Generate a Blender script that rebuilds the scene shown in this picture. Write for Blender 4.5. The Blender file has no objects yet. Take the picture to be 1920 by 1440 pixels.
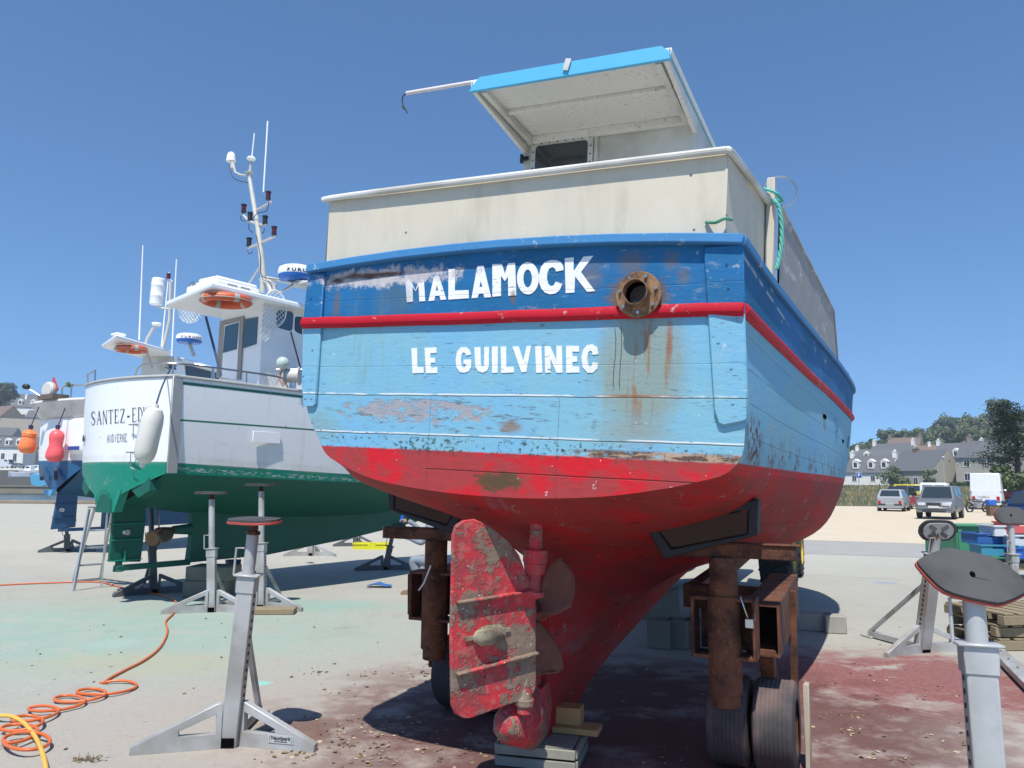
import bpy, bmesh, math, random
from mathutils import Vector, Matrix, Euler
from mathutils.geometry import tessellate_polygon
rad = math.radians
PI = math.pi
rnd = random.Random(7)
sc = bpy.context.scene
# ---------------------------------------------------------------- camera
FPX = 1493.3
cam = bpy.data.cameras.new('camera'); cam_o = bpy.data.objects.new('camera', cam)
sc.collection.objects.link(cam_o); sc.camera = cam_o
cam.sensor_width = 36; cam.lens = 36 * FPX / 1920; cam.clip_end = 4000; cam.clip_start = .05
CR = Matrix.Rotation(rad(97.05), 3, 'X') @ Matrix.Rotation(rad(.6), 3, 'Z')
CP = Vector((0, 0, 1.6))
cam_o.matrix_world = Matrix.Translation(CP) @ CR.to_4x4()
# ---------------------------------------------------------------- world and sun
SUN_EL, SUN_AZ = 62, 11          # azimuth of the light's travel, right of the view axis
w = bpy.data.worlds.new('World'); sc.world = w; w.use_nodes = True
nt = w.node_tree; bg = nt.nodes['Background']
sky = nt.nodes.new('ShaderNodeTexSky'); sky.sky_type = 'NISHITA'; sky.sun_disc = False
sky.sun_elevation = rad(SUN_EL); sky.sun_rotation = rad(180 + SUN_AZ)
sky.altitude = 0; sky.air_density = .9; sky.dust_density = .1; sky.ozone_density = 6
tcw = nt.nodes.new('ShaderNodeTexCoord'); va = nt.nodes.new('ShaderNodeVectorMath'); va.operation = 'ADD'; va.inputs[1].default_value = (0, 0, .105)
vn = nt.nodes.new('ShaderNodeVectorMath'); vn.operation = 'NORMALIZE'
nt.links.new(tcw.outputs['Generated'], va.inputs[0]); nt.links.new(va.outputs[0], vn.inputs[0]); nt.links.new(vn.outputs[0], sky.inputs[0])
tint = nt.nodes.new('ShaderNodeMix'); tint.data_type = 'RGBA'; tint.blend_type = 'MULTIPLY'; tint.inputs[0].default_value = 1
tint.inputs[7].default_value = (.80, 1.0, 1.06, 1)
nt.links.new(sky.outputs[0], tint.inputs[6]); nt.links.new(tint.outputs[2], bg.inputs[0]); bg.inputs[1].default_value = .14
sl = bpy.data.lights.new('sun', 'SUN'); sl.energy = 5.0; sl.angle = rad(.53); sl.color = (1, .955, .88)
so = bpy.data.objects.new('sun', sl); sc.collection.objects.link(so)
so.location = (0, -20, 40)
sd = Vector((math.sin(rad(SUN_AZ)) * math.cos(rad(SUN_EL)), math.cos(rad(SUN_AZ)) * math.cos(rad(SUN_EL)), -math.sin(rad(SUN_EL))))
so.rotation_euler = sd.to_track_quat('-Z', 'Y').to_euler()
vs = sc.view_settings; vs.view_transform = 'Standard'; vs.look = 'None'; vs.exposure = .22; vs.gamma = 1
sc.cycles.max_bounces = 6; sc.cycles.transparent_max_bounces = 12
try: sc.cycles.use_fast_gi = False
except Exception: pass
# ---------------------------------------------------------------- pixel helpers: an image pixel's ray gives positions at a chosen height or distance
def ray(px, py): return CR @ Vector(((px - 960) / FPX, -(py - 720) / FPX, -1))
def G(px, py, z=0):
    r = ray(px, py); return CP + r * ((z - CP.z) / r.z)
def D(px, py, y):
    r = ray(px, py); return CP + r * (y / r.y)
def proj(p):
    v = CR.transposed() @ (Vector(p) - CP); return (960 + FPX * v.x / -v.z, 720 - FPX * v.y / -v.z)
class Frame:
    def __init__(s, o, th, roll=0, k=1.0):
        s.k = k; s.o = Vector(o); s.R = Matrix.Rotation(-rad(th), 3, 'Z') @ Matrix.Rotation(rad(roll), 3, 'Y')
        s.M = Matrix.Translation(s.o) @ s.R.to_4x4() @ Matrix.Scale(k, 4); s.I = s.R.transposed() * (1 / k)
    def on(s, px, py, ax, val):
        o = s.I @ (CP - s.o); d = s.I @ ray(px, py); return o + d * ((val - o[ax]) / d[ax])
    def at(s, px, py, y): return s.on(px, py, 1, y)
    def loc(s, p): return s.I @ (Vector(p) - s.o)
# ---------------------------------------------------------------- material expressions
class V:
    def __init__(s, g, k): s.g, s.k = g, k
    def __add__(s, o): return s.g.m('ADD', s, o)
    __radd__ = __add__
    def __sub__(s, o): return s.g.m('SUBTRACT', s, o)
    def __rsub__(s, o): return s.g.m('SUBTRACT', o, s)
    def __mul__(s, o): return s.g.m('MULTIPLY', s, o)
    __rmul__ = __mul__
    def __truediv__(s, o): return s.g.m('DIVIDE', s, o)
class Gr:
    def __init__(s, name):
        s.mat = bpy.data.materials.new(name); s.mat.use_nodes = True; s.nt = s.mat.node_tree
        s.b = s.nt.nodes['Principled BSDF']; s.cache = {}
        s.tc = s.nt.nodes.new('ShaderNodeTexCoord'); s.P = V(s, s.tc.outputs['Object'])
        x = s.n('ShaderNodeSeparateXYZ'); s.nt.links.new(s.P.k, x.inputs[0])
        s.x, s.y, s.z = (V(s, x.outputs[i]) for i in range(3))
    def n(s, t): return s.nt.nodes.new(t)
    def put(s, sock, v):
        if isinstance(v, V): s.nt.links.new(v.k, sock)
        elif isinstance(v, (tuple, list)): sock.default_value = tuple(v) + ((1,) if len(v) == 3 and len(sock.default_value) == 4 else ())
        else: sock.default_value = v
    def m(s, op, a, b=None, c=None, clamp=False):
        n = s.n('ShaderNodeMath'); n.operation = op; n.use_clamp = clamp
        for i, v in enumerate((a, b, c)):
            if v is not None: s.put(n.inputs[i], v)
        return V(s, n.outputs[0])
    def vm(s, op, a, b):
        n = s.n('ShaderNodeVectorMath'); n.operation = op; s.put(n.inputs[0], a); s.put(n.inputs[1], b); return V(s, n.outputs[0])
    def noise(s, scale=5, detail=4, rough=.6, st=(1, 1, 1), off=0, dist=0, vec=None):
        p = vec or s.P
        if st != (1, 1, 1): p = s.vm('MULTIPLY', p, st)
        if off: p = s.vm('ADD', p, (off, off * 1.7, -off))
        n = s.n('ShaderNodeTexNoise'); s.put(n.inputs['Vector'], p); n.inputs['Scale'].default_value = scale
        n.inputs['Detail'].default_value = detail; n.inputs['Roughness'].default_value = rough; n.inputs['Distortion'].default_value = dist
        return V(s, n.outputs[0])
    def voro(s, scale=5, st=(1, 1, 1), feat='F1', out=0):
        p = s.P if st == (1, 1, 1) else s.vm('MULTIPLY', s.P, st)
        n = s.n('ShaderNodeTexVoronoi'); n.feature = feat; s.put(n.inputs['Vector'], p); n.inputs['Scale'].default_value = scale
        return V(s, n.outputs[out])
    def step(s, v, a, b):
        n = s.n('ShaderNodeMapRange'); n.interpolation_type = 'SMOOTHSTEP'
        s.put(n.inputs[0], v); n.inputs[1].default_value = a; n.inputs[2].default_value = b; return V(s, n.outputs[0])
    def mix(s, f, a, b):
        n = s.n('ShaderNodeMix'); n.data_type = 'RGBA'; s.put(n.inputs[0], f); s.put(n.inputs[6], a); s.put(n.inputs[7], b); return V(s, n.outputs[2])
    def ell(s, u, v, cu, cv, ru, rv, soft=1.0, nz=None, k=.6):
        d = s.m('SQRT', ((u - cu) * (1 / ru)) * ((u - cu) * (1 / ru)) + ((v - cv) * (1 / rv)) * ((v - cv) * (1 / rv)))
        if nz is not None: d = d + (nz - .5) * (2 * k)
        return 1 - s.step(d, max(.05, 1 - soft), 1)
    def band(s, v, c, hw): return 1 - s.step(s.m('ABSOLUTE', v - c), hw * .4, hw)
    def out(s, col, rough=.6, metal=0, bump=None, bs=.3, bd=.01, spec=None, trans=0, alpha=None):
        s.put(s.b.inputs['Base Color'], col); s.put(s.b.inputs['Roughness'], rough); s.put(s.b.inputs['Metallic'], metal)
        if spec is not None: s.b.inputs['Specular IOR Level'].default_value = spec
        if trans: s.b.inputs['Transmission Weight'].default_value = trans
        if alpha is not None: s.put(s.b.inputs['Alpha'], alpha)
        if bump is not None:
            n = s.n('ShaderNodeBump'); n.inputs['Strength'].default_value = bs; n.inputs['Distance'].default_value = bd
            s.put(n.inputs['Height'], bump); s.nt.links.new(n.outputs[0], s.b.inputs['Normal'])
        return s.mat
def simple(name, col, rough=.6, metal=0, var=.25, scale=8, bs=.15, dirt=None, da=.35):
    g = Gr(name); n = g.noise(scale, 5, .65); n2 = g.noise(scale * .3, 3, .5, off=5)
    dark = tuple(c * (1 - var) for c in col); lite = tuple(min(1, c * (1 + var * .6)) for c in col)
    c = g.mix(n, dark, lite)
    if dirt: c = g.mix(g.step(n2 + n * .4, .62, .9) * da, c, dirt)
    return g.out(c, rough, metal, bump=n, bs=bs, bd=.004)
# ---------------------------------------------------------------- mesh helpers
class MB:
    def __init__(s): s.v = []; s.f = []; s.mi = []; s.cur = 0; s.M = Matrix.Identity(4); s.sm = []
    def add(s, vs, fs, smooth=False):
        b = len(s.v); s.v += [tuple(s.M @ Vector(p)) for p in vs]
        for f in fs: s.f.append(tuple(b + i for i in f)); s.mi.append(s.cur); s.sm.append(smooth)
        return s
    def box(s, c, d, R=None):
        x, y, z = d[0] / 2, d[1] / 2, d[2] / 2
        vs = [Vector((i * x, j * y, k * z)) for i in (-1, 1) for j in (-1, 1) for k in (-1, 1)]
        if R is not None: vs = [R @ p for p in vs]
        c = Vector(c)
        return s.add([p + c for p in vs], [(0, 1, 3, 2), (4, 6, 7, 5), (0, 4, 5, 1), (2, 3, 7, 6), (0, 2, 6, 4), (1, 5, 7, 3)])
    def beam(s, a, b, wd, ht, up=(0, 0, 1)):
        a, b = Vector(a), Vector(b); d = (b - a); L = d.length; d.normalize()
        u = Vector(up); x = d.cross(u)
        if x.length < 1e-4: x = d.cross(Vector((1, 0, 0)))
        x.normalize(); z = x.cross(d)
        R = Matrix((x, d, z)).transposed()
        return s.box((a + b) / 2, (wd, L, ht), R)
    def tube(s, pts, r, n=10, cap=True, closed=False):
        pts = [Vector(p) for p in pts]; m = len(pts); rs = r if isinstance(r, (list, tuple)) else [r] * m
        vs = []; px = None
        for i, p in enumerate(pts):
            a = pts[i - 1] if (i or closed) else p; b = pts[(i + 1) % m] if (i < m - 1 or closed) else p
            t = (b - a).normalized()
            if px is None:
                px = t.cross(Vector((0, 0, 1)))
                if px.length < .05: px = t.cross(Vector((0, 1, 0)))
            x = (px - t * px.dot(t)).normalized(); px = x; y = t.cross(x)
            vs += [p + (x * math.cos(2 * PI * k / n) + y * math.sin(2 * PI * k / n)) * rs[i] for k in range(n)]
        fs = []
        for i in range(m if closed else m - 1):
            j = (i + 1) % m
            for k in range(n): fs.append((i * n + k, i * n + (k + 1) % n, j * n + (k + 1) % n, j * n + k))
        s.add(vs, fs, True)
        if cap and not closed:
            s.add(vs[:n], [tuple(range(n))]); s.add(vs[-n:], [tuple(range(n))[::-1]])
        return s
    def cyl(s, a, b, r, r2=None, n=20): return s.tube([a, b], [r, r if r2 is None else r2], n)
    def prism(s, poly, vec, holes=()):
        loops = [[Vector(p) for p in poly]] + [[Vector(p) for p in h] for h in holes]
        flat = [p for l in loops for p in l]; N = len(flat); vec = Vector(vec)
        tri = tessellate_polygon(loops)
        s.add(flat, [tuple(t) for t in tri])
        if vec.length > 0:
            s.add([p + vec for p in flat], [tuple(t)[::-1] for t in tri])
            o = 0; vs = flat + [p + vec for p in flat]; fs = []
            for l in loops:
                k = len(l)
                for i in range(k): fs.append((o + i, o + (i + 1) % k, N + o + (i + 1) % k, N + o + i))
                o += k
            s.add(vs, fs)
        return s
    def grid(s, rows, smooth=True, closed=False):
        n = len(rows[0]); vs = [p for r in rows for p in r]; fs = []
        for i in range(len(rows) - 1):
            for j in range(n if closed else n - 1):
                k = (j + 1) % n; fs.append((i * n + j, i * n + k, (i + 1) * n + k, (i + 1) * n + j))
        return s.add(vs, fs, smooth)
    def lathe(s, prof, c=(0, 0, 0), n=24, axis=(0, 0, 1)):
        q = Vector(axis).normalized().to_track_quat('Z', 'Y').to_matrix(); c = Vector(c)
        rows = [[c + q @ Vector((r * math.cos(2 * PI * k / n), r * math.sin(2 * PI * k / n), z)) for k in range(n)] for r, z in prof]
        return s.grid(rows, True, True)
    def ball(s, c, r, n=14, m=8, sc=(1, 1, 1)):
        c = Vector(c); rows = []
        for i in range(m + 1):
            a = PI * i / m
            rows.append([c + Vector((sc[0] * r * math.sin(a) * math.cos(2 * PI * k / n), sc[1] * r * math.sin(a) * math.sin(2 * PI * k / n), sc[2] * r * math.cos(a))) for k in range(n)])
        return s.grid(rows, True, True)
    def build(s, name, mat, parent=None, bevel=0, seg=1, auto=35):
        me = bpy.data.meshes.new(name); me.from_pydata(s.v, [], s.f)
        for m in (mat if isinstance(mat, (list, tuple)) else [mat]): me.materials.append(m)
        me.polygons.foreach_set('material_index', s.mi); me.polygons.foreach_set('use_smooth', s.sm)
        bm = bmesh.new(); bm.from_mesh(me)
        bmesh.ops.remove_doubles(bm, verts=bm.verts, dist=1e-5)
        bmesh.ops.recalc_face_normals(bm, faces=bm.faces); bm.to_mesh(me); bm.free()
        try: me.set_sharp_from_angle(angle=rad(auto))
        except Exception: pass
        o = bpy.data.objects.new(name, me); sc.collection.objects.link(o)
        if parent is not None: o.parent = parent
        if bevel:
            b = o.modifiers.new('bevel', 'BEVEL'); b.width = bevel; b.segments = seg; b.limit_method = 'ANGLE'; b.angle_limit = rad(40)
        return o
def tag(o, label=None, cat=None, group=None, kind=None):
    if label: o['label'] = label
    if cat: o['category'] = cat
    if group: o['group'] = group
    if kind: o['kind'] = kind
    return o
def thing(name, label, cat, M=None, loc=None, rz=0, group=None):
    o = bpy.data.objects.new(name, None); sc.collection.objects.link(o); o.empty_display_size = .2
    if M is not None: o.matrix_world = M
    elif loc is not None: o.location = loc; o.rotation_euler = (0, 0, rz)
    return tag(o, label, cat, group)
def copy_tree(o, parent=None):
    c = o.copy(); sc.collection.objects.link(c)
    if parent is not None: c.parent = parent
    for ch in [x for x in sc.objects if x.parent == o]: copy_tree(ch, c)
    return c
def text_mesh(s, size, name, mat, parent, M, bold=0, xs=1, ext=.001):
    cu = bpy.data.curves.new(name, 'FONT'); cu.body = s; cu.size = size; cu.offset = bold; cu.align_x = 'CENTER'; cu.extrude = ext; cu.resolution_u = 3
    t = bpy.data.objects.new('tmp', cu); sc.collection.objects.link(t)
    dg = bpy.context.evaluated_depsgraph_get(); me = bpy.data.meshes.new_from_object(t.evaluated_get(dg))
    bpy.data.objects.remove(t); me.name = name
    me.transform(M @ Matrix.Diagonal((xs, 1, 1, 1))); me.materials.clear(); me.materials.append(mat)
    o = bpy.data.objects.new(name, me); sc.collection.objects.link(o); o.parent = parent; return o
def pchip(xs, ys, x):
    n = len(xs)
    if x <= xs[0]: return ys[0]
    if x >= xs[-1]: return ys[-1]
    d = [(ys[i + 1] - ys[i]) / (xs[i + 1] - xs[i]) for i in range(n - 1)]
    m = [d[0]] + [0 if d[i - 1] * d[i] <= 0 else 2 * d[i - 1] * d[i] / (d[i - 1] + d[i]) for i in range(1, n - 1)] + [d[-1]]
    for i in range(n - 1):
        if x <= xs[i + 1]:
            h = xs[i + 1] - xs[i]; t = (x - xs[i]) / h
            return (1 + 2 * t) * (1 - t) ** 2 * ys[i] + t * (1 - t) ** 2 * h * m[i] + t * t * (3 - 2 * t) * ys[i + 1] + t * t * (t - 1) * h * m[i + 1]
def cr(pts, k=4, closed=False):
    pts = [Vector(p) for p in pts]; n = len(pts); out = []
    for i in range(n if closed else n - 1):
        p0 = pts[(i - 1) % n] if (i or closed) else pts[0]; p1 = pts[i]; p2 = pts[(i + 1) % n]; p3 = pts[(i + 2) % n] if (i + 2 < n or closed) else pts[-1]
        for j in range(k):
            t = j / k
            out.append(.5 * ((2 * p1) + (p2 - p0) * t + (2 * p0 - 5 * p1 + 4 * p2 - p3) * t * t + (3 * p1 - p0 - 3 * p2 + p3) * t ** 3))
    if not closed: out.append(pts[-1])
    return out
# ================================================================ materials of the big blue and red boat
BF = Frame((-.173, 4.108, 0), 24, 2.5)
TOPB = (.013, .118, .255); LITB = (.20, .425, .525)
def dashes(g, sc_=1, th=.70):
    a = g.noise(9 * sc_, 3, .6, (1, 1, 6), off=3); b = g.noise(3, 2, .5, off=9)
    return g.step(a + (b - .5) * .35, th, th + .05)
def hull_base(g, transom):
    big = g.noise(1.6, 4, .6, (1, .6, 1.5)); fine = g.noise(14, 5, .7, (1, 1, 2)); blot = g.noise(4.2, 5, .65, (1, .45, 1.4), off=4)
    zj = g.z + (fine - .5) * .016
    bright = g.step(blot, .46, .60)
    red = g.mix(bright, g.mix(fine, (.30, .032, .036), (.40, .052, .052)), (.56, .013, .022))
    red = g.mix(g.step(g.noise(9, 5, .7, (1, .5, 2), off=21), .60, .75) * .7, red, (.13, .05, .035))
    lite = g.mix(g.step(big, .35, .7), LITB, (.165, .40, .60))
    top = g.mix(g.step(big, .35, .7), TOPB, (.02, .15, .37))
    c = g.mix(g.step(zj, 1.746, 1.757), red, lite)
    c = g.mix(g.step(g.z, 2.425, 2.43), c, top)
    return c, big, fine, blot
def transom_mat(name, base=None):
    g = Gr(name); x, z = g.x, g.z
    c, big, fine, blot = hull_base(g, True)
    if base is not None: c = g.mix(fine, base, tuple(k * .93 for k in base))
    jag = g.noise(13, 5, .75, (1, 1, 2.2), off=2); vert = g.noise(22, 4, .65, (1, 1, .10), off=6); hor = g.noise(7, 5, .7, (1, 1, 5), off=11)
    bump = fine
    # rust and algae runs
    green = g.m('MULTIPLY', g.ell(x, z, -.72, 2.32, .36, .42, .7), g.step(vert, .45, .75)) * .45
    c = g.mix(green, c, (.20, .27, .16))
    run = g.m('MULTIPLY', g.ell(x, z, .77, 2.18, .29, .44, .6, vert, .4), 1 - g.step(z, 2.44, 2.52))
    c = g.mix(g.m('MULTIPLY', run, .72), c, (.25, .265, .175))
    streak = g.m('MULTIPLY', run, g.step(vert, .52, .66)); c = g.mix(streak * .75, c, (.27, .13, .045))
    r2 = g.m('MULTIPLY', g.ell(x, z, .9, 2.31, .025, .13, .8, jag, .5), .8); c = g.mix(r2, c, (.28, .10, .03))
    if base is None: r3 = g.ell(x, z, .74, 2.53, .19, .13, .45, jag, .5); c = g.mix(r3 * .85, c, (.16, .10, .06))
    if base is None:
     for cx, cz, rx, rz in ((.50, 2.65, .10, .12), (.70, 2.70, .12, .09), (.90, 2.70, .06, .07), (.96, 2.62, .05, .06)):
         c = g.mix(g.ell(x, z, cx, cz, rx, rz, .9, jag, .5) * .55, c, (.17, .12, .07))
    c = g.mix(g.ell(x, z, -1.03, 2.55, .04, .17, .9, vert, .3) * .6, c, (.17, .11, .05))
    c = g.mix(g.ell(x, z, -.62, 2.58, .20, .16, .9, vert, .3) * .45, c, (.10, .14, .15))
    c = g.mix(g.ell(x, z, .08, 2.555, .025, .055, .8) * .7, c, (.15, .10, .04))
    # peeled patches low on the planks
    pz = g.ell(x, z, -.45, 1.955, .75, .105, .55)
    peel = g.step(g.m('MULTIPLY', pz, 1) * .30 + g.noise(8.5, 6, .78, (1, 1, 2.2), off=1), .76, .82)
    c = g.mix(peel * .85, c, g.mix(hor, (.20, .19, .20), (.50, .42, .42)))
    p3 = g.m('MULTIPLY', g.step(hor, .555, .62), g.ell(x, z, -.2, 1.93, 1.15, .15, .6)); c = g.mix(p3 * .8, c, (.11, .14, .15))
    c = g.mix(g.ell(x, z, .10, 1.885, .09, .05, .8, jag, .8) * .8, c, (.24, .14, .08))
    c = g.mix(g.ell(x, z, .72, 1.87, .32, .09, .9, jag, .7) * .45, c, (.28, .25, .16))
    c = g.mix(g.ell(x, z, -1.1, 1.86, .25, .12, .9, jag, .7) * .5, c, (.22, .28, .24))
    # bare weathered timber by the waterline, dark growth dots, barnacles
    wl = g.m('MULTIPLY', g.band(z, 1.768, .028), g.step(x + (jag - .5) * .5, .42, .55)); wl = g.m('MULTIPLY', wl, g.step(jag, .33, .5))
    c = g.mix(wl, c, g.mix(g.step(hor, .45, .55), (.12, .07, .05), (.42, .28, .19)))
    gr = g.m('MULTIPLY', g.band(z, 1.775, .06), g.step(g.noise(34, 4, .75) + (g.noise(2.6, 4, .7, off=19) - .5) * .5, .56, .62)); c = g.mix(gr * .9, c, (.035, .05, .045))
    bar = g.m('MULTIPLY', 1 - g.step(g.voro(26), .05, .09), g.m('MULTIPLY', g.band(z, 1.735, .09), g.step(blot, .47, .55))); c = g.mix(bar, c, (.7, .68, .6))
    bar2 = g.m('MULTIPLY', g.ell(x, z, .05, 1.61, .16, .06, .5, jag, 1.2), 1); c = g.mix(g.m('MULTIPLY', bar2, g.step(g.z, 0, 1)), c, (.10, .06, .03))
    # caulked seams
    wob = (g.noise(3, 3, .6, (1, 1, 0)) - .5) * .03
    for cz, wcol, a in ((2.048, (.75, .78, .76), .85), (1.836, (.72, .74, .72), .75)):
        s = g.band(z + wob * .4, cz, .006); c = g.mix(g.m('MULTIPLY', s, g.step(g.noise(5, 3, .6, off=cz), .36, .5)) * a, c, wcol)
        d = g.band(z + wob * .4, cz - .008, .004); c = g.mix(d * .7, c, (.05, .06, .06)); bump = bump - d * 2.5
    c = g.mix(g.m('MULTIPLY', g.band(z, 2.049, .008), g.ell(x, z, .76, 2.048, .3, .1, .9, jag)) * .9, c, (.26, .10, .03))
    d = g.m('MULTIPLY', g.band(z + wob * .2, 1.653, .004), g.step(x, -.38, -.375)); c = g.mix(d * .8, c, (.05, .01, .01)); bump = bump - d * 2
    for cz in (2.20, 2.58):
        d = g.band(z + wob * .1, cz, .003); c = g.mix(d * .12, c, (.02, .05, .08)); bump = bump - d * .6
    for cx in (.36, -.37):
        d = g.m('MULTIPLY', g.band(x, cx, .0025), 1 - g.step(z, 2.03, 2.045)); c = g.mix(d * .45, c, (.03, .03, .03))
    # cracks by the exhaust
    for cx, am in ((.635, .02), (.665, .012)):
        d = g.m('MULTIPLY', g.band(x + (g.noise(5, 3, .6, (0, 0, 1)) - .5) * am * 3, cx, .0035), g.m('MULTIPLY', g.step(z, 2.06, 2.1), 1 - g.step(z, 2.36, 2.4))); c = g.mix(d * .8, c, (.06, .05, .04))
    # scuffs and small chips everywhere
    c = g.mix(g.m('MULTIPLY', dashes(g, 1.6, .665), g.step(z, 1.76, 1.8)) * .8, c, (.12, .15, .17))
    c = g.mix(g.step(g.noise(17, 4, .7, off=30), .66, .70) * .55, c, (.55, .58, .6)); c = g.mix(g.m('MULTIPLY', g.step(g.noise(5, 5, .75, (1, 1, 3.5), off=77), .58, .66), g.step(z, 1.76, 1.78)) * .22, c, (.45, .47, .47))
    # the rotten board top left: primer and bare dark wood
    dm = g.ell(x, z, -.72, 2.705, .60, .062, .45, g.noise(16, 5, .8, (1, 1, .8), off=8), 1.1)
    dm = g.m('MULTIPLY', dm, g.step(g.noise(9, 4, .7, (1, 1, .4), off=3), .33, .42))
    c = g.mix(dm * .95, c, g.mix(vert, (.34, .32, .34), (.62, .58, .58)))
    dk = g.ell(x, z, -.80, 2.72, .34, .026, .8, g.noise(10, 5, .7, (1, 1, 2.5), off=15), 1.0); c = g.mix(g.m('MULTIPLY', dk, .95), c, g.mix(hor, (.035, .018, .01), (.16, .07, .035)))
    dk2 = g.ell(x, z, -1.03, 2.70, .07, .022, .8, jag, .7); c = g.mix(dk2 * .9, c, (.06, .025, .012))
    bump = bump - dk * 2 - peel * .7 - dm * .8
    rough = g.m('ADD', .5, (fine - .5) * .3) + peel * .2
    return g.out(c, rough, bump=bump, bs=.55, bd=.006, spec=.25)
def side_mat(name):
    g = Gr(name); y, z = g.y, g.z
    c, big, fine, blot = hull_base(g, False)
    jag = g.noise(8, 5, .75, (1, .6, 1), off=2)
    zz = g.m('FRACT', (z + g.y * .012) * 6.4); ln = 1 - g.step(zz, .012, .035); bump = fine - ln * 1.5
    c = g.mix(g.m('MULTIPLY', ln, g.step(jag, .42, .55)) * .45, c, (.05, .07, .09))
    c = g.mix(g.step(g.noise(6, 5, .75, (1, .5, 1), off=13), .62, .67) * .75, c, g.mix(jag, (.30, .26, .25), (.45, .5, .52)))
    low = g.m('MULTIPLY', 1 - g.step(z, 1.8, 2.0), g.step(z, 1.74, 1.76))
    c = g.mix(g.m('MULTIPLY', low, g.step(jag, .5, .62)) * .8, c, g.mix(fine, (.05, .05, .04), (.28, .20, .15)))
    a = g.m('MULTIPLY', g.ell(y, z, .28, 1.86, .30, .17, .6, jag, .7), g.step(g.noise(19, 4, .7), .48, .56)); c = g.mix(a, c, (.12, .06, .04))
    a = g.m('MULTIPLY', g.band(z - y * -.05, 2.72, .014), g.m('MULTIPLY', g.step(jag, .42, .5), 1 - g.step(y, 1.2, 1.6))); c = g.mix(a * .8, c, (.45, .45, .43))
    c = g.mix(g.step(g.noise(3.2, 5, .7, (1, .25, 1), off=40), .56, .72) * .35, c, (.30, .36, .42))
    under = 1 - g.step(z, 1.68, 1.72); c = g.mix(under * .5, c, (.20, .018, .014))  # bottom darkened: under-hull shade painted over the dirtier red
    c = g.mix(g.m('MULTIPLY', under, g.step(g.noise(2.6, 5, .7, (1, .4, 1), off=17), .48, .62)) * .6, c, (.16, .035, .03))
    c = g.mix(g.m('MULTIPLY', 1 - g.step(g.voro(16), .04, .07), under) * .8, c, (.5, .4, .35))
    c = g.mix(g.m('MULTIPLY', under, dashes(g, 1, .66)) * .8, c, (.04, .012, .01))
    return g.out(c, .7, bump=bump, bs=.5, bd=.008, spec=.2)
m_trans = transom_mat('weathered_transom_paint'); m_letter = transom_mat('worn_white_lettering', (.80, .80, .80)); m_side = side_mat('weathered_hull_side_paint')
def rail_mat(name, col, worn, th=.6):
    g = Gr(name); n = g.noise(20, 5, .75, (1, 1, 1)); n2 = g.noise(4, 4, .6, off=4)
    c = g.mix(n2, col, tuple(k * .8 for k in col)); c = g.mix(g.step(n + (n2 - .5) * .5, th, th + .06), c, worn)
    c = g.mix(g.step(g.noise(30, 3, .7, off=9), .66, .7) * .8, c, (.06, .04, .03)); return g.out(c, .6, bump=n, bs=.5, bd=.005, spec=.2)
m_rub = rail_mat('red_rubrail_paint', (.50, .010, .026), (.45, .30, .28), .61)
m_cap = rail_mat('faded_blue_caprail_paint', (.055, .22, .46), (.32, .40, .46), .62)
def cream_mat():
    g = Gr('cream_panel'); n = g.noise(3, 5, .6); v = g.noise(9, 5, .6, (1, 1, .12), off=3); s = g.noise(60, 2, .5, off=1)
    c = g.mix(n, (.51, .455, .355), (.66, .60, .48)); c = g.mix(g.m('MULTIPLY', g.step(g.noise(4, 5, .7, (1, 1, .25), off=44), .52, .70), .4), c, (.36, .33, .26)); c = g.mix(g.step(v, .5, .75) * .35, c, (.42, .41, .37))
    c = g.mix(g.m('MULTIPLY', g.step(g.z, 3.12, 3.2), g.step(n, .3, .7)) * .35, c, (.35, .34, .31))
    c = g.mix(1 - g.step(g.voro(5.5), .035, .05), c, (.14, .13, .12)); c = g.mix(g.step(s, .68, .72) * .4, c, (.35, .33, .28))
    return g.out(c, .6, bump=n, bs=.15, bd=.01)
m_cream = cream_mat()
m_white = simple('weathered_white_paint', (.66, .65, .61), .5, 0, .12, 6, dirt=(.33, .31, .25), da=.6)
m_cleanwhite = simple('white_gelcoat', (.86, .87, .87), .3, 0, .04, 3)
def mouldy():
    g = Gr('mouldy_white_underside'); n = g.noise(3.5, 5, .7); d = g.noise(28, 4, .7, off=4)
    c = g.mix(n, (.62, .60, .56), (.78, .77, .74)); c = g.mix(g.m('MULTIPLY', g.step(n, .45, .6), g.step(d, .5, .66)) * .5, c, (.34, .33, .22))
    c = g.mix(g.step(g.noise(40, 3, .6, off=8), .68, .72), c, (.08, .07, .05)); return g.out(c, .7, bump=n, bs=.2)
m_mould = mouldy()
m_skyblue = simple('sky_blue_trim_paint', (.10, .46, .74), .45, 0, .08, 5)
m_dark = simple('black_rubber', (.018, .018, .02), .7, 0, .3, 20)
m_glass = Gr('dark_window_glass').out((.03, .035, .04), .06, spec=.8)
m_steel = simple('stainless_steel', (.55, .55, .56), .28, 1, .15, 12)
m_hole = Gr('opening_shade_black').out((.004, .004, .004), .95, spec=0)  # flat black paints in the shade inside openings and holes
def rust_mat(name, a=(.035, .013, .009), b=(.17, .06, .026), sc_=6):
    g = Gr(name); n = g.noise(sc_, 6, .72); n2 = g.noise(sc_ * 5, 4, .7, off=3)
    c = g.mix(g.step(n, .32, .68), a, b); c = g.mix(g.step(n2, .55, .7) * .5, c, (.32, .15, .07)); c = g.mix(g.step(g.noise(sc_ * .6, 4, .6, off=8), .55, .7) * .6, c, (.10, .075, .06))
    return g.out(c, .85, .1, bump=n2, bs=.5, bd=.004)
m_rust = rust_mat('rusty_steel'); m_rustpipe = rust_mat('rusty_flange', (.10, .05, .03), (.34, .20, .10), 14)
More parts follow.
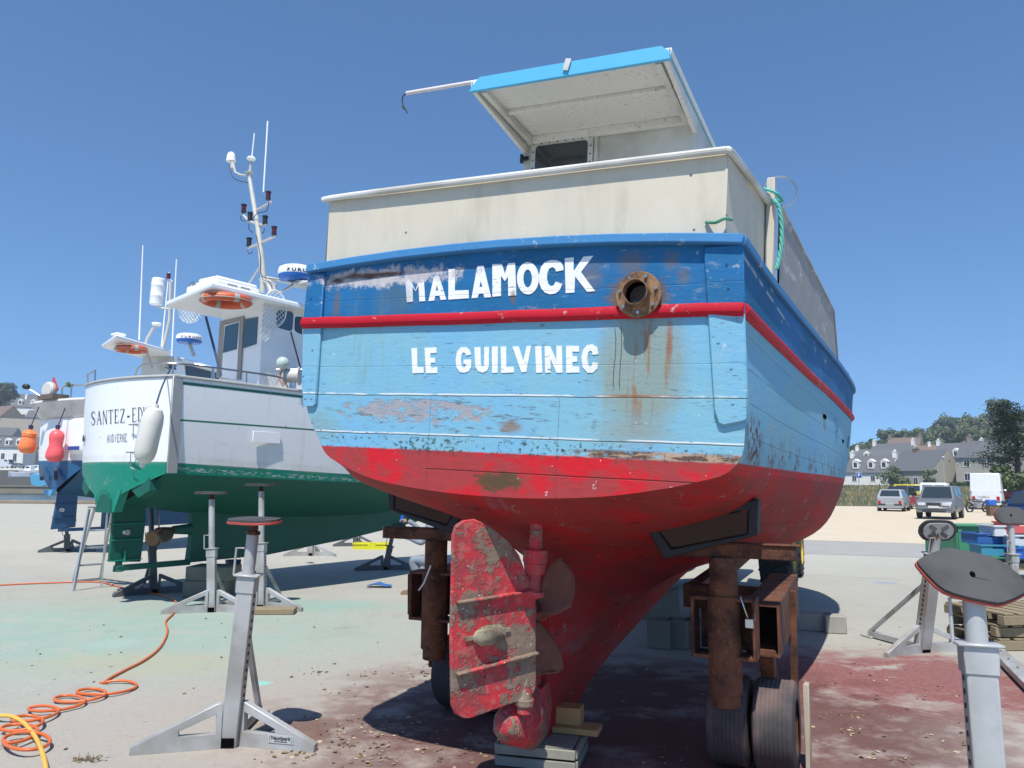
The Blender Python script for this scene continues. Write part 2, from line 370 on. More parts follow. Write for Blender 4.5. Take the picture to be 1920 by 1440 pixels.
def rudder_mat(name):
    g = Gr(name); n = g.noise(5.5, 6, .72, off=2); n2 = g.noise(22, 5, .7, off=5); b = g.noise(9, 4, .6, off=9)
    c = g.mix(g.step(b, .4, .62), (.33, .045, .05), (.56, .03, .042))
    c = g.mix(g.step(n2, .5, .62) * .55, c, (.42, .16, .13))
    foul = g.step(n, .50, .56); c = g.mix(foul * .92, c, g.mix(n2, (.085, .075, .055), (.30, .25, .18)))
    c = g.mix(1 - g.step(g.voro(30), .08, .14), c, g.mix(g.step(n, .45, .5), c, (.62, .6, .55)))
    c = g.mix(g.step(g.noise(30, 4, .7, off=31), .66, .70), c, (.03, .015, .012))
    return g.out(c, .75, bump=n2 + foul * .8, bs=.9, bd=.008)
m_rudder = rudder_mat('fouled_red_antifouling')
def prop_mat():
    g = Gr('fouled_bronze'); n = g.noise(10, 6, .7); c = g.mix(n, (.11, .040, .030), (.26, .12, .085)); c = g.mix(1 - g.step(g.voro(22), .06, .1), c, (.3, .24, .2))
    return g.out(c, .75, .0, bump=n, bs=.8, bd=.006, spec=.15)
m_prop = prop_mat()
m_teal = simple('teal_rope_fibre', (.12, .50, .40), .8, 0, .3, 60)
# ================================================================ the big blue and red boat
boat = thing('fishing_boat', 'big weathered wooden boat with two-tone blue sides and red bottom, nearest the camera', 'fishing boat', M=BF.M)
def zt(x): return 2.795 + .06 * (1 - (x / 1.22) ** 2)
ST = {  # s : section from sheer to bottom
    0.0: [(1.215, 2.79), (1.232, 2.47), (1.25, 2.1), (1.252, 1.87), (1.235, 1.77), (1.17, 1.70), (1.07, 1.665), (.9, 1.62), (.6, 1.565), (.25, 1.535), (0, 1.53)],
    0.35: [(1.225, 2.80), (1.24, 2.48), (1.255, 2.1), (1.257, 1.87), (1.237, 1.74), (1.18, 1.65), (1.07, 1.58), (.88, 1.51), (.55, 1.44), (.22, 1.39), (0, 1.37)],
    0.8: [(1.235, 2.82), (1.25, 2.50), (1.26, 2.1), (1.26, 1.86), (1.24, 1.70), (1.17, 1.58), (1.05, 1.50), (.85, 1.43), (.5, 1.33), (.2, 1.25), (.06, 1.19)],
    1.5: [(1.245, 2.85), (1.262, 2.52), (1.27, 2.1), (1.268, 1.84), (1.245, 1.64), (1.18, 1.50), (1.04, 1.38), (.80, 1.27), (.48, 1.13), (.24, .96), (.12, .78)],
    2.2: [(1.262, 2.885), (1.278, 2.54), (1.29, 2.1), (1.29, 1.82), (1.27, 1.60), (1.20, 1.43), (1.06, 1.28), (.82, 1.16), (.52, 1.02), (.28, .86), (.13, .70)],
    3.6: [(1.385, 2.89), (1.405, 2.52), (1.42, 2.1), (1.42, 1.80), (1.40, 1.54), (1.33, 1.33), (1.18, 1.18), (.92, 1.08), (.60, .98), (.30, .88), (.12, .78)],
    5.0: [(1.495, 2.86), (1.505, 2.50), (1.51, 2.1), (1.49, 1.78), (1.455, 1.50), (1.37, 1.29), (1.2, 1.14), (.93, 1.04), (.60, .97), (.28, .90), (.11, .84)],
    6.6: [(1.60, 2.81), (1.585, 2.49), (1.56, 2.1), (1.515, 1.78), (1.44, 1.50), (1.30, 1.29), (1.08, 1.14), (.80, 1.05), (.50, .99), (.22, .95), (.09, .92)],
    7.9: [(1.34, 2.88), (1.24, 2.55), (1.10, 2.1), (.96, 1.78), (.82, 1.50), (.66, 1.32), (.5, 1.2), (.36, 1.12), (.24, 1.07), (.13, 1.03), (.07, 1.0)],
    8.8: [(.72, 3.0), (.60, 2.65), (.46, 2.15), (.34, 1.8), (.26, 1.55), (.2, 1.38), (.15, 1.28), (.12, 1.2), (.1, 1.15), (.07, 1.1), (.05, 1.08)],
    9.3: [(.10, 3.1), (.09, 2.75), (.07, 2.25), (.06, 1.9), (.05, 1.65), (.05, 1.5), (.05, 1.4), (.05, 1.32), (.05, 1.26), (.045, 1.2), (.04, 1.16)]}
SK = sorted(ST)
for k_, zs_ in ((0.0, 2.785), (.35, 2.78), (.8, 2.775), (1.5, 2.785), (2.2, 2.80), (3.6, 2.835), (5.0, 2.86), (6.6, 2.82)):
    o_ = ST[k_]; tgt = 1.215 + .057 * k_; sh = tgt - o_[0][0]
    for i_ in range(5): o_[i_] = (o_[i_][0] + sh * (1 - i_ * .12), o_[i_][1])
    o_[0] = (tgt, zs_); o_[1] = (o_[1][0], 2.47)
def sect(s):
    p = [(pchip(SK, [ST[k][i][0] for k in SK], s), pchip(SK, [ST[k][i][1] for k in SK], s)) for i in range(11)]
    q = cr([(a, 0, b) for a, b in p], 3); return [(max(0, v.x), v.z) for v in q]
def sheer(s): a = pchip(SK, [ST[k][0][0] for k in SK], s), pchip(SK, [ST[k][0][1] for k in SK], s); return a
def pf(z, s):
    f = pchip([1.5, 1.565, 1.62, 1.665, 1.70, 1.77, 1.87, 1.98, 2.1, 2.45], [1, 1, .93, .885, .87, .868, .91, .95, .968, 1.0], z)
    return 1 - (1 - f) * max(0, 1 - s / 2.2)
def side_x(s, z):
    q = sect(s)
    for (x0, z0), (x1, z1) in zip(q, q[1:]):
        if z0 >= z >= z1: return x0 + (x1 - x0) * (z0 - z) / max(1e-6, z0 - z1)
    return q[-1][0]
def keelz(s): return pchip([.8, 1.07, 1.9, 2.9, 4.3, 6.6, 9.3], [.12, .14, .34, .48, .66, .84, 1.14], s)
hb = MB(); SA = [i * .1 for i in range(9)]
for sg in (1, -1): hb.grid([[(sg * a * (pf(b, s) if sg < 0 else 1), s, b) for a, b in sect(s)] + [(0, s, sect(s)[-1][1] - .0)] for s in SA])
SB = [.8 + i * .17 for i in range(51)]
for sg in (1, -1):
    rows = []
    for s in SB:
        q = sect(s); xk, zk = q[-1]; zb = min(keelz(s), zk - .02); ext = []
        for t in (.25, .5, .75, 1):
            ext.append((.05 + (xk - .05) * (1 - t) ** 2.2, zk + (zb - zk) * t))
        rows.append([(sg * a * (pf(b, s) if sg < 0 else 1), s, b) for a, b in q + ext] + [(0, s, zb)])
    hb.grid(rows)
q = sect(.8); zk = q[-1][1]
hb.prism([(-.06, .8, zk), (.06, .8, zk), (.05, .8, .12), (-.05, .8, .12)], (0, 0, 0))
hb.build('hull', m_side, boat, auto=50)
# transom
out0 = sect(0); poly = [(a, 0, b) for a, b in out0] + [(-a * pf(b, 0), 0, b) for a, b in out0[::-1]]
topc = [(x, 0, zt(x)) for x in [-1.1, -.9, -.6, -.3, 0, .3, .6, .9, 1.1]]
tb = MB(); tb.prism([(p[0], -.001, p[2]) for p in poly + topc], (0, .05, 0)); tb.build('transom', m_trans, boat)
# bulwark inner sheet + deck so nothing is hollow
db = MB(); rows = []
for s in [.05 + .3 * i for i in range(31)]:
    b = sheer(s)[0] - .06; rows.append([(-b, s, 2.35), (0, s, 2.38), (b, s, 2.35)])
db.grid(rows, False); db.build('deck', m_white, boat)
ib = MB()
for sg in (1, -1):
    ib.grid([[(sg * (sheer(s)[0] - .05), s, sheer(s)[1] - .02), (sg * (sheer(s)[0] - .06), s, 2.3)] for s in [.05 + .3 * i for i in range(31)]], False)
ib.build('bulwark_lining', m_white, boat)
# corner boards
for nm, pts in (('right', [(1.052, 2.752), (1.232, 2.752), (1.243, 2.47), (1.262, 2.1), (1.268, 1.95), (1.24, 1.935), (1.165, 1.918), (1.135, 1.93), (1.118, 1.98), (1.08, 2.42)]),
                ('left', [(-1.118, 2.745), (-1.236, 2.752), (-1.247, 2.47), (-1.222, 2.1), (-1.198, 1.985), (-1.188, 1.97), (-1.12, 1.972), (-1.108, 1.985)])):
    b = MB(); b.prism([(x, -.022, z) for x, z in pts], (0, .02, 0)); b.build('corner_board', m_trans, boat, bevel=.006)
    for px_, pz_ in ([(1.16, 2.66), (1.17, 2.55), (1.13, 2.3), (1.19, 2.18), (1.2, 2.02)] if nm == 'right' else [(-1.2, 2.6), (-1.16, 2.3), (-1.21, 2.15), (-1.14, 2.02), (-1.185, 2.02)]):
        b = MB(); b.cyl((px_, -.026, pz_), (px_, -.021, pz_), .007, n=8); b.build('nail_head', m_side, boat)
# rub rail: transom piece, two sides
def sweep(pts, prof, name, mat):
    # prof in (outward, up)
    rows = []
    for i, p in enumerate(pts):
        a = Vector(pts[max(0, i - 1)]); b = Vector(pts[min(len(pts) - 1, i + 1)]); t = (b - a).normalized(); o = Vector((t.y, -t.x, 0)).normalized()
        rows.append([Vector(p) + o * u + Vector((0, 0, v)) for u, v in prof])
    m = MB(); m.grid(rows, False, True); m.add(rows[0], [tuple(range(len(prof)))]); m.add(rows[-1], [tuple(range(len(prof)))[::-1]])
    return m.build(name, mat, boat, bevel=.006)
rr = [(0, .034), (.022, .031), (.032, .004), (.028, -.016), (.0, -.034)]
jj = random.Random(3)
arc = [(-1.243, -.02, 2.452)] + [(x, -.002 if abs(x) < 1.1 else -.02, 2.452 + jj.uniform(-.0015, .0015)) for x in [-1.12, -1.1, -.9, -.7, -.5, -.3, -.1, .1, .3, .5, .7, .9, 1.05, 1.07]] + [(1.243, -.022, 2.444)]
sweep(arc, rr, 'rub_rail', m_rub)
for sg in (1, -1):
    ss = [-.01] + [i * .3 for i in range(1, 31)]
    pts = [(sg * (side_x(max(0, s), 2.445 + s * .004) + .0), s, 2.445 + (.004 * s)) for s in ss]
    if sg < 0: pts = [(x, y, z) for x, y, z in pts][::-1]
    sweep(pts, rr, 'rub_rail', m_rub)
# cap rail
cp = [(.0, .012), (.045, .012), (.05, -.036), (.0, -.04)]
sweep([(x, 0, zt(x) - .01) for x in [-1.235, -1.1, -.9, -.6, -.3, 0, .3, .6, .9, 1.1, 1.235]], cp, 'cap_rail', m_cap)
for sg in (1, -1):
    pts = [(sg * sheer(s)[0], s, sheer(s)[1]) for s in [0.0] + [i * .3 for i in range(1, 31)]]
    if sg < 0: pts = pts[::-1]
    sweep(pts, [(-.10, .014), (.028, .014), (.03, -.034), (-.02, -.036)], 'cap_rail', m_cap)
# ---- lettering, traced from the photo onto the transom plane
c2 = lambda u, v: (560 + u * .229167, 420 + v * .229167)
c3 = lambda u, v: (960 + u * .239583, 420 + v * .239583)
def letter(bm, f, poly, holes=()):
    bm = MB()
    q = lambda P: [Vector((p.x, -.0045, p.z)) for p in (BF.at(*f(u, v), 0) for u, v in P)]
    bm.prism(q(poly), (0, .003, 0), [q(h) for h in holes]); bm.build('painted_letter', m_letter, boat)
def ring(cx, cy, rx, ry, n=22): return [(cx + rx * math.cos(2 * PI * k / n), cy + ry * math.sin(2 * PI * k / n)) for k in range(n)]
def rc(P, k=3): return [(v.x, v.y) for v in cr([(a, b, 0) for a, b in P], k, True)]
L = MB()
letter(L, c2, [(876, 452), (890, 440), (905, 458), (918, 452), (932, 490), (958, 545), (985, 472), (996, 462), (1008, 446), (1026, 438), (1038, 632), (990, 635), (984, 505), (960, 552), (934, 515), (938, 636), (888, 642)])
letter(L, c2, [(1110, 432), (1150, 424), (1210, 618), (1165, 623), (1155, 588), (1120, 590), (1112, 628), (1065, 632)], [[(1133, 500), (1146, 545), (1124, 548)]])
letter(L, c2, [(1228, 370), (1285, 366), (1280, 545), (1393, 542), (1395, 608), (1228, 620)])
letter(L, c2, [(1465, 345), (1515, 342), (1577, 600), (1522, 603), (1514, 570), (1476, 573), (1466, 605), (1417, 608)], [[(1492, 470), (1507, 515), (1481, 517)]])
letter(L, c2, [(1587, 330), (1665, 328), (1690, 410), (1715, 322), (1773, 318), (1783, 585), (1718, 590), (1715, 430), (1690, 470), (1657, 425), (1658, 590), (1588, 597)])
letter(L, c3, ring(127, 426, 86, 127), [ring(125, 428, 34, 70)])
letter(L, c3, [(405, 362), (402, 330), (385, 300), (350, 284), (300, 284), (258, 302), (228, 340), (213, 400), (214, 455), (232, 508), (262, 540), (300, 551), (340, 546), (375, 520), (396, 470), (345, 452), (328, 482), (305, 488), (285, 468), (276, 430), (278, 390), (292, 352), (318, 338), (340, 352), (347, 374)])
letter(L, c3, [(415, 270), (485, 262), (484, 372), (560, 258), (638, 250), (542, 378), (652, 527), (590, 532), (496, 412), (490, 538), (422, 542)])
for f, P in ((c2, [(925, 1018), (972, 1015), (975, 1170), (1025, 1172), (1027, 1218), (935, 1222)]),
             (c2, [(1033, 1015), (1130, 1010), (1130, 1055), (1080, 1058), (1080, 1095), (1120, 1097), (1120, 1135), (1082, 1137), (1083, 1175), (1138, 1173), (1138, 1220), (1045, 1222)]),
             (c2, [(1412, 1070), (1400, 1030), (1370, 1008), (1330, 1010), (1300, 1042), (1287, 1110), (1295, 1175), (1320, 1212), (1355, 1218), (1395, 1205), (1415, 1170), (1415, 1108), (1352, 1110), (1352, 1145), (1372, 1148), (1368, 1172), (1352, 1178), (1335, 1160), (1330, 1110), (1338, 1062), (1352, 1050), (1368, 1060), (1370, 1078)]),
             (c2, [(1440, 1010), (1490, 1008), (1493, 1150), (1500, 1168), (1512, 1168), (1520, 1150), (1522, 1006), (1560, 1006), (1560, 1160), (1545, 1200), (1510, 1218), (1470, 1205), (1448, 1165)]),
             (c2, [(1583, 1005), (1633, 1003), (1630, 1218), (1585, 1220)]),
             (c2, [(1655, 1005), (1700, 1003), (1702, 1170), (1762, 1170), (1765, 1215), (1660, 1220)]),
             (c2, [(1750, 1003), (1802, 1002), (1840, 1120), (1868, 1000), (1905, 998), (1865, 1210), (1825, 1215)]),
             (c3, [(183, 957), (232, 957), (240, 1163), (192, 1165)]),
             (c3, [(258, 957), (300, 957), (350, 1070), (350, 955), (393, 955), (397, 1163), (350, 1165), (303, 1055), (305, 1163), (262, 1165)]),
             (c3, [(425, 955), (527, 955), (527, 1000), (475, 1000), (475, 1035), (512, 1037), (512, 1078), (475, 1080), (475, 1115), (530, 1117), (530, 1163), (427, 1165)]),
             (c3, [(680, 1020), (670, 965), (630, 942), (590, 948), (558, 985), (545, 1050), (555, 1120), (590, 1165), (635, 1165), (672, 1130), (680, 1090), (632, 1082), (628, 1110), (610, 1120), (598, 1100), (592, 1050), (598, 1005), (615, 990), (630, 1000), (632, 1025)])):
    letter(L, f, P)
# ---- exhaust
e_ = BF.at(1197, 552, -.046); ex, ez = e_.x, e_.z
b = MB(); b.lathe([(.060, .0), (.104, .0), (.104, .036), (.112, .036), (.112, .050), (.062, .050)], (ex, -.002, ez), 32, (0, -1, 0))
fl = b.build('exhaust_flange', m_rustpipe, boat, bevel=.003)
b = MB(); b.lathe([(.058, -.02), (.060, .0), (.062, .108), (.057, .110), (.056, .09), (.053, -.25), (0, -.25)], (ex, -.01, ez), 32, (0, -1, 0)); b.build('exhaust_pipe', m_rustpipe, boat)
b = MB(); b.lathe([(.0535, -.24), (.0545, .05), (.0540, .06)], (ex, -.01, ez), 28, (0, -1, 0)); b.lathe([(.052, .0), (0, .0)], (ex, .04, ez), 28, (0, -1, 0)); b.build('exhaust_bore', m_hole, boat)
for k in range(7):
    a = 2 * PI * (k + .3) / 7; b = MB(); p = Vector((ex + .09 * math.cos(a), -.051, ez + .09 * math.sin(a)))
    b.cyl(p, p + Vector((0, -.012, 0)), .008, n=6); b.cyl(p + Vector((0, -.012, 0)), p + Vector((0, -.018, 0)), .004, n=6); b.build('bolt', m_steel, boat)
# ---- cream screen round the stern
zr = lambda s: 3.215 + .10 * min(1, max(0, s)) + max(0, s - 1) * .05
b = MB(); xs = [-1.155 + 2.3 * i / 12 for i in range(13)]
front = [(x, .035, zt(x) - .02) for x in xs] + [(1.145, .035, 3.225), (-1.165, .035, 3.215)]
b.prism(front, (0, .018, 0)); b.build('stern_screen', m_cream, boat, bevel=.003)
b = MB(); sp = [(1.145 + .05 * t, .036 + 1.1 * t) for t in (0, .25, .5, .75, 1)]
b.grid([[(x, y, 2.78), (x, y, zr(y) + .005)] for x, y in sp], False); b.grid([[(x - .018, y, 2.78), (x - .018, y, zr(y) + .005)] for x, y in sp], False)
b.build('side_screen', m_cream, boat)
b = MB(); b.grid([[(-x, y, 2.78), (-x, y, zr(y) - .012)] for x, y in sp], False); b.grid([[(-x - .018, y, 2.78), (-x - .018, y, zr(y) - .012)] for x, y in sp], False); b.build('side_screen', m_cream, boat)
top = [(-1.20, 1.13, zr(1.13)), (-1.17, .1, 3.21), (-1.165, .045, 3.205), (-1.15, .014, 3.205), (-.6, .008, 3.212), (0, .008, 3.216), (.6, .008, 3.22), (1.09, .008, 3.222), (1.135, .015, 3.222), (1.158, .06, 3.225), (1.19, .6, zr(.6)), (1.212, 1.13, zr(1.13))]
b = MB(); b.tube(cr(top, 3), .018, 10); b.build('screen_rail', m_white, boat)
b = MB(); b.tube(cr([(1.05, .03, 2.885), (1.10, -.0, 2.87), (1.14, .0, 2.885), (1.17, .04, 2.89)], 3), .008, 6); b.tube([(1.05, .03, 2.885), (1.075, 0, 2.87)], .006, 6); b.build('cord_end', simple('green_cord', (.10, .28, .17), .8), boat)
# post, ring, rope
b = MB(); b.box((1.225, 1.13, 3.09), (.045, .105, .76)); b.build('screen_post', m_cream, boat, bevel=.006)
cen = BF.on(1462, 360, 1, 1.22); R_ = .098
b = MB(); b.tube([cen + Vector((R_ * math.cos(a) * .98, R_ * .25 * math.cos(a), R_ * math.sin(a))) for a in [2 * PI * k / 36 for k in range(36)]], .0065, 8, closed=True); b.build('steel_hoop', m_steel, boat)
b = MB(); rp = cr([(1.19, 1.07, 3.40), (1.255, 1.05, 3.36), (1.285, 1.13, 3.34), (1.26, 1.2, 3.36), (1.25, 1.06, 3.32), (1.28, 1.04, 3.26), (1.295, 1.05, 3.12), (1.285, 1.05, 2.98), (1.27, 1.04, 2.90)], 12)
for ph in (0, 2 * PI / 3, 4 * PI / 3):
    b.tube([p + Vector((.006 * math.cos(i * .55 + ph), .006 * math.sin(i * .55 + ph), 0)) for i, p in enumerate(rp)], .0065, 6)
b.build('rope', m_teal, boat)
# dark mesh screen forward along the starboard side
def mesh_screen():
    g = Gr('grey_wind_screen'); n = g.noise(3, 5, .65, off=2); s = g.noise(10, 5, .7, (1, .3, 1), off=5)
    c = g.mix(n, (.22, .215, .21), (.36, .35, .34)); c = g.mix(g.step(s, .56, .64) * .6, c, (.55, .54, .52)); return g.out(c, .7, bump=n, bs=.3)
m_screen = mesh_screen()
def sc_pt(px, py, s, dz=0):
    p = BF.on(px, py, 1, s); return (p.x, p.y, p.z + dz)
for sg in (1, -1):
    b = MB(); rows = []
    for s, zz in ((1.30, 0), (1.75, 0), (2.3, 0), (2.9, 0), (3.5, 0), (4.1, 0), (4.5, 0), (5.0, -1)):
        x = sheer(s)[0] - .03
        if zz == 0:
            lo, hi = 2.8, 4.0
            for _ in range(24):
                zz = (lo + hi) / 2; qx, qy = proj(BF.M @ Vector((x, s, zz)))
                if qy < 396 + (qx - 1468) * 1.98: hi = zz
                else: lo = zz
        else: zz = 2.87
        rows.append([(sg * x, s, sheer(s)[1] - .01), (sg * x, s, zz)])
    b.grid(rows, False); b.grid([[(p[0] - sg * .012, p[1], p[2]) for p in r] for r in rows], False); b.build('wind_screen', m_screen, boat)
    b = MB(); b.tube([r[1] for r in rows], .014, 8); b.build('screen_rail', m_screen, boat)
b = MB()
b.tube(cr([(1.52, 6.55, 2.82), (1.53, 6.6, 3.0), (1.50, 6.9, 3.05), (1.42, 7.3, 3.08)], 4), .014, 8); b.tube([(1.45, 7.1, 2.85), (1.45, 7.1, 3.05)], .012, 8); b.tube([(1.53, 6.6, 2.95), (1.44, 7.1, 2.98)], .01, 8)
b.build('bow_railing', m_steel, boat)
# freeing ports on the starboard side
for (px, py, s, w_, h_) in ((1517, 781, 3.3, .16, .03), (1550, 797, 4.3, .17, .12), (1572, 827, 5.1, .12, .03), (1584, 829, 6.0, .2, .13)):
    z = BF.on(px, py, 1, s).z; x = side_x(s, z); x2 = side_x(s + .1, z)
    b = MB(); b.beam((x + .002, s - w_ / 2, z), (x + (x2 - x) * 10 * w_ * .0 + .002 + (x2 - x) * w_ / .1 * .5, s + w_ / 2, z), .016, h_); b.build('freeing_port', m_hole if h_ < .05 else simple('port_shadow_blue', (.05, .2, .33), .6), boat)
# ---- wheelhouse
b = MB(); x0, x1 = -.90, .56; ya, yw = 1.2, 2.2
b.prism([(x0 + .05, yw, 4.41), (x1 - .05, yw, 4.41), (x1 - .05, yw, 2.36), (x0 + .05, yw, 2.36)], (0, .04, 0))
b.prism([(x0 + .01, yw, 4.41), (x0 + .01, 4.1, 4.41), (x0 + .01, 4.3, 2.36), (x0 + .01, yw, 2.36)], (.04, 0, 0)); b.prism([(x1 - .01, yw, 4.41), (x1 - .01, 4.1, 4.41), (x1 - .01, 4.3, 2.36), (x1 - .01, yw, 2.36)], (-.04, 0, 0))
b.prism([(x0 + .05, 4.12, 4.41), (x1 - .05, 4.12, 4.41), (x1 - .05, 4.3, 2.36), (x0 + .05, 4.3, 2.36)], (0, -.04, 0))
wh = b.build('wheelhouse', m_white, boat)
b = MB(); b.box(((x0 + x1) / 2, 2.78, 4.455), (x1 - x0 + .02, 3.1, .05)); b.build('roof', m_mould, boat, bevel=.004)
b = MB(); b.box(((x0 + x1) / 2, 1.66, 4.415), (x1 - x0 - .10, .05, .03)); b.box(((x0 + x1) / 2, 2.17, 4.40), (x1 - x0 - .10, .05, .06)); b.build('roof_beam', m_mould, boat, bevel=.004)
b = MB(); b.prism([(x0 - .012, ya, 4.385), (x1 + .012, ya, 4.385), (x1 + .0, ya, 4.44), (x1 - .055, ya, 4.485), (x0 + .07, ya, 4.485)], (0, .03, 0)); b.build('roof_fascia', m_skyblue, boat, bevel=.003)
for xx, sx in ((x1 - .01, 1), (x0 + .01, -1)):
    b = MB(); b.prism([(xx, ya + .03, 4.43), (xx, 4.3, 4.43), (xx, 4.3, 4.28), (xx, yw, 4.30), (xx, ya + .03, 4.385)], (-sx * .03, 0, 0)); b.build('roof_skirt', m_mould, boat, bevel=.003)
    b = MB(); b.prism([(xx + sx * .002, ya + .03, 4.47), (xx + sx * .002, 4.3, 4.47), (xx + sx * .002, 4.3, 4.425), (xx + sx * .002, ya + .03, 4.425)], (sx * .010, 0, 0)); b.build('skirt_trim', m_skyblue, boat)
    b = MB(); b.beam((xx - sx * .075, ya + .06, 4.415), (xx - sx * .075, yw - .0, 4.39), .04, .05); b.build('roof_batten', m_white, boat)
# window in the aft wall
p0 = BF.at(1000, 268, 2.2); p1 = BF.at(1112, 262, 2.2)
wx0, wx1, wzt = p0.x, p1.x, p0.z - .01; wz0 = wzt - .42
b = MB(); b.box(((wx0 + wx1) / 2, yw - .012, (wzt + wz0) / 2), (wx1 - wx0 + .02, .022, wzt - wz0 + .02)); wf = b.build('window_frame', m_white, boat, bevel=.004)
b = MB(); rr_ = .03; X0, X1, Z0, Z1 = wx0 + .035, wx1 - .035, wz0 + .035, wzt - .035
pts = []
for cx_, cz_, a0 in ((X1 - rr_, Z1 - rr_, 0), (X0 + rr_, Z1 - rr_, 90), (X0 + rr_, Z0 + rr_, 180), (X1 - rr_, Z0 + rr_, 270)):
    pts += [(cx_ + rr_ * math.cos(rad(a0 + t)), yw - .027, cz_ + rr_ * math.sin(rad(a0 + t))) for t in (0, 30, 60, 90)]
b.prism(pts, (0, .003, 0)); b.build('window_pane', m_glass, wf)
for xx, zz in [(wx0 + .015 + (wx1 - wx0 - .03) * i / 7, wzt - .014) for i in range(8)] + [(q_, wzt - .014 - i * .07) for i in range(1, 4) for q_ in (wx0 + .012, wx1 - .012)]:
    b = MB(); b.cyl((xx, yw - .03, zz), (xx, yw - .02, zz), .006, n=6); b.build('screw', m_dark, wf)
b = MB(); b.box((wx1 + .035, yw - .012, 3.9), (.035, .024, 1.0)); b.box(((x0 + x1) / 2, yw - .01, wzt + .045), (x1 - x0 - .12, .018, .035)); b.build('door_frame', m_white, boat, bevel=.004)
b = MB()
for zz in (wzt - .12, wzt - .14): b.box((wx0 - .06, yw - .03, zz), (.07, .02, .012))
b.box((wx0 - .085, yw - .03, wzt - .13), (.02, .03, .07)); b.build('door_hinge', m_dark, boat)
# white tube antenna sticking out to port from the roof
a_ = BF.at(912, 150, 1.3); c_ = BF.at(762, 175, 1.3)
b = MB(); b.cyl(a_, c_, .015, n=12); an = b.build('tube_antenna', simple('pinkish_white_tube', (.74, .66, .66), .4), boat)
b = MB(); b.tube(cr([c_, c_ + Vector((-.03, 0, -.02)), c_ + Vector((-.03, 0, -.07)), c_ + Vector((-.005, 0, -.12)), c_ + Vector((.02, 0, -.16))], 4), .005, 6); b.tube([c_ + Vector((-.03, 0, -.10)), c_ + Vector((0, 0, -.13))], .008, 6); b.build('cable', m_dark, an)
p = BF.at(1063, 121, 1.19); b = MB(); b.box(p, (.042, .01, .085), Matrix.Rotation(rad(14), 3, 'Y')); b.build('fascia_plate', m_white, boat, bevel=.002)
# ---- rudder, stock, pintle heel
LE = Vector((.115, .36, 0)); phi = rad(33); dr = Vector((-math.sin(phi), -math.cos(phi), 0)); nr = Vector((math.cos(phi), -math.sin(phi), 0))
# rudder outline in (chord, z)
def rud(px, py):   # meet the rudder plane
    o = BF.loc(CP); d = BF.I @ ray(px, py); k = (LE - o).dot(nr) / d.dot(nr); q_ = o + d * k; return ((q_ - LE).dot(dr), q_.z)
ro = [rud(*p) for p in ((1003, 1110), (1004, 1290), (998, 1302), (975, 1312), (955, 1320), (885, 1345), (868, 1346), (852, 1338), (845, 1322), (843, 1200), (846, 1060), (847, 1003), (853, 985), (866, 976), (888, 973), (908, 981), (930, 996), (952, 1014), (972, 1040), (985, 1075))]
P3 = lambda c, z, o=0: LE + dr * c + nr * o + Vector((0, 0, z))
b = MB(); b.prism([P3(c, z, -.012) for c, z in ro], nr * .024); b.build('rudder_blade', m_rudder, boat, bevel=.008, seg=2)
for pa, pb in (((852, 1128), (1000, 1106)), ((852, 1262), (1003, 1222))):
    ca, za = rud(*pa); cb, zb_ = rud(*pb)
    b = MB()
    for sgn in (1, -1): b.beam(P3(ca, za, -sgn * .026), P3(cb, zb_, -sgn * .026), .035, .013, (0, 0, 1))
    b.build('rudder_rib', m_rudder, boat, bevel=.004)
ca, za = rud(912, 1188)
an_m = simple('corroded_zinc', (.33, .29, .20), .9, 0, .6, 26, bs=1.0, dirt=(.12, .09, .06), da=.9)
b = MB(); b.M = Matrix.Translation(P3(ca, za, .032)) @ Matrix(((dr.x, nr.x, 0), (dr.y, nr.y, 0), (0, 0, 1))).to_4x4() @ Matrix.Rotation(rad(7), 4, 'Y')
b.ball((0, 0, 0), 1, 18, 10, (.098, .036, .05)); ra_ = random.Random(5); b.v = [tuple(Vector(v) + Vector((ra_.uniform(-1, 1), ra_.uniform(-1, 1), ra_.uniform(-1, 1))) * .005) for v in b.v]; b.box((0, -.014, 0), (.27, .008, .02)); b.build('zinc_anode', an_m, boat)
st = rud(985, 1060); b = MB()
b.cyl(P3(-.01, .99, 0), P3(-.01, 1.42, 0), .035, n=16); b.cyl(P3(-.01, 1.18, 0), P3(-.01, 1.25, 0), .066, n=16); b.cyl(P3(-.01, 1.12, 0), P3(-.01, 1.18, 0), .052, .062, 16)
b.cyl(P3(-.01, 1.00, 0), P3(-.01, 1.03, 0), .058, n=16); b.box(P3(-.01, 1.09), (.06, .03, .12)); b.build('rudder_stock', m_rudder, boat, bevel=.004)
hx, hz = rud(985, 1312)
b = MB(); b.cyl(P3(.015, .40, 0), P3(.015, .46, 0), .04, n=16); b.cyl(P3(.015, .44), P3(.015, .475), .05, n=16); b.cyl(P3(.015, .46), P3(.015, .58), .045, .012, 12); b.build('rudder_pintle', m_rudder, boat, bevel=.003)
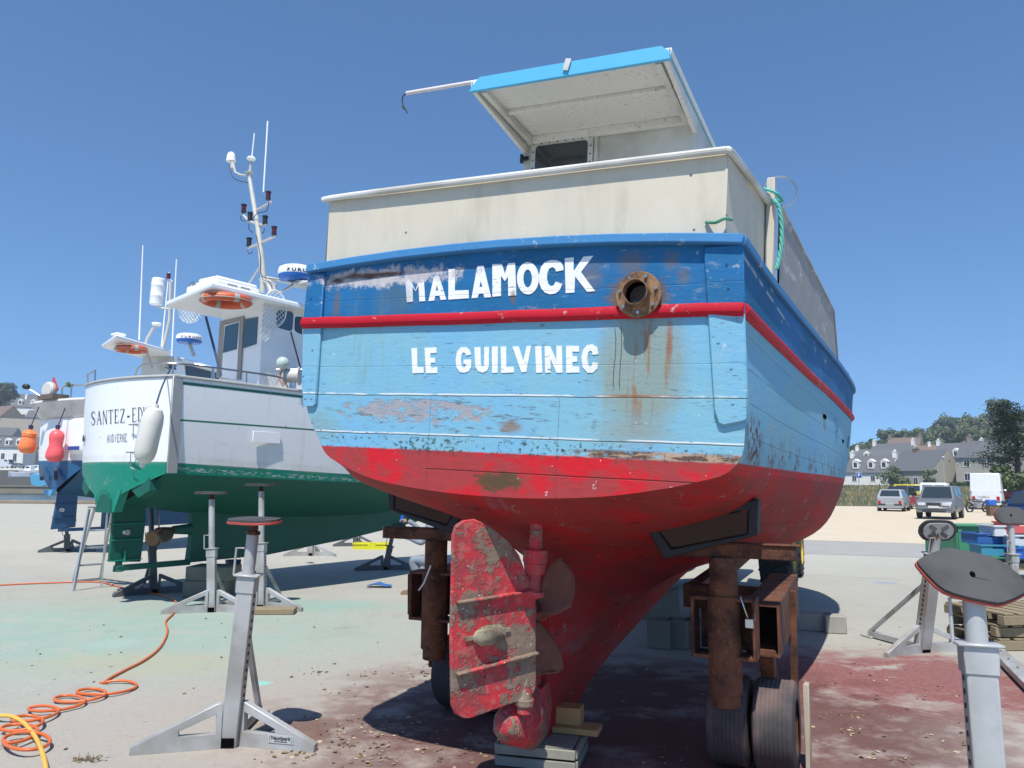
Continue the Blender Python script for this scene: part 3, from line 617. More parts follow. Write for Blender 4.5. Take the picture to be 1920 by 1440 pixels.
# keel heel carrying the pintle
rows = []
for s, hw, zb_, zt_ in ((.26, .025, .31, .36), (.29, .06, .265, .395), (.36, .085, .225, .42), (.45, .10, .185, .43), (.55, .10, .15, .435), (.62, .09, .13, .47), (.70, .075, .115, .43), (.84, .056, .115, .45)):
    rows.append([(a * hw + .02, s, zb_ + (zt_ - zb_) * t) for a, t in ((-.5, 0), (-1, .25), (-1, .7), (-.5, 1), (.5, 1), (1, .7), (1, .25), (.5, 0))])
b = MB(); b.grid(rows, True, True); b.add(rows[0], [tuple(range(8))]); b.build('keel_heel', m_rudder, boat)
b = MB(); b.prism([(-.02, .52, .42), (-.02, .68, .42), (-.02, .80, .62), (-.02, .80, .42)], (.04, 0, 0)); b.prism([(.03, .56, .41), (.03, .62, .41), (.03, .60, .53)], (.03, 0, 0)); b.build('heel_gusset', m_rudder, boat)
# ---- propeller
pc = Vector((0.0, .62, .87))
b = MB(); b.lathe([(.0, -.10), (.03, -.09), (.05, -.04), (.056, .02), (.06, .14), (.06, .2)], pc, 18, (0, 1, 0)); hub = b.build('propeller_hub', m_prop, boat)
for ang in (34, -84, 160):
    b = MB(); rows = []
    for r_, hw in ((.05, .035), (.09, .055), (.14, .09), (.20, .12), (.26, .13), (.31, .115), (.345, .07), (.36, .02)):
        pitch = math.atan(.42 / (2 * PI * r_)) * .75; row = []
        for t in (-1, -.8, -.5, 0, .5, .8, 1):
            tt = t * hw
            th = rad(ang) + max(-.95, min(.95, tt * math.cos(pitch) / r_))
            row.append(pc + Vector((r_ * math.cos(th), tt * math.sin(pitch) * 1.3 + .03 - .25 * (t * t) * hw, r_ * math.sin(th))))
        rows.append(row)
    rn_ = random.Random(int(ang) + 90); rows = [[pc + Matrix.Rotation(-.45 * (k_ / 7) ** 2, 3, 'Y') @ (p_ - pc) * (1 + (rn_.uniform(-.05, .02) if j_ in (0, 6) or k_ > 5 else 0)) for j_, p_ in enumerate(r2_)] for k_, r2_ in enumerate(rows)]
    b.grid(rows); o = b.build('propeller_blade', m_prop, boat); md = o.modifiers.new('t', 'SOLIDIFY'); md.thickness = .012; md.offset = 0
b = MB(); b.cyl((0, .78, .87), (0, .9, .87), .075, n=18); b.build('stern_bearing', m_rudder, boat)
# ================================================================ ground
def ground_mat():
    g = Gr('yard_concrete'); x, y = g.x, g.y
    big = g.noise(.35, 5, .6); mid = g.noise(2.2, 6, .65, off=3); fine = g.noise(24, 6, .78, off=7); grit = g.noise(120, 2, .6, off=2)
    c = g.mix(big, (.315, .31, .275), (.41, .405, .36)); c = g.mix(g.step(mid, .4, .7) * .35, c, (.30, .285, .25)); c = g.mix(g.step(fine, .42, .68) * .45, c, (.24, .23, .205)); c = g.mix(g.step(g.noise(2.6, 4, .6, off=91), .63, .75) * .4, c, (.20, .19, .165)); c = g.mix(g.step(grit, .58, .70) * .5, c, (.55, .52, .46)); c = g.mix(g.step(g.noise(70, 3, .7, off=41), .62, .70) * .55, c, (.15, .14, .12)); c = g.mix(g.step(g.noise(11, 6, .8, (1, .6, 1), off=23), .58, .72) * .35, c, (.22, .21, .185))
    gr = g.ell(x, y, -4.6, 8.6, 4.8, 2.9, .7, mid, .5); c = g.mix(g.m('MULTIPLY', gr, g.step(mid, .22, .58)) * .52, c, (.20, .375, .30))
    gr = g.ell(x, y, -3.0, 10.6, 2.6, .8, .8, mid, .6); c = g.mix(gr * .45, c, (.16, .36, .30))
    g2 = g.ell(x, y, -3.2, 7.2, 1.5, .7, .9, mid, .7); c = g.mix(g2 * .35, c, (.38, .33, .18))
    pk = g.ell(x, y, .6, 5.0, 4.6, 3.6, .7, mid, .5); c = g.mix(pk * .40, c, g.mix(fine, (.29, .19, .165), (.40, .29, .255)))
    blotch = g.noise(1.3, 6, .7, off=12, dist=.6)
    rd = g.ell(x, y, 3.35, 6.9, 1.75, 1.5, .55, mid, .8); c = g.mix(g.m('MULTIPLY', rd, g.step(blotch, .34, .50)) * .85, c, g.mix(g.step(fine, .35, .65), (.15, .030, .034), (.27, .095, .09)))
    rd = g.ell(x, y, .9, 5.6, 2.7, 2.4, .45, mid, .7); c = g.mix(g.m('MULTIPLY', rd, g.step(mid, .25, .5)) * .9, c, g.mix(fine, (.075, .028, .028), (.15, .06, .058)))  # red stain, painted darker to deepen the shadow under the boat
    rd = g.ell(x, y, 1.2, 4.4, 1.3, .7, .7, mid, .8); c = g.mix(rd * .6, c, (.20, .075, .07))
    rd = g.ell(x, y, -1.35, 5.35, .35, .4, .8, mid, .9); c = g.mix(rd * .7, c, (.13, .07, .05))
    for cx, cy, rx, ry, col in ((G(1232, 1000).x, 0, 1, 1, None),) and ((G(490, 1281).x, G(490, 1281).y, .10, .09, (.20, .58, .50)), (G(1660, 1093).x, G(1660, 1093).y, .25, .22, (.19, .24, .42)), (G(210, 1207).x, G(210, 1207).y, .3, .3, (.30, .40, .35))):
        c = g.mix(g.ell(x, y, cx, cy, rx, ry, .5, fine, .5) * .6, c, col)
    # old dark drips and scattered dirt, a joint between slabs
    c = g.mix(g.step(g.noise(7, 5, .75, off=33), .63, .70) * .5, c, (.13, .10, .08)); c = g.mix(g.step(g.noise(.9, 6, .7, (1, .5, 1), off=71), .55, .7) * .3, c, (.27, .255, .22))
    c = g.mix(g.step(g.noise(5, 5, .75, (1, 3, 1), off=50), .66, .72) * .3, c, (.55, .52, .46))
    j = g.band(y - x * -.33, 16.4, .03); c = g.mix(g.m('MULTIPLY', j, g.step(x, 2, 3)) * .6, c, (.10, .10, .09))
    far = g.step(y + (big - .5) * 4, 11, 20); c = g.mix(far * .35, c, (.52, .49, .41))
    return g.out(c, .9, bump=fine + grit * .5, bs=.35, bd=.006, spec=.2)
def sheet(name, pts, z, mat):
    b = MB(); b.prism([(p[0], p[1], z) for p in pts], (0, 0, 0)); o = b.build(name, mat); o['kind'] = 'structure'; return o
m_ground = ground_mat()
QL = [(-220, 44), (-25, 50.5), (-9, 53), (2, 56), (30, 400)]
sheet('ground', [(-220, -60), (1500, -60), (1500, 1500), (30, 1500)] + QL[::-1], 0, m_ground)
b = MB(); b.grid([[(x, y, 0), (x + (.0), y + .0, -4)] for x, y in QL], False); o = b.build('quay_wall', simple('quay_stone', (.22, .20, .17), .9, 0, .4, 2)); tag(o, 'low concrete quay edge between the yard and the harbour water', 'quay')
def gravel():
    g = Gr('pale_sandy_gravel'); n = g.noise(.5, 5, .6); f = g.noise(9, 5, .7, off=2); t = g.noise(.25, 4, .6, (1, 5, 1), off=8)
    c = g.mix(n, (.50, .43, .325), (.60, .52, .40)); c = g.mix(g.step(f, .45, .7) * .35, c, (.45, .38, .28)); c = g.mix(g.step(t, .5, .62) * .25, c, (.50, .44, .34)); return g.out(c, .95, bump=f, bs=.5, bd=.02, spec=.1)
sheet('gravel_car_park', [(3.5, 25.5), (8, 24.0), (20, 20.0), (60, 12), (200, 12), (200, 80), (10, 80), (3.5, 40)], .008, gravel())
sheet('asphalt_road', [(2, 20.5), (3.5, 25.5), (8, 24.0), (20, 20.0), (60, 12), (60, 6.5), (20, 14.8), (8, 18.9)], .004, simple('grey_worn_asphalt', (.33, .32, .30), .9, 0, .18, 1.5, bs=.3))
# quay edge timber
b = MB(); b.beam((-40, 48.6, .1), (-25.2, 50.2, .1), .35, .2); b.beam((-25, 50.2, .1), (-9.5, 52.6, .1), .35, .18); tag(b.build('quay_kerb', simple('old_timber', (.28, .23, .16), .9, 0, .35, 3), bevel=.03), 'long weathered kerb beam along the quay edge behind the boats', 'kerb')
# ---- shells and dried weed scraped off the hull: nobody could count them
def scatter(name, label, pts, size, cols, seed, flat=.35, n_each=1):
    r = random.Random(seed); b = MB()
    for (x, y) in pts:
        s_ = size * r.uniform(.5, 1.3); a = r.uniform(0, 6.28); b.cur = r.randrange(len(cols))
        M = Matrix.Translation((x, y, s_ * .25)) @ Matrix.Rotation(a, 4, 'Z') @ Matrix.Rotation(r.uniform(-.5, .5), 4, 'X')
        k = 6; ring1 = [M @ Vector((s_ * math.cos(t * 2 * PI / k) * r.uniform(.8, 1.15), .55 * s_ * math.sin(t * 2 * PI / k), r.uniform(-.1, .1) * s_)) for t in range(k)]
        top_ = M @ Vector((r.uniform(-.2, .2) * s_, 0, flat * s_)); bot = M @ Vector((0, 0, -.1 * s_))
        b.add(ring1 + [top_, bot], [(i, (i + 1) % k, k) for i in range(k)] + [((i + 1) % k, i, k + 1) for i in range(k)], True)
    o = b.build(name, cols); tag(o, label, 'debris', kind='stuff'); return o
m_sh = [simple('mussel_shell_brown', (.20, .14, .07), .6, 0, .4, 40), simple('weed_brown', (.10, .075, .04), .8, 0, .4, 40), simple('shell_cream', (.42, .34, .22), .6, 0, .3, 40)]
pts = []
def cl(px, py, n, sp):
    c = G(px, py)
    for _ in range(n): pts.append((c.x + rnd.gauss(0, sp), c.y + rnd.gauss(0, sp)))
for a in ((590, 1262, 14, .09), (690, 1265, 12, .08), (640, 1290, 8, .12), (650, 1370, 60, .22), (740, 1400, 60, .20), (620, 1400, 30, .15), (800, 1270, 30, .18), (1590, 1370, 14, .05), (1640, 1415, 10, .06), (1690, 1425, 8, .05), (1600, 1340, 14, .10), (1460, 1425, 26, .05), (700, 1420, 20, .1), (560, 1420, 12, .1), (1720, 1310, 14, .22), (1650, 1280, 14, .3), (1540, 1340, 10, .15), (860, 1410, 30, .2), (1760, 1390, 10, .1), (150, 1425, 12, .03), (1250, 1415, 12, .15)): cl(*a)
for _ in range(150): pts.append((rnd.uniform(-4.5, 5), rnd.uniform(4.3, 9.5)))
scatter('shell_debris', 'scraped off mussel shells and dried weed scattered over the stained concrete', pts, .017, m_sh, 5)
# ================================================================ stands
m_galv = simple('galvanised_steel', (.47, .48, .48), .45, .15, .38, 9, bs=.15, dirt=(.24, .22, .19), da=.7)
m_galvd = simple('shaded_dark_galvanised_steel', (.13, .14, .15), .6, .4, .3, 5)  # dark steel: pad ribs, and painted-in shade for stands under the boats
m_redply = simple('red_painted_plate_edge', (.42, .07, .05), .6, 0, .3, 20)
m_pad = simple('dusty_black_rubber', (.034, .034, .036), .85, 0, .6, 7, dirt=(.09, .09, .09), da=.6)
PADC = [(.205, .0), (.20, .045), (.15, .105), (.08, .122), (-.08, .122), (-.15, .105), (-.20, .045), (-.205, 0), (-.20, -.045), (-.15, -.105), (-.08, -.122), (.08, -.122), (.15, -.105), (.20, -.045)]
PADN = [(.235, .0), (.232, .02), (.16, .10), (.09, .135), (-.06, .14), (-.12, .125), (-.215, .045), (-.235, .02), (-.235, -.005), (-.16, -.10), (-.09, -.135), (.06, -.14), (.12, -.125), (.215, -.045)]
def stand(base, top, label, rz=0, normal=(0, 0, 1), prz=0, mat=None, ribbed=False, group='boat stands in the yard', pad_s=1.0, padc=PADC, foot_h=.26, wing=.5, sticker=False, col_w=.10, split=.60, rear=True, red=True, rearlen=.62):
    mat = mat or m_galv
    t = thing('boat_stand', label, 'boat stand', loc=(base[0], base[1], 0), rz=rz, group=group)
    Mi = Matrix.Rotation(-rz, 3, 'Z'); tp = Mi @ (Vector(top) - Vector((base[0], base[1], 0)))
    foot = Vector((0, 0, .0)); ax = (tp - foot).normalized(); L = (tp - foot).length; mid = foot + ax * L * split
    b = MB(); b.beam(foot, mid, col_w, col_w, (0, 1, 0)); c = b.build('column', mat, t, bevel=.008, seg=2)
    hm = m_dark
    side = ax.cross(Vector((0, 1, 0))).normalized()
    b = MB()
    for i in range(16):
        p = foot + (mid - foot) * (.2 + .78 * i / 16)
        for sg in (1, -1): b.box(p + side * sg * (col_w / 2 + .0012), (.004, .018, .018), None)
    o = b.build('pin_holes', hm, c); o['kind'] = 'stuff'
    b = MB(); b.beam(mid - ax * .10, mid + ax * .005, col_w + .012, col_w + .012, (0, 1, 0)); b.beam(mid, mid + ax * .012, col_w + .05, col_w + .04, (0, 1, 0)); b.build('collar', mat, t, bevel=.004)
    b = MB(); b.tube([mid + ax * .01 + Vector((-.085, -.02, 0)), mid + ax * .17 + Vector((-.085, -.02, 0)), mid + ax * .17 + Vector((-.03, -.02, 0))], .007, 6); b.build('locking_handle', mat, t)
    b = MB(); b.cyl(mid - ax * .02, tp - ax * .07, col_w * .37, n=18); b.build('inner_tube', mat, t)
    b = MB(); b.cyl(tp - ax * .10, tp - ax * .02, .027, n=12); b.cyl(tp - ax * .085, tp - ax * .065, .045, n=6); b.build('screw_jack', m_rust, t)
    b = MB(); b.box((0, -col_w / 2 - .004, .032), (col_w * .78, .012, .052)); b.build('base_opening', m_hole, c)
    # wings
    for sg in (1, -1):
        d = Vector((sg * math.cos(rad(14)), -math.sin(rad(14)), 0)); st_ = d * (col_w / 2)
        P = lambda u, z: st_ + d * u + Vector((0, 0, z))
        b = MB(); nv = Vector((-d.y, d.x, 0)) * .05
        b.prism([P(0, .0), P(wing, .0), P(wing, .045), P(.03, foot_h), P(0, foot_h)], nv, [[P(.035, .085), P(.035, foot_h - .06), P(.24, .115), P(.24, .085)]])
        b.build('foot', mat, t, bevel=.003)
    if rear:
        b = MB(); k = foot + (mid - foot) * .72; b.beam(k + Vector((0, .045, 0)), Vector((0, rearlen, .05)), .035, .035, (0, 1, 0)); b.beam(Vector((0, .05, .05)), Vector((0, rearlen, .04)), .05, .06); b.box((0, rearlen, .01), (.11, .16, .02)); b.build('rear_brace', mat, t, bevel=.003)
    nz = (Mi @ Vector(normal)).normalized(); q = nz.to_track_quat('Z', 'Y').to_matrix() @ Matrix.Rotation(prz, 3, 'Z')
    M = Matrix.Translation(tp) @ q.to_4x4() @ Matrix.Scale(pad_s, 4)
    b = MB(); b.M = M; rimp = [(v.x, v.y, 0) for v in cr([(x, y, 0) for x, y in padc], 2, True)]
    b.prism([(x, y, -.018) for x, y, _ in rimp], (0, 0, .016)); pl = b.build('pad_plate', m_redply if red else m_pad, t, bevel=.004)
    b = MB(); b.M = M; hole = [(.013 * math.cos(a), .018 * math.sin(a), -.002) for a in [k * PI / 5 for k in range(10)]]
    b.prism([(x * .975, y * .965, -.002) for x, y, _ in rimp], (0, 0, .016), [hole]); b.build('rubber_pad', m_pad, t, bevel=.005)
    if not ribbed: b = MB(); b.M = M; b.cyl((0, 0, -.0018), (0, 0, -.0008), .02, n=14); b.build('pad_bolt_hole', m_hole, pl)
    if ribbed:
        b = MB(); b.M = M
        b.prism([(x * .80, y * .78, -.034) for x, y, _ in rimp], (0, 0, .016)); b.build('pad_backing', simple('cast_aluminium', (.42, .43, .44), .4, .5), t, bevel=.006)
        for k in range(4):
            a = rad(33 if k in (0, 2) else -33) + (PI if k > 1 else 0); b = MB(); b.M = M @ Matrix.Rotation(a, 4, 'Z')
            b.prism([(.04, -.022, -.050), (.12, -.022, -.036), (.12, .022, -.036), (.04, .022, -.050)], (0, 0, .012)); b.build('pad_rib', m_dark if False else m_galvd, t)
    if sticker:
        d = Vector((math.cos(rad(14)), -math.sin(rad(14)), 0)); n_ = Vector((-d.y, d.x, 0)); P = d * (col_w / 2 + .285) + Vector((0, 0, .062)) - n_ * .0035
        R = Matrix((d, Vector((0, 0, 1)), -n_)).transposed().to_4x4()
        b = MB(); b.M = Matrix.Translation(P) @ R; b.box((0, 0, 0), (.165, .05, .002)); lb = b.build('maker_label', simple('grey_label', (.45, .46, .47), .5), t, bevel=.001)
        text_mesh('Nautipark', .031, 'label_text', m_dark, lb, Matrix.Translation(P - n_ * .0018 + Vector((0, 0, -.004))) @ R, .0006)
        for sg in (-1, 1):
            b = MB(); b.M = Matrix.Translation(P - n_ * .0018) @ R
            b.tube([(sg * (.074 - .010 * (1 - math.cos(a))) , .018 * math.sin(a) , 0) for a in [rad(k) for k in range(-80, 81, 20)]], .0018, 5); b.build('label_emblem', m_redply if sg < 0 else simple('label_green', (.08, .25, .15), .6), lb)
        b = MB(); b.M = Matrix.Translation(P - n_ * .0018) @ R; b.box((0, -.014, 0), (.085, .004, .001)); b.build('label_line', m_dark, lb)
    return t
A = G(431, 1398); tpA = D(477, 976, 5.02)
stand(A, tpA, 'front left galvanised boat stand with a level red-rimmed pad near the orange hose', rz=rad(2), normal=(-.03, -.05, 1), prz=rad(-2), sticker=True, pad_s=.93, split=.75)
tpB = D(1822, 1080, 3.10); stand((tpB.x - .02, 3.02), tpB, 'large tilted black pad on a thick stand, nearest at the right frame edge', rz=rad(-18), normal=(-.08, -.74, .67), prz=rad(-14), padc=PADN, pad_s=.82, col_w=.105, rearlen=.5, split=.80)
Cb = G(1728, 1222); tpC = D(1757, 994, 7.75)
stand(Cb, tpC, 'stand with its ribbed pad underside turned to the camera, beside the red paint stain', rz=rad(14), normal=(.05, .93, .36), prz=rad(0), ribbed=True, pad_s=.86, red=False, col_w=.115, rearlen=.75, split=.80)
Dd = G(1903, 1150); tpD = D(1895, 967, Dd.y)
stand(Dd, tpD, 'far right stand with a black round pad in front of the dark blue car', rz=rad(10), normal=(-.1, -.9, .45), pad_s=1.0)
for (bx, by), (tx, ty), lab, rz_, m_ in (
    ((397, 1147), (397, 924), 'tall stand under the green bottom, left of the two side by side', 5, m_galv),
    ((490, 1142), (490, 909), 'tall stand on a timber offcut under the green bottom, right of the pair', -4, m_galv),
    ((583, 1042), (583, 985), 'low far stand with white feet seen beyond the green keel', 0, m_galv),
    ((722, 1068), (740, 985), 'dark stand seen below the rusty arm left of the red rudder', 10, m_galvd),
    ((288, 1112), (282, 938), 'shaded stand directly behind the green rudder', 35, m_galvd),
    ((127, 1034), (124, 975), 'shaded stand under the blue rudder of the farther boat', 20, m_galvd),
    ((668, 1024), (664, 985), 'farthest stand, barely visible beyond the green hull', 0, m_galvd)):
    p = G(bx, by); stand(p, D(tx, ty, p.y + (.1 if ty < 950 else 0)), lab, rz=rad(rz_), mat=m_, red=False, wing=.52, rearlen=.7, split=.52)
# timber under the stand and other loose pieces
m_wood = simple('weathered_wood', (.26, .21, .13), .9, 0, .35, 12); m_newwood = simple('fresh_pine', (.45, .27, .11), .8, 0, .2, 8)
p = G(503, 1153); b = MB(); b.box((0, 0, .035), (.58, .22, .07)); tag(b.build('timber_offcut', m_wood, bevel=.008), 'grey timber offcut lying under the foot of the stand', 'timber').location = (p.x, p.y + .1, 0)
bpy.data.objects['timber_offcut'].rotation_euler.z = rad(5)
m_block = simple('concrete_block', (.33, .31, .27), .95, 0, .25, 8, bs=.5); m_blockd = simple('shaded_concrete', (.20, .19, .15), .95, 0, .35, 6, bs=.5)  # second concrete is a darker copy, shade painted in for blocks under hulls
def block(name, px, py, size, rz_, label, z=0, mat=None, group=None, dy=0, holes=False, cat='block'):
    p = G(px, py, z) if z == 0 else G(px, py, z); t = MB(); sx, sy, sz = size
    if holes:
        o_ = [(-sx / 2, -sy / 2, 0), (sx / 2, -sy / 2, 0), (sx / 2, -sy / 2, sz), (-sx / 2, -sy / 2, sz)]
        hs = [[(-sx * .42, -sy / 2, sz * .15), (-sx * .06, -sy / 2, sz * .15), (-sx * .06, -sy / 2, sz * .85), (-sx * .42, -sy / 2, sz * .85)], [(sx * .06, -sy / 2, sz * .15), (sx * .42, -sy / 2, sz * .15), (sx * .42, -sy / 2, sz * .85), (sx * .06, -sy / 2, sz * .85)]]
        t.prism(o_, (0, sy, 0), hs)
    else: t.box((0, 0, sz / 2), size)
    o = t.build(name, mat or m_block, bevel=.012, seg=2); o.location = (p.x, p.y + sy / 2 + dy, z); o.rotation_euler.z = rad(rz_); return tag(o, label, cat, group)
p = G(403, 1140)
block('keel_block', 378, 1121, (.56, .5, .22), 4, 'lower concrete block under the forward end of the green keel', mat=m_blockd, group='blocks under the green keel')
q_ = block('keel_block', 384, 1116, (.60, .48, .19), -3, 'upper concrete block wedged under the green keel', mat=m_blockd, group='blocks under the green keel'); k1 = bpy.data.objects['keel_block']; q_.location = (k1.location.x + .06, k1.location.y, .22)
block('breeze_block', 1533, 1184, (.40, .2, .19), -12, 'concrete block lying left in the pair by the red stain', group='breeze blocks by the trailer', holes=False)
block('breeze_block', 1572, 1189, (.22, .2, .19), -10, 'small concrete block with a hole, right in the pair by the red stain', group='breeze blocks by the trailer')
for i, (px, lb) in enumerate(((1243, 'left'), (1278, 'middle'), (1313, 'right'))):
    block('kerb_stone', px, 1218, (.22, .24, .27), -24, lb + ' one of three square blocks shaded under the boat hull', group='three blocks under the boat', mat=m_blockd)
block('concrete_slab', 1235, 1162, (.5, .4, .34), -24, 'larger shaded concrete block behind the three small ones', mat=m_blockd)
# timber packing under the heel
def slat_box(root, w_, d_, h_, mat, name='slat', rows=2):
    for k in range(rows):
        z = h_ * (k + .5) / rows
        for y in (-d_ / 2, d_ / 2): b = MB(); b.box((0, y, z), (w_, .022, h_ / rows - .012)); b.build(name, mat, root, bevel=.003)
        for x in (-w_ / 2, w_ / 2): b = MB(); b.box((x, 0, z), (.022, d_ - .03, h_ / rows - .012)); b.build(name, mat, root, bevel=.003)
m_crate = simple('greenish_grey_crate_wood', (.27, .27, .22), .9, 0, .35, 9)

cc = G(1020, 1445); cr_ = thing('keel_crate', 'old wooden crate packed under the red keel heel', 'crate', loc=(cc.x, cc.y + .22, 0), rz=rad(-14))
slat_box(cr_, .46, .42, .125, m_crate)
b = MB(); b.box((0, 0, .118), (.42, .38, .012)); b.build('lid', m_crate, cr_)
pp = (cc.x + .02, cc.y + .24)
b = MB(); b.box((0, 0, 0), (.36, .16, .035)); o = tag(b.build('wedge_board', m_newwood, bevel=.004), 'wide pale board lying on the crate beside the red heel', 'board', 'boards packed under the keel'); o.location = (cc.x + .17, cc.y + .30, .146); o.rotation_euler.z = rad(-16)
b = MB(); b.box((0, 0, 0), (.17, .13, .10)); o = tag(b.build('wedge_block', m_newwood, bevel=.004), 'short pale timber block on the board, right of the red heel', 'timber', 'boards packed under the keel'); o.location = (cc.x + .16, cc.y + .34, .214); o.rotation_euler.z = rad(-16)
# ================================================================ trailer
TF = Frame((-.173, 4.108, 0), 24, 0)
tr = thing('boat_trailer', 'rusty hydraulic boat trailer carrying the big blue and red boat', 'trailer', M=TF.M)
m_tyre = simple('solid_grey_tyre', (.045, .044, .046), .85, 0, .45, 7, bs=.4, dirt=(.15, .10, .09), da=.8)
PS = {1: TF.loc(D(1381, 1180, 4.55)), -1: TF.loc(D(818, 1100, 5.55))}
for sg in (1, -1):
    px_ = 1.07 if sg > 0 else -.93; s0 = .95 if sg > 0 else 1.25; zt_ = 1.20
    zb_ = .40
    b = MB(); b.cyl((px_, s0, zb_), (px_, s0, zt_), .078, n=20); b.build('ram', m_rust, tr, bevel=.004)
    b = MB(); b.cyl((px_, s0, .47), (px_, s0, .99), .092, n=20); b.build('post_sleeve', m_rust, tr, bevel=.003)
    b = MB()
    for (cx, cz, w_, h_) in ((0, .975, .34, .02), (0, .665, .34, .02)): b.box((px_ + cx, s0 + .02, cz), (w_, .16, h_))
    for cx in (-.165, .165): b.box((px_ + cx, s0 + .02, .82), (.02, .16, .33))
    b.build('post_bracket', m_rust, tr, bevel=.004); b = MB(); b.box((px_, s0 + .12, .82), (.30, .012, .28)); b.build('bracket_gap_fill', m_rust, tr)  # plate added behind the bracket so its gap reads dark
    b = MB(); b.box((px_ + .06 * sg, s0, 1.235), (.66 if sg > 0 else .72, .075, .075)); b.box((px_ + .06 * sg, s0, 1.277), (.70, .10, .008)); b.build('bunk_arm', m_rust, tr, bevel=.004)
    b = MB(); b.box((px_ + sg * .385, s0, 1.235), (.006, .065, .06)); b.build('arm_end', simple('bright_rust', (.40, .16, .06), .8), tr)
    b = MB(); b.box((px_ - sg * .02, s0, 1.30), (.06, .05, .10)); b.cyl((px_ - sg * .02, s0 - .05, 1.32), (px_ - sg * .02, s0 + .05, 1.32), .03, n=12); b.build('bunk_pivot', m_rust, tr, bevel=.003)
    # bunk: dark framed timber tilted against the bilge
    Q = [(sg * a_, s0 - .10, z_ + (.07 if sg < 0 else 0)) for a_, z_ in ((.64, 1.375), (1.28, 1.525), (1.27, 1.33), (.76, 1.18))]
    ci = Vector((sum(q[0] for q in Q) / 4, 0, sum(q[2] for q in Q) / 4)); Qi = [(ci.x + (q[0] - ci.x) * .80, q[1] + .01, ci.z + (q[2] - ci.z) * .62) for q in Q]
    b = MB(); b.prism(Qi, (0, .12, 0)); b.build('bunk_timber', simple('dark_brown_timber', (.06, .027, .016), .85, 0, .5, 8), tr)
    b = MB(); b.prism(Q, (0, .14, 0), [[(ci.x + (q[0] - ci.x) * .82, q[1], ci.z + (q[2] - ci.z) * .66) for q in Q]]); b.build('bunk_rubber', m_dark, tr, bevel=.008)
    # long beams
    b = MB(); xo = px_ + sg * .19
    for k in (-.085, .085): b.beam((xo + k, s0 + .1, .80), (xo + k, 2.35, .84), .012, .28)
    b.beam((xo, s0 + .1, .935), (xo, 2.35, .975), .17, .012); b.beam((xo, s0 + .1, .665), (xo, 2.35, .705), .17, .012); b.build('side_beam', m_rust, tr)
    b = MB(); b.beam((sg * .62, 2.3, .80), (sg * .50, 7.6, .88), .10, .14); b.box((sg * .93, 2.3, .80), (.72, .12, .16)); b.build('inner_beam', m_rust, tr)
    if sg > 0: b = MB(); b.beam((xo, 1.2, .66), (xo, 1.5, .27), .08, .10); b.build('wheel_bracket', m_rust, tr, bevel=.004)
    b = MB(); b.box((xo + sg * .10, 1.75, .58), (.045, .05, .72)); b.build('steady_bar', m_rust, tr, bevel=.003)
    ws = 1.26 if sg > 0 else 1.62
    for k, wx in enumerate((1.05, 1.30) if sg > 0 else (.66, .92)):
        wc = Vector((wx * sg, ws, .25)); b = MB()
        b.lathe([(.15, -.110), (.222, -.112), (.242, -.102), (.25, -.085)] + [(.25 - (.004 if k % 2 else 0), -.08 + k * .0114) for k in range(15)] + [(.25, .085), (.242, .102), (.222, .112), (.15, .110)], wc, 40, (1, 0, 0)); w_ = b.build('wheel', m_tyre, tr)
        b = MB(); b.lathe([(0, -.09), (.15, -.09), (.16, -.10), (.16, .10), (.15, .09), (0, .09)], wc, 24, (1, 0, 0)); b.build('rim', m_rust, w_)
    b = MB(); b.cyl(((.95 if sg > 0 else .56) * sg, ws, .27), ((1.40 if sg > 0 else 1.0) * sg, ws, .27), .04, n=12); b.build('axle', m_rust, tr)
b = MB(); b.box((0, 7.6, .95), (1.4, .16, .28)); b.box((0, 8.2, .95), (.2, 1.2, .2)); b.build('front_crossbeam', m_rust, tr, bevel=.005)
b = MB(); q_ = TF.loc(D(1388, 1118, 4.45)); b.tube([q_, q_ + Vector((.02, -.0, -.06)), q_ + Vector((.04, 0, -.12))], .006, 6); b.box(q_ + Vector((.045, -.005, -.14)), (.045, .02, .05)); b.build('padlock', m_steel, tr, bevel=.003)
q_ = TF.loc(D(808, 1060, 5.45)); b = MB(); b.tube([q_, q_ + Vector((-.05, 0, -.12)), q_ + Vector((-.09, 0, -.17))], .006, 6); b.build('locking_wire', m_steel, tr)
# wheel chock board
c = TF.M @ Vector((1.46, 1.30, 0)); b = MB(); b.box((0, 0, .24), (.03, .10, .48)); o = tag(b.build('chock_board', simple('pale_board', (.42, .36, .27), .8), bevel=.004), 'pale upright board leaning against the outer trailer wheel', 'board'); o.location = c; o.rotation_euler = (rad(-3), 0, rad(-24))
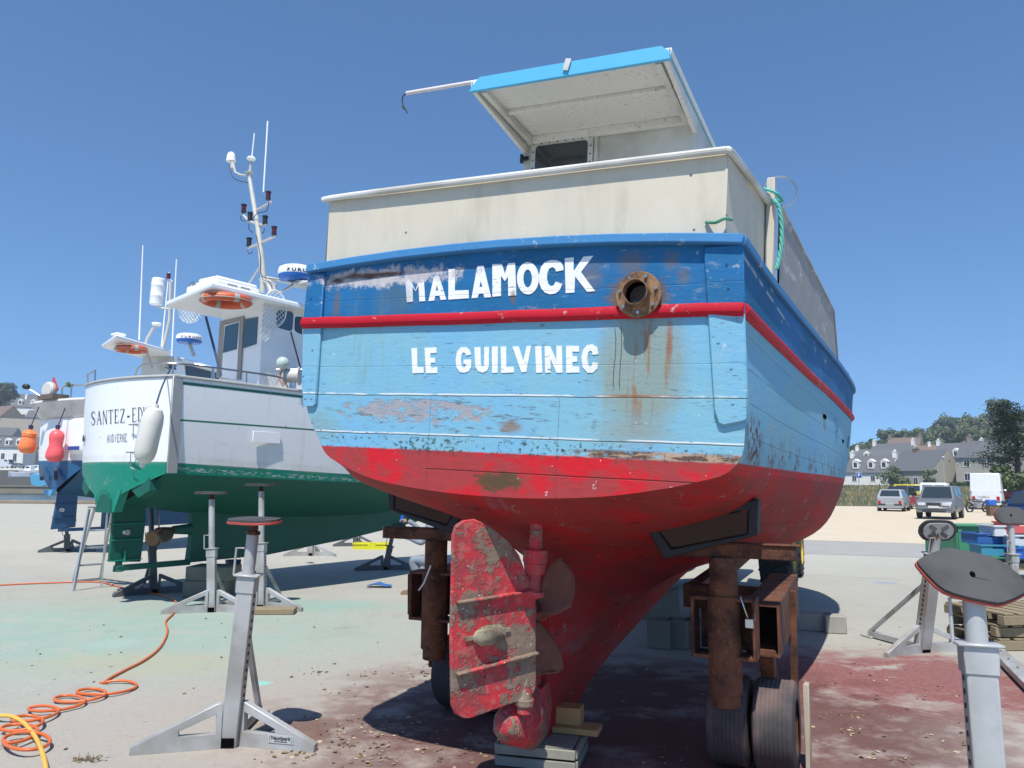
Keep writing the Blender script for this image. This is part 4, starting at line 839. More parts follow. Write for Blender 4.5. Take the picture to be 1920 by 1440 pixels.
# splintered plank hanging at the beam
# ================================================================ tractor in front of the boat
m_yel = simple('yellow_paint', (.62, .42, .05), .5, 0, .2, 6); m_trd = simple('tractor_tyre', (.03, .03, .032), .85, 0, .3, 8); m_tgrey = simple('tractor_dark_paint', (.05, .055, .06), .6)
tc_ = TF.M @ Vector((-.42, 9.3, 0)); trc = thing('tractor', 'tractor with big lugged tyres and yellow rims, hidden in front of the boat', 'tractor', loc=tc_, rz=rad(-24))
for sg in (1, -1):
    for (yy, R_, W_) in ((-.2, .72, .46), (2.3, .48, .30)):
        wc = Vector((sg * .98, yy, R_)); b = MB()
        b.lathe([(R_ * .55, -W_ / 2), (R_ * .86, -W_ / 2), (R_ * .96, -W_ * .38), (R_ * .97, 0), (R_ * .96, W_ * .38), (R_ * .86, W_ / 2), (R_ * .55, W_ / 2)], wc, 40, (1, 0, 0))
        for k in range(20):
            a = 2 * PI * k / 20
            for s2 in (1, -1):
                a2 = a + (0 if s2 > 0 else PI / 20)
                b.beam(wc + Vector((s2 * W_ * .48, math.cos(a2) * R_ * .95, math.sin(a2) * R_ * .95)), wc + Vector((0, math.cos(a2 + .16) * R_ * .985, math.sin(a2 + .16) * R_ * .985)), .045, .05, (0, math.cos(a2), math.sin(a2)))
        w_ = b.build('wheel', m_trd, trc)
        b = MB(); b.lathe([(0, -.02), (R_ * .3, -.02), (R_ * .5, -W_ * .3), (R_ * .56, -W_ * .5), (R_ * .57, W_ * .5), (R_ * .5, W_ * .3), (R_ * .3, .02), (0, .02)], wc, 28, (1, 0, 0)); b.build('rim', m_yel, w_)
b = MB(); b.box((0, .5, .75), (.6, 2.6, .45)); b.build('chassis', m_tgrey, trc, bevel=.03); b = MB(); b.box((0, 1.6, 1.2), (.7, 1.5, .55)); b.build('bonnet', m_yel, trc, bevel=.08, seg=3)
for sg in (1, -1):
    b = MB(); b.lathe([(.70, -.2), (.72, -.2), (.72, .2), (.70, .2)], (sg * .98, -.2, .66), 24, (1, 0, 0)); b2 = [i for i, v in enumerate(b.v)]
b = MB(); b.box((0, -.2, 1.0), (1.1, .7, .12)); b.box((0, -.35, 1.25), (.5, .12, .45)); b.build('seat', m_tgrey, trc, bevel=.04)
b = MB(); b.cyl((0, .7, 1.3), (0, .35, 1.55), .02); b.tube([Vector((.18 * math.cos(a), .33 + .07 * math.sin(a), 1.56 + .17 * math.sin(a))) for a in [2 * PI * k / 20 for k in range(20)]], .014, 6, closed=True); b.build('steering_wheel', m_tgrey, trc)
# yellow post with white edge beside it
p = G(1512, 1052); gate = thing('marker_board', 'narrow yellow and white post standing between tractor tyre and hull', 'post', loc=(p.x, p.y + 2.0, 0)); k_ = (p.y + 2) / p.y
b = MB(); b.box((-.04, 0, .62), (.10, .03, 1.24)); b.build('yellow_face', m_yel, gate); b = MB(); b.box((.045, 0, .60), (.05, .03, 1.2)); b.build('white_face', m_white, gate)
# ================================================================ small things in the yard
def px_path(P, z=.014, k=6): return cr([G(a, b_, z) for a, b_ in P], k)
m_hose = simple('orange_rubber_hose', (.62, .135, .035), .45, 0, .12, 4); m_hosey = simple('yellow_hose', (.72, .43, .07), .45, 0, .12, 4)
c4 = lambda u, v: (u / 3, 1040 + v / 3)
main = [(-60, 1101), (0, 1097), (90, 1093), (180, 1091), (215, 1098), (238, 1104), (270, 1110), (300, 1115), (325, 1124), (332, 1136), (325, 1150), (311, 1165), (314, 1180), (310, 1197), (296, 1218), (270, 1238), (235, 1256), (205, 1272), (196, 1280)]
path = px_path(main)
loops = [(673, 738, 98, 30), (510, 780, 88, 26), (388, 822, 92, 31), (240, 878, 90, 28), (150, 935, 92, 30), (105, 985, 105, 32), (150, 1047, 132, 50)]
sp = []
for i, (u, v, a, b_) in enumerate(loops):
    n = 26
    for k in range(n):
        t = k / n; nx = loops[i + 1] if i + 1 < len(loops) else loops[i]
        e = max(0, (t - .35) / .65); e = e * e * (3 - 2 * e)
        uu, vv, aa, bb = (p_ * (1 - e) + q_ * e for p_, q_ in zip((u, v, a, b_), nx)) if i + 1 < len(loops) else (u, v, a, b_)
        th = -PI * .75 + 2 * PI * t
        q = c4(uu + aa * math.cos(th), vv + bb * math.sin(th)); sp.append(G(q[0], q[1], .012 + .012 * math.sin(th * 1 + i) ** 2 + .004 * i))
b = MB(); b.tube(path + cr([path[-1], G(*c4(560, 722)), sp[0]], 3)[1:-1] + sp, .0105, 8); tag(b.build('orange_hose', m_hose), 'coiled orange air hose snaking over the concrete to the green boat', 'hose')
b = MB(); b.tube(px_path([c4(*q) for q in [(-60, 890), (0, 905), (60, 908), (115, 932), (150, 962), (185, 1005), (212, 1050), (235, 1105), (252, 1165), (262, 1230), (268, 1320)]], .045), .013, 8); tag(b.build('yellow_hose', m_hosey), 'short yellow hose lying over the orange coil in the bottom left corner', 'hose')
# weeds
b = MB(); r = random.Random(4)
for (px, py, n) in ((170, 1425, 46), (20, 1400, 20)):
    c = G(px, py)
    for _ in range(n):
        a = r.uniform(0, 6.28); l = r.uniform(.02, .06); o_ = c + Vector((r.gauss(0, .035), r.gauss(0, .02), 0)); d = Vector((math.cos(a), math.sin(a), r.uniform(.1, .7))) * l
        b.cur = 0; s_ = Vector((-math.sin(a), math.cos(a), 0)) * .004; b.add([o_ - s_, o_ + s_, o_ + d], [(0, 1, 2)])
tag(b.build('dried_weed', simple('dried_weed', (.12, .10, .045), .9, 0, .4, 30)), 'small tuft of dried weed on the concrete in front of the orange hose', 'weed', kind='stuff')
# ladder
m_alu = simple('aluminium', (.56, .57, .58), .35, .6, .15, 10)
tp = D(190, 955, 11.9); lad = thing('step_ladder', 'aluminium step ladder standing open by the green rudder', 'ladder', loc=(tp.x, tp.y, 0)); O = Vector((tp.x, tp.y, 0))
FL, FR, BL, BR = (G(*q) - O for q in ((120, 1093), (172, 1088), (162, 1102), (212, 1096)))
FL.y += .25; FR.y += .25; BL.y -= .35; BR.y -= .35
TL = Vector((-.12, .04, 1.17)); TR = Vector((.14, .06, 1.17)); UL = Vector((-.14, -.08, 1.15)); UR = Vector((.12, -.06, 1.15))
for a_, c_ in ((FL, TL), (FR, TR)): b = MB(); b.beam(a_, c_, .03, .06); b.build('rail', m_alu, lad)
for a_, c_ in ((BL, UL), (BR, UR)): b = MB(); b.beam(a_, c_, .025, .04); b.build('rear_leg', m_alu, lad)
for t in (.22, .46, .7): b = MB(); b.beam(FL.lerp(TL, t), FR.lerp(TR, t), .09, .025); b.build('step', m_alu, lad)
b = MB(); b.box((0, 0, 1.18), (.30, .24, .03)); b.build('top_platform', simple('grey_plastic', (.25, .26, .28), .6), lad, bevel=.01)
b = MB(); b.beam(BL.lerp(UL, .12), BR.lerp(UR, .12), .025, .025); b.build('brace', m_alu, lad)
# crates, bucket
def crate(px, py, col, label, size=(.6, .4, .18), rz_=0, z=0, y=None, group=None):
    p = G(px, py) if y is None else D(px, py, y); root = thing('fish_crate', label, 'crate', loc=(p.x, p.y, z if y is None else p.z), rz=rad(rz_), group=group)
    sx, sy, sz = size; m = simple('crate_plastic_' + '%.2f_%.2f_%.2f' % col, col, .5, 0, .12, 4)
    b = MB(); b.box((0, 0, .01), (sx - .02, sy - .02, .02))
    for yy in (-sy / 2, sy / 2):
        b.prism([(-sx / 2, yy, 0), (sx / 2, yy, 0), (sx / 2, yy, sz), (-sx / 2, yy, sz)], (0, .012 if yy < 0 else -.012, 0), [[(-.09, yy, sz * .62), (.09, yy, sz * .62), (.09, yy, sz * .82), (-.09, yy, sz * .82)]])
    for xx in (-sx / 2, sx / 2): b.box((xx, 0, sz / 2), (.014, sy - .02, sz))
    b.build('box', m, root)
    b = MB()
    for yy in (-sy / 2 - .008, sy / 2 + .008): b.box((0, yy, sz - .012), (sx + .05, .02, .024))
    for xx in (-sx / 2 - .012, sx / 2 + .012): b.box((xx, 0, sz - .0125), (.02, sy - .01, .023))
    b.build('rim', m, root, bevel=.003); return root
crate(698, 1029, (.62, .60, .02), 'yellow fish crate lying on the concrete beyond the green keel', (.85, .45, .14), 4)
p = G(436, 1078); bk = thing('paint_bucket', 'small dark bucket standing behind the concrete blocks', 'bucket', loc=p); b = MB(); b.lathe([(0, 0), (.11, 0), (.13, .25), (.12, .25), (.10, .02)], n=20); b.build('pail', simple('navy_plastic', (.03, .04, .09), .5), bk); b = MB(); b.tube([Vector((.13 * math.cos(a), 0, .25 + .05 * math.sin(a))) for a in [PI * k / 10 for k in range(11)]], .004, 5); b.build('handle', m_steel, bk)
p = G(712, 1101); b = MB(); r = random.Random(9); rows = [[Vector((u * .09 + r.uniform(-.02, .02), v * .07, .02 + r.uniform(0, .06) * (1 - abs(u) / 2.6))) for u in (-2, -1, 0, 1, 2)] for v in (-1.5, -.5, .5, 1.5)]
b.grid(rows); o = tag(b.build('blue_cloth', simple('blue_cloth', (.04, .12, .32), .8)), 'crumpled blue cloth in the shade of the green boat', 'cloth'); o.location = p
# right side: skip, crates, pallets, galvanised rail
def wbox(name, px0, px1, pyt, pyb, y, depth, mat, parent=None, bevel=.01):
    a = D(px0, pyt, y); c = D(px1, pyb, y); b = MB(); b.box(((a.x + c.x) / 2, y + depth / 2, (a.z + c.z) / 2), (abs(c.x - a.x), depth, abs(a.z - c.z))); return b.build(name, mat, parent, bevel=bevel)
m_green = simple('green_container_paint', (.05, .25, .13), .5, 0, .2, 3)
gy = 13.6; g0 = G(1792, 1050, 0)
sk = thing('green_tub', 'open green tub full of blue and white fish crates', 'tub', loc=(0, 0, 0)); 
a = D(1791, 986, gy); c = D(2020, 1056, gy); zb2 = max(.02, c.z)
W_ = 2.2
sk.location = (a.x + W_ / 2, gy + .5, 0)
b = MB(); H_ = a.z
for yy in (-.5, .5): b.box((0, yy, (H_ + zb2) / 2), (W_, .05, H_ - zb2))
for xx in (-W_ / 2 + .03, W_ / 2 - .03): b.box((xx, 0, (H_ + zb2) / 2), (.05, .95, H_ - zb2))
b.box((0, 0, zb2 + .03), (W_ - .12, .94, .04)); b.build('shell', m_green, sk, bevel=.008)
for k in range(5): b = MB(); b.box((-W_ / 2 + .05 + k * .52, -.54, (H_ + zb2) / 2), (.06, .03, H_ - zb2 - .02)); b.build('rib', m_green, sk, bevel=.004)
b = MB(); b.box((0, -.545, H_ + .01), (W_ + .04, .07, .04)); b.build('rim', m_green, sk, bevel=.008)
for k in (-.9, .9): b = MB(); b.box((k, 0, zb2 / 2), (.12, .9, zb2)); b.build('leg', m_green, sk)
i = 0
for px, py, y_, col, rz_, lab in ((1846, 1018, 12.4, (.035, .12, .34), 8, 'deep blue fish crate leaning at the left of the crate pile'), (1862, 1040, 12.2, (.04, .24, .36), -4, 'turquoise fish crate at the bottom left of the crate pile'), (1905, 1042, 12.2, (.04, .24, .36), 3, 'turquoise fish crate right of the bottom left one'),
                       (1880, 1004, 12.35, (.62, .64, .66), 5, 'white fish crate on top of the turquoise crates'), (1912, 1022, 12.25, (.62, .64, .66), -5, 'white fish crate wedged between blue and red crates'), (1908, 998, 12.3, (.60, .10, .10), 3, 'red fish crate on top of the pile at the right edge'), (1918, 1046, 12.0, (.02, .10, .42), -2, 'dark blue fish crate at the bottom right corner of the pile')):
    crate(px, py, col, lab, (.50, .36, .16), rz_, y=y_, group='fish crates piled by the green tub')
b = MB(); b.box((0, 0, 0), (1.2, .8, .10)); o = tag(b.build('crate_platform', m_wood), 'low wooden platform under the pile of fish crates', 'platform'); pz = D(1885, 1050, 12.2); o.location = (pz.x + .15, 12.3, max(.1, pz.z - .07)); 
b = o.data
lg = MB()
for sx in (-.5, .5):
    for sy in (-.3, .3): q = MB(); q.box((sx, sy, -(o.location.z) / 2 - .025), (.08, .08, o.location.z - .05)); q.build('leg', m_wood, o)
def pallet(px, py, rz_, label, z=0):
    p = G(px, py, 0); t = thing('wooden_pallet', label, 'pallet', loc=(p.x, p.y, z), rz=rad(rz_), group='pallets stacked behind the near stand')
    for y in (-.36, 0, .36): b = MB(); b.box((0, y, .05), (1.1, .09, .09)); b.build('bearer', m_wood, t, bevel=.004)
    for k in range(7): b = MB(); b.box((-.48 + k * .16, 0, .108), (.11, .80, .022)); b.build('deck_board', m_wood, t, bevel=.003)
    return t
for k, (dx, r_, lab) in enumerate(((0, 6, 'bottom pallet of the low stack behind the near stand'), (.05, 2, 'middle pallet of the low stack behind the near stand'), (-.03, 12, 'top pallet of the low stack behind the near stand'))): pallet(1915 + dx * 100, 1205, r_, lab, k * .125)
gr_ = thing('galvanised_rail', 'slanting galvanised rail with bolt heads lying beside the pallets', 'rail', loc=G(1888, 1245)); O = Vector(gr_.location)
a, c = G(1856, 1208, .05) - O, G(1960, 1310, .05) - O
b = MB(); b.beam(a, c, .13, .06); b.build('channel', m_galv, gr_, bevel=.006)
for k in range(6): q = a.lerp(c, (k + .5) / 6); b = MB(); b.cyl(q + Vector((0, 0, .03)), q + Vector((0, 0, .045)), .012, n=6); b.build('bolt', m_steel, gr_)
# ================================================================ crouching worker (mostly hidden by the trailer post)
def skin_person(name, V_, E_, R_, mat, parent):
    me = bpy.data.meshes.new(name); me.from_pydata([tuple(v) for v in V_], E_, []); o = bpy.data.objects.new(name, me); sc.collection.objects.link(o); me.materials.append(mat)
    if parent: o.parent = parent
    m = o.modifiers.new('skin', 'SKIN'); m.use_smooth_shade = True
    for i, r_ in enumerate(R_): me.skin_vertices[0].data[i].radius = (r_, r_) if not isinstance(r_, tuple) else r_
    me.skin_vertices[0].data[0].use_root = True
    s_ = o.modifiers.new('sub', 'SUBSURF'); s_.levels = 2; s_.render_levels = 2; return o
pb = G(788, 1114); per = thing('person', 'person in grey work clothes kneeling behind the rusty post, painting the green hull', 'person', loc=(pb.x, pb.y, 0))
m_skin = simple('skin', (.42, .22, .15), .6, 0, .1, 10); m_cloth = simple('grey_overalls', (.22, .25, .30), .85, 0, .15, 14); m_shoe = simple('tan_shoe_leather', (.26, .17, .10), .7, 0, .2, 20); m_jacket = simple('pale_work_jacket', (.33, .40, .48), .85, 0, .12, 10)
# faces left (-x): crouched, left knee up
Vv = [(.28, .06, .42), (.24, .08, .62), (.18, .08, .82), (.15, .08, .98), (.14, .08, 1.10), (.10, .08, 1.24),      # pelvis .. head
      (.20, -.05, .45), (-.13, -.06, .50), (-.05, -.06, .30), (-.02, -.06, .09), (-.16, -.06, .045),      # near leg
      (.20, .20, .42), (-.10, .24, .22), (.08, .26, .10), (.26, .26, .10), (.20, .26, .05),          # far leg kneeling
      (.16, -.10, .93), (.02, -.14, .72), (-.16, -.12, .80), (-.24, -.12, .82),                          # near arm
      (.16, .26, .93), (.02, .30, .80), (-.16, .28, .98), (-.24, .28, 1.02)]
Ee = [(0, 1), (1, 2), (2, 3), (3, 4), (4, 5), (0, 6), (6, 7), (7, 8), (8, 9), (9, 10), (0, 11), (11, 12), (12, 13), (13, 14), (14, 15), (3, 16), (16, 17), (17, 18), (18, 19), (3, 20), (20, 21), (21, 22), (22, 23)]
Rr = [.15, .145, .155, .12, .06, .095, .10, .085, .065, .045, .04, .10, .075, .06, .04, .04, .06, .045, .036, .04, .06, .045, .036, .04]
skin_person('body', Vv, Ee, Rr, m_cloth, per)
skin_person('jacket', [(.27, .06, .56), (.18, .08, .82), (.15, .08, .99), (.16, -.11, .93), (.03, -.145, .73), (.16, .27, .93), (.03, .31, .80)], [(0, 1), (1, 2), (2, 3), (3, 4), (2, 5), (5, 6)], [.17, .18, .135, .075, .055, .075, .055], m_jacket, per)
b = MB(); b.ball((.06, .08, 1.29), .105, 16, 12, (.92, .78, 1.15)); hd = b.build('head', m_skin, per)
b = MB(); b.ball((-.045, .08, 1.28), .02, 8, 6, (1, .7, 1.3)); b.build('nose', m_skin, hd)
for yy in (-.005, .165): b = MB(); b.ball((.06, yy, 1.28), .025, 8, 6, (1, .4, 1.3)); b.build('ear', m_skin, hd)
for yy in (.05, .11): b = MB(); b.ball((-.028, yy, 1.305), .011, 8, 6); b.build('eye', m_dark, hd)
b = MB(); b.ball((.085, .08, 1.33), .108, 16, 10, (.95, .80, .95)); b.build('hair', simple('dark_hair', (.04, .03, .02), .8), per)
for (hx_, hy_, hz_) in ((-.25, -.12, .82), (-.25, .28, 1.02)):
    Vh = [(hx_, hy_, hz_), (hx_ - .04, hy_, hz_ + .01)]; Eh = [(0, 1)]; Rh = [.026, .03]
    for k in range(4):
        y_ = hy_ - .03 + .02 * k; l = (.045, .052, .05, .038)[k]; n_ = len(Vh); Vh += [(hx_ - .06, y_, hz_ + .015), (hx_ - .06 - l * .6, y_, hz_ + .01), (hx_ - .06 - l, y_, hz_ - .015)]; Eh += [(1, n_), (n_, n_ + 1), (n_ + 1, n_ + 2)]; Rh += [.0095, .0085, .0075]
    n_ = len(Vh); Vh += [(hx_ - .03, hy_ - .035, hz_ - .005), (hx_ - .055, hy_ - .045, hz_ - .02)]; Eh += [(0, n_), (n_, n_ + 1)]; Rh += [.011, .009]
    skin_person('hand', Vh, Eh, Rh, m_skin, per)
b = MB()
b.grid([[Vector((x, y * w_ - .06, z)) for y, z in ((-1, .0), (-1, h_), (0, h_ * 1.15), (1, h_), (1, .0))] for x, w_, h_ in ((-.27, .02, .03), (-.25, .045, .05), (-.17, .052, .065), (-.08, .046, .10), (.02, .045, .12), (.05, .04, .11))]); b.build('shoe', m_shoe, per)
b = MB(); b.grid([[Vector((x, y * w_ + .26, z)) for y, z in ((-1, .0), (-1, h_), (0, h_ * 1.15), (1, h_), (1, .0))] for x, w_, h_ in ((.12, .04, .05), (.20, .05, .07), (.30, .046, .10), (.36, .045, .12))]); b.build('shoe', m_shoe, per)
b = MB(); b.cyl((-.34, .28, 1.0), (-.30, .28, 1.14), .028, n=10); tag(b.build('blue_scraper', simple('blue_plastic', (.02, .12, .55), .5)), 'blue hand tool held up against the green hull above the rusty arm', 'tool').location = per.location
# ================================================================ white and green boat
def gel(name, col, rough=.35, chips=None, var=.05):
    g = Gr(name); n = g.noise(2, 4, .6); s = g.noise(9, 5, .7, (1, .3, 1), off=4)
    c = g.mix(n, col, tuple(k * (1 - var) for k in col)); c = g.mix(g.step(s, .6, .75) * .25, c, tuple(k * .75 for k in col))
    return g.out(c, rough, bump=n, bs=.05)
GF = Frame((-5.082, 10.46, 0.336), 34, 0, .79)      # boat scaled about the camera, base height included; keel sits on blocks
gb = thing('fishing_boat', 'white fishing boat with green bottom and wheelhouse mast, second from the left', 'fishing boat', M=GF.M)
WHT = (.84, .85, .85)
def topside_mat(name, upper, lower, zl0, slope, stripes=(), scuff=True, strip=(.02, .16, .10)):
    g = Gr(name); z = g.z; n = g.noise(1.5, 5, .6); f = g.noise(16, 5, .7, (1, .35, 1.5), off=3)
    lim = zl0 + g.m('MAXIMUM', g.y, 0) * slope
    c = g.mix(n, upper, tuple(k * .95 for k in upper)); d = z - lim + (f - .5) * .012
    low = g.mix(n, lower, tuple(k * .8 for k in lower)); low = g.mix(g.step(f, .6, .7) * .2, low, tuple(min(1, k * 1.6 + .03) for k in lower))
    c = g.mix(g.m('SUBTRACT', 1, g.step(d, -.003, .003)), c, low)
    for zc, hw in stripes: c = g.mix(g.m('MULTIPLY', g.band(z, zc, hw), g.step(g.y, .05, .06)), c, strip)
    if scuff:
        m = g.m('MULTIPLY', g.band(z - lim, -.10, .05), g.m('MULTIPLY', g.step(g.noise(14, 5, .75, (.6, .6, 2.4), off=8), .50, .57), g.step(g.y, -.1, .1))); c = g.mix(m * .8, c, (.5, .52, .50))
    c = g.mix(g.step(g.voro(2.3), .045, .03) * .7, c, (.2, .2, .2)); vv = g.noise(9, 5, .65, (1, 1, .08), off=31); c = g.mix(g.m('MULTIPLY', g.step(vv, .52, .72), g.step(d, 0, .02)) * .30, c, (.50, .47, .40)); c = g.mix(g.m('MULTIPLY', g.band(z - lim, .04, .10), g.step(n, .35, .6)) * .25, c, (.45, .42, .30)); c = g.mix(g.step(g.noise(3.5, 5, .75, (1, .4, 1.6), off=61), .60, .66) * .22, c, (.42, .42, .40))
    return g.out(c, g.m('ADD', .35, (f - .5) * .1), bump=n, bs=.04, spec=.4)
GRN = (.004, .235, .155)
m_gside = topside_mat('white_topside_with_green_boot', WHT, GRN, 1.86, -.035, ((3.12, .035), (2.53, .022)))
m_gtrans = topside_mat('white_transom_green_bottom', WHT, GRN, 1.865, 0, (), False)
m_gbot = simple('shaded_green_antifouling', (.003, .105, .072), .6, 0, .18, 2, bs=.1)  # darker copy of the hull green, underside shade painted in
def green_dark(): return m_gbot
def hullboat(root, W2, L, sheer_z, chine0, keel_v, flare, mats, knuckle=None, bulge=.25):
    ms, mt, mb = mats
    S = [0, .4, 1, 2, 3, 4, 5, 6, 7, 7.8, 8.4, L]
    def bw(s): return pchip([0, 2, 4, 6, 7.5, L - .4, L], [W2, W2 + flare, W2 + flare * 1.5, W2 + flare, W2 * .72, W2 * .22, .04], s)
    def zs(s): return sheer_z + .0 * s + max(0, s - 4) ** 2 * .035
    def cw(s): return bw(s) * pchip([0, 4, 6.5, L], [.93, .95, .72, .5], s)
    def cz(s): return pchip([0, 5, 7, L], [chine0, chine0 - .12, chine0 - .05, chine0 + .35], s)
    def kz(s): return pchip([0, 1.5, 4, 6, L], [keel_v, keel_v - .2, keel_v - .35, keel_v - .35, keel_v + .2], s)
    yo = lambda x, s: (-bulge * (1 - (x / W2) ** 2)) * max(0, 1 - s / .6)
    for sg in (1, -1):
        b = MB(); b.grid([[(sg * (cw(s) + (bw(s) - cw(s)) * (1 - (1 - t) ** 1.7)), s, cz(s) + (zs(s) - cz(s)) * t) for t in (1, .8, .6, .4, .2, 0)] for s in S], True); b.build('topside', ms, root, auto=30)
        b = MB(); b.grid([[(sg * cw(s) * (1 - t), s, cz(s) + (kz(s) - cz(s)) * (t ** .85)) for t in (0, .25, .5, .75, 1)] for s in S], True); b.build('hull_bottom', mb, root)
    xs = [W2 * k / 8 for k in range(-8, 9)]
    rows = []
    for t in (1, .75, .5, .25, 0):
        rows.append([(x * (cw(0) + (W2 - cw(0)) * (1 - (1 - t) ** 1.7)) / W2, -bulge * (1 - (x / W2) ** 2), chine0 + (sheer_z - chine0) * t) for x in xs])
    low = [[(x * cw(0) / W2 * 1.0, -bulge * (1 - (x / W2) ** 2) * (1 - .0), chine0 + (keel_v - chine0) * t * (1 - abs(x) / W2)) for x in xs] for t in (0, .5, 1)]
    b = MB(); b.grid(rows, True); b.grid(low, True); b.build('transom', mt, root, auto=30)
    b = MB(); b.grid([[(x * .99, yo(x, 0) + .02, sheer_z - .05) for x in xs], [(x * .97, 3, sheer_z - .05) for x in xs], [(x * .97, 6, sheer_z - .02) for x in xs], [(x * .5, 8, sheer_z + .2) for x in xs]], False); b.build('deck', m_white, root)
    b = MB(); rl = [(bw(s), s, zs(s) + .01) for s in S]
    arc_ = [(x, -bulge * (1 - (x / W2) ** 2) - .0, sheer_z + .01) for x in xs[1:-1]]
    b.tube([(-p[0], p[1], p[2]) for p in rl[::-1]] + arc_ + rl, .028, 8); b.build('gunwale', simple('grey_gunwale', (.42, .42, .40), .6), root)
    return bw, zs
hullboat(gb, 1.32, 9.0, 3.21, 1.68, 1.18, .10, (m_gside, m_gtrans, m_gbot))
# keel with aperture, skeg bar, rudder
b = MB(); kp = [(1.30, 1.25), (1.34, .60), (1.30, .14), (3.0, .16), (5.2, .36), (7.4, .64), (8.2, .95), (8.5, 1.3)]
b.prism([(-.07, y, z) for y, z in kp], (.14, 0, 0)); b.build('keel', m_gbot, gb, bevel=.02, seg=2)
b = MB(); b.beam((0, .0, .145), (0, 1.35, .145), .12, .09); b.cyl((0, .06, .10), (0, .06, .26), .055, n=14); b.cyl((0, .06, .09), (0, .06, .12), .085, n=14); b.build('sole_piece', m_gbot, gb, bevel=.01)
b = MB(); b.prism([(-.03, -.12, .26), (-.03, .43, .22), (-.03, .47, .9), (-.03, .43, 1.25), (-.03, -.10, 1.25)], (.06, 0, 0)); rd_ = b.build('rudder', m_gbot, gb, bevel=.015, seg=2)
m_grn2 = simple('bright_green_paint', GRN, .5, 0, .1, 4)
b = MB(); fx = -.20; b.prism([(fx - .16, -.02, .26), (fx + .16, .16, .26), (fx + .14, .15, 1.10), (fx - .14, -.01, 1.10)], (.05, -.12, 0))
for z in (.30, .66, .92): b.prism([(fx - .17, -.05, z), (fx + .17, .14, z), (fx + .21, .0, z), (fx - .12, -.17, z)], (0, 0, .015))
# rudder faces: ribs across both sides
b = MB()
for z in (.27, .60, .86):
    for sg in (1, -1): b.box((sg * .05, .16, z), (.04, .54, .014))
b.cyl((.06, .12, .24), (.06, .12, .42), .02, n=10); b.build('rudder_rib', m_grn2, rd_)
for sg in (1, -1): b = MB(); b.lathe([(0, .03), (.05, .028), (.065, .01), (.07, 0)], (sg * .03, .14, .72), 20, (sg, 0, 0)); b.build('zinc_anode', m_steel, rd_)
b = MB(); b.lathe([(0, -.12), (.05, -.06), (.06, .05), (.05, .25)], (0, .75, .72), 14, (0, 1, 0)); b.cyl((0, .9, .72), (0, 1.36, .72), .035, n=12); b.build('propeller_hub', m_prop, gb)
b = MB(); b.cyl((0, 1.0, .72), (0, 1.34, .72), .07, .10, 14); b.build('stern_tube', m_gbot, gb)
m_bronze = simple('worn_bronze', (.20, .13, .07), .45, .5, .4, 8)
for ang in (100, -20, 220):
    b = MB(); rows = []
    for r_, hw in ((.05, .05), (.12, .10), (.2, .145), (.28, .15), (.34, .11), (.38, .03)):
        th0 = rad(ang); rows.append([Vector((r_ * math.cos(th0 + max(-.9, min(.9, t * hw * .8 / r_))), .75 + t * hw * .55, .72 + r_ * math.sin(th0 + max(-.9, min(.9, t * hw * .8 / r_))))) for t in (-1, -.6, 0, .6, 1)])
    b.grid(rows); o = b.build('propeller_blade', m_bronze, gb); md = o.modifiers.new('t', 'SOLIDIFY'); md.thickness = .014
# trim wedges below the transom
for sg in (1, -1):
    b = MB(); b.prism([(sg * .98, -.10, 1.62), (sg * .60, -.17, 1.42), (sg * .78, -.15, 1.30), (sg * 1.0, -.10, 1.42)], (0, .18, 0)); b.build('spray_wedge', m_gbot, gb)
b = MB(); b.grid([[(-.24 * math.cos(a), y, 1.16 + .26 * math.sin(a)) for a in [PI * k / 10 for k in range(11)]] for y in (-.262, -.27)], True); b.prism([(-.22 * math.cos(a), -.272, 1.05 + .30 * math.sin(a)) for a in [PI * k / 12 for k in range(13)]], (0, .05, 0)); b.build('rudder_tunnel', m_gbot, gb)
b = MB(); b.prism([(-.42, -.23, 1.42), (.42, -.23, 1.42), (.28, -.25, 1.06), (-.20, -.25, 1.08)], (0, .14, 0)); b.build('stern_skirt', m_grn2, gb)
# stripes are painted; corner post
b = MB(); b.box((1.325, .05, 2.45), (.035, .17, 1.52)); b.build('corner_post', simple('bare_grey_metal', (.40, .40, .39), .5, .3, .2, 6, dirt=(.5, .48, .44)), gb, bevel=.006)
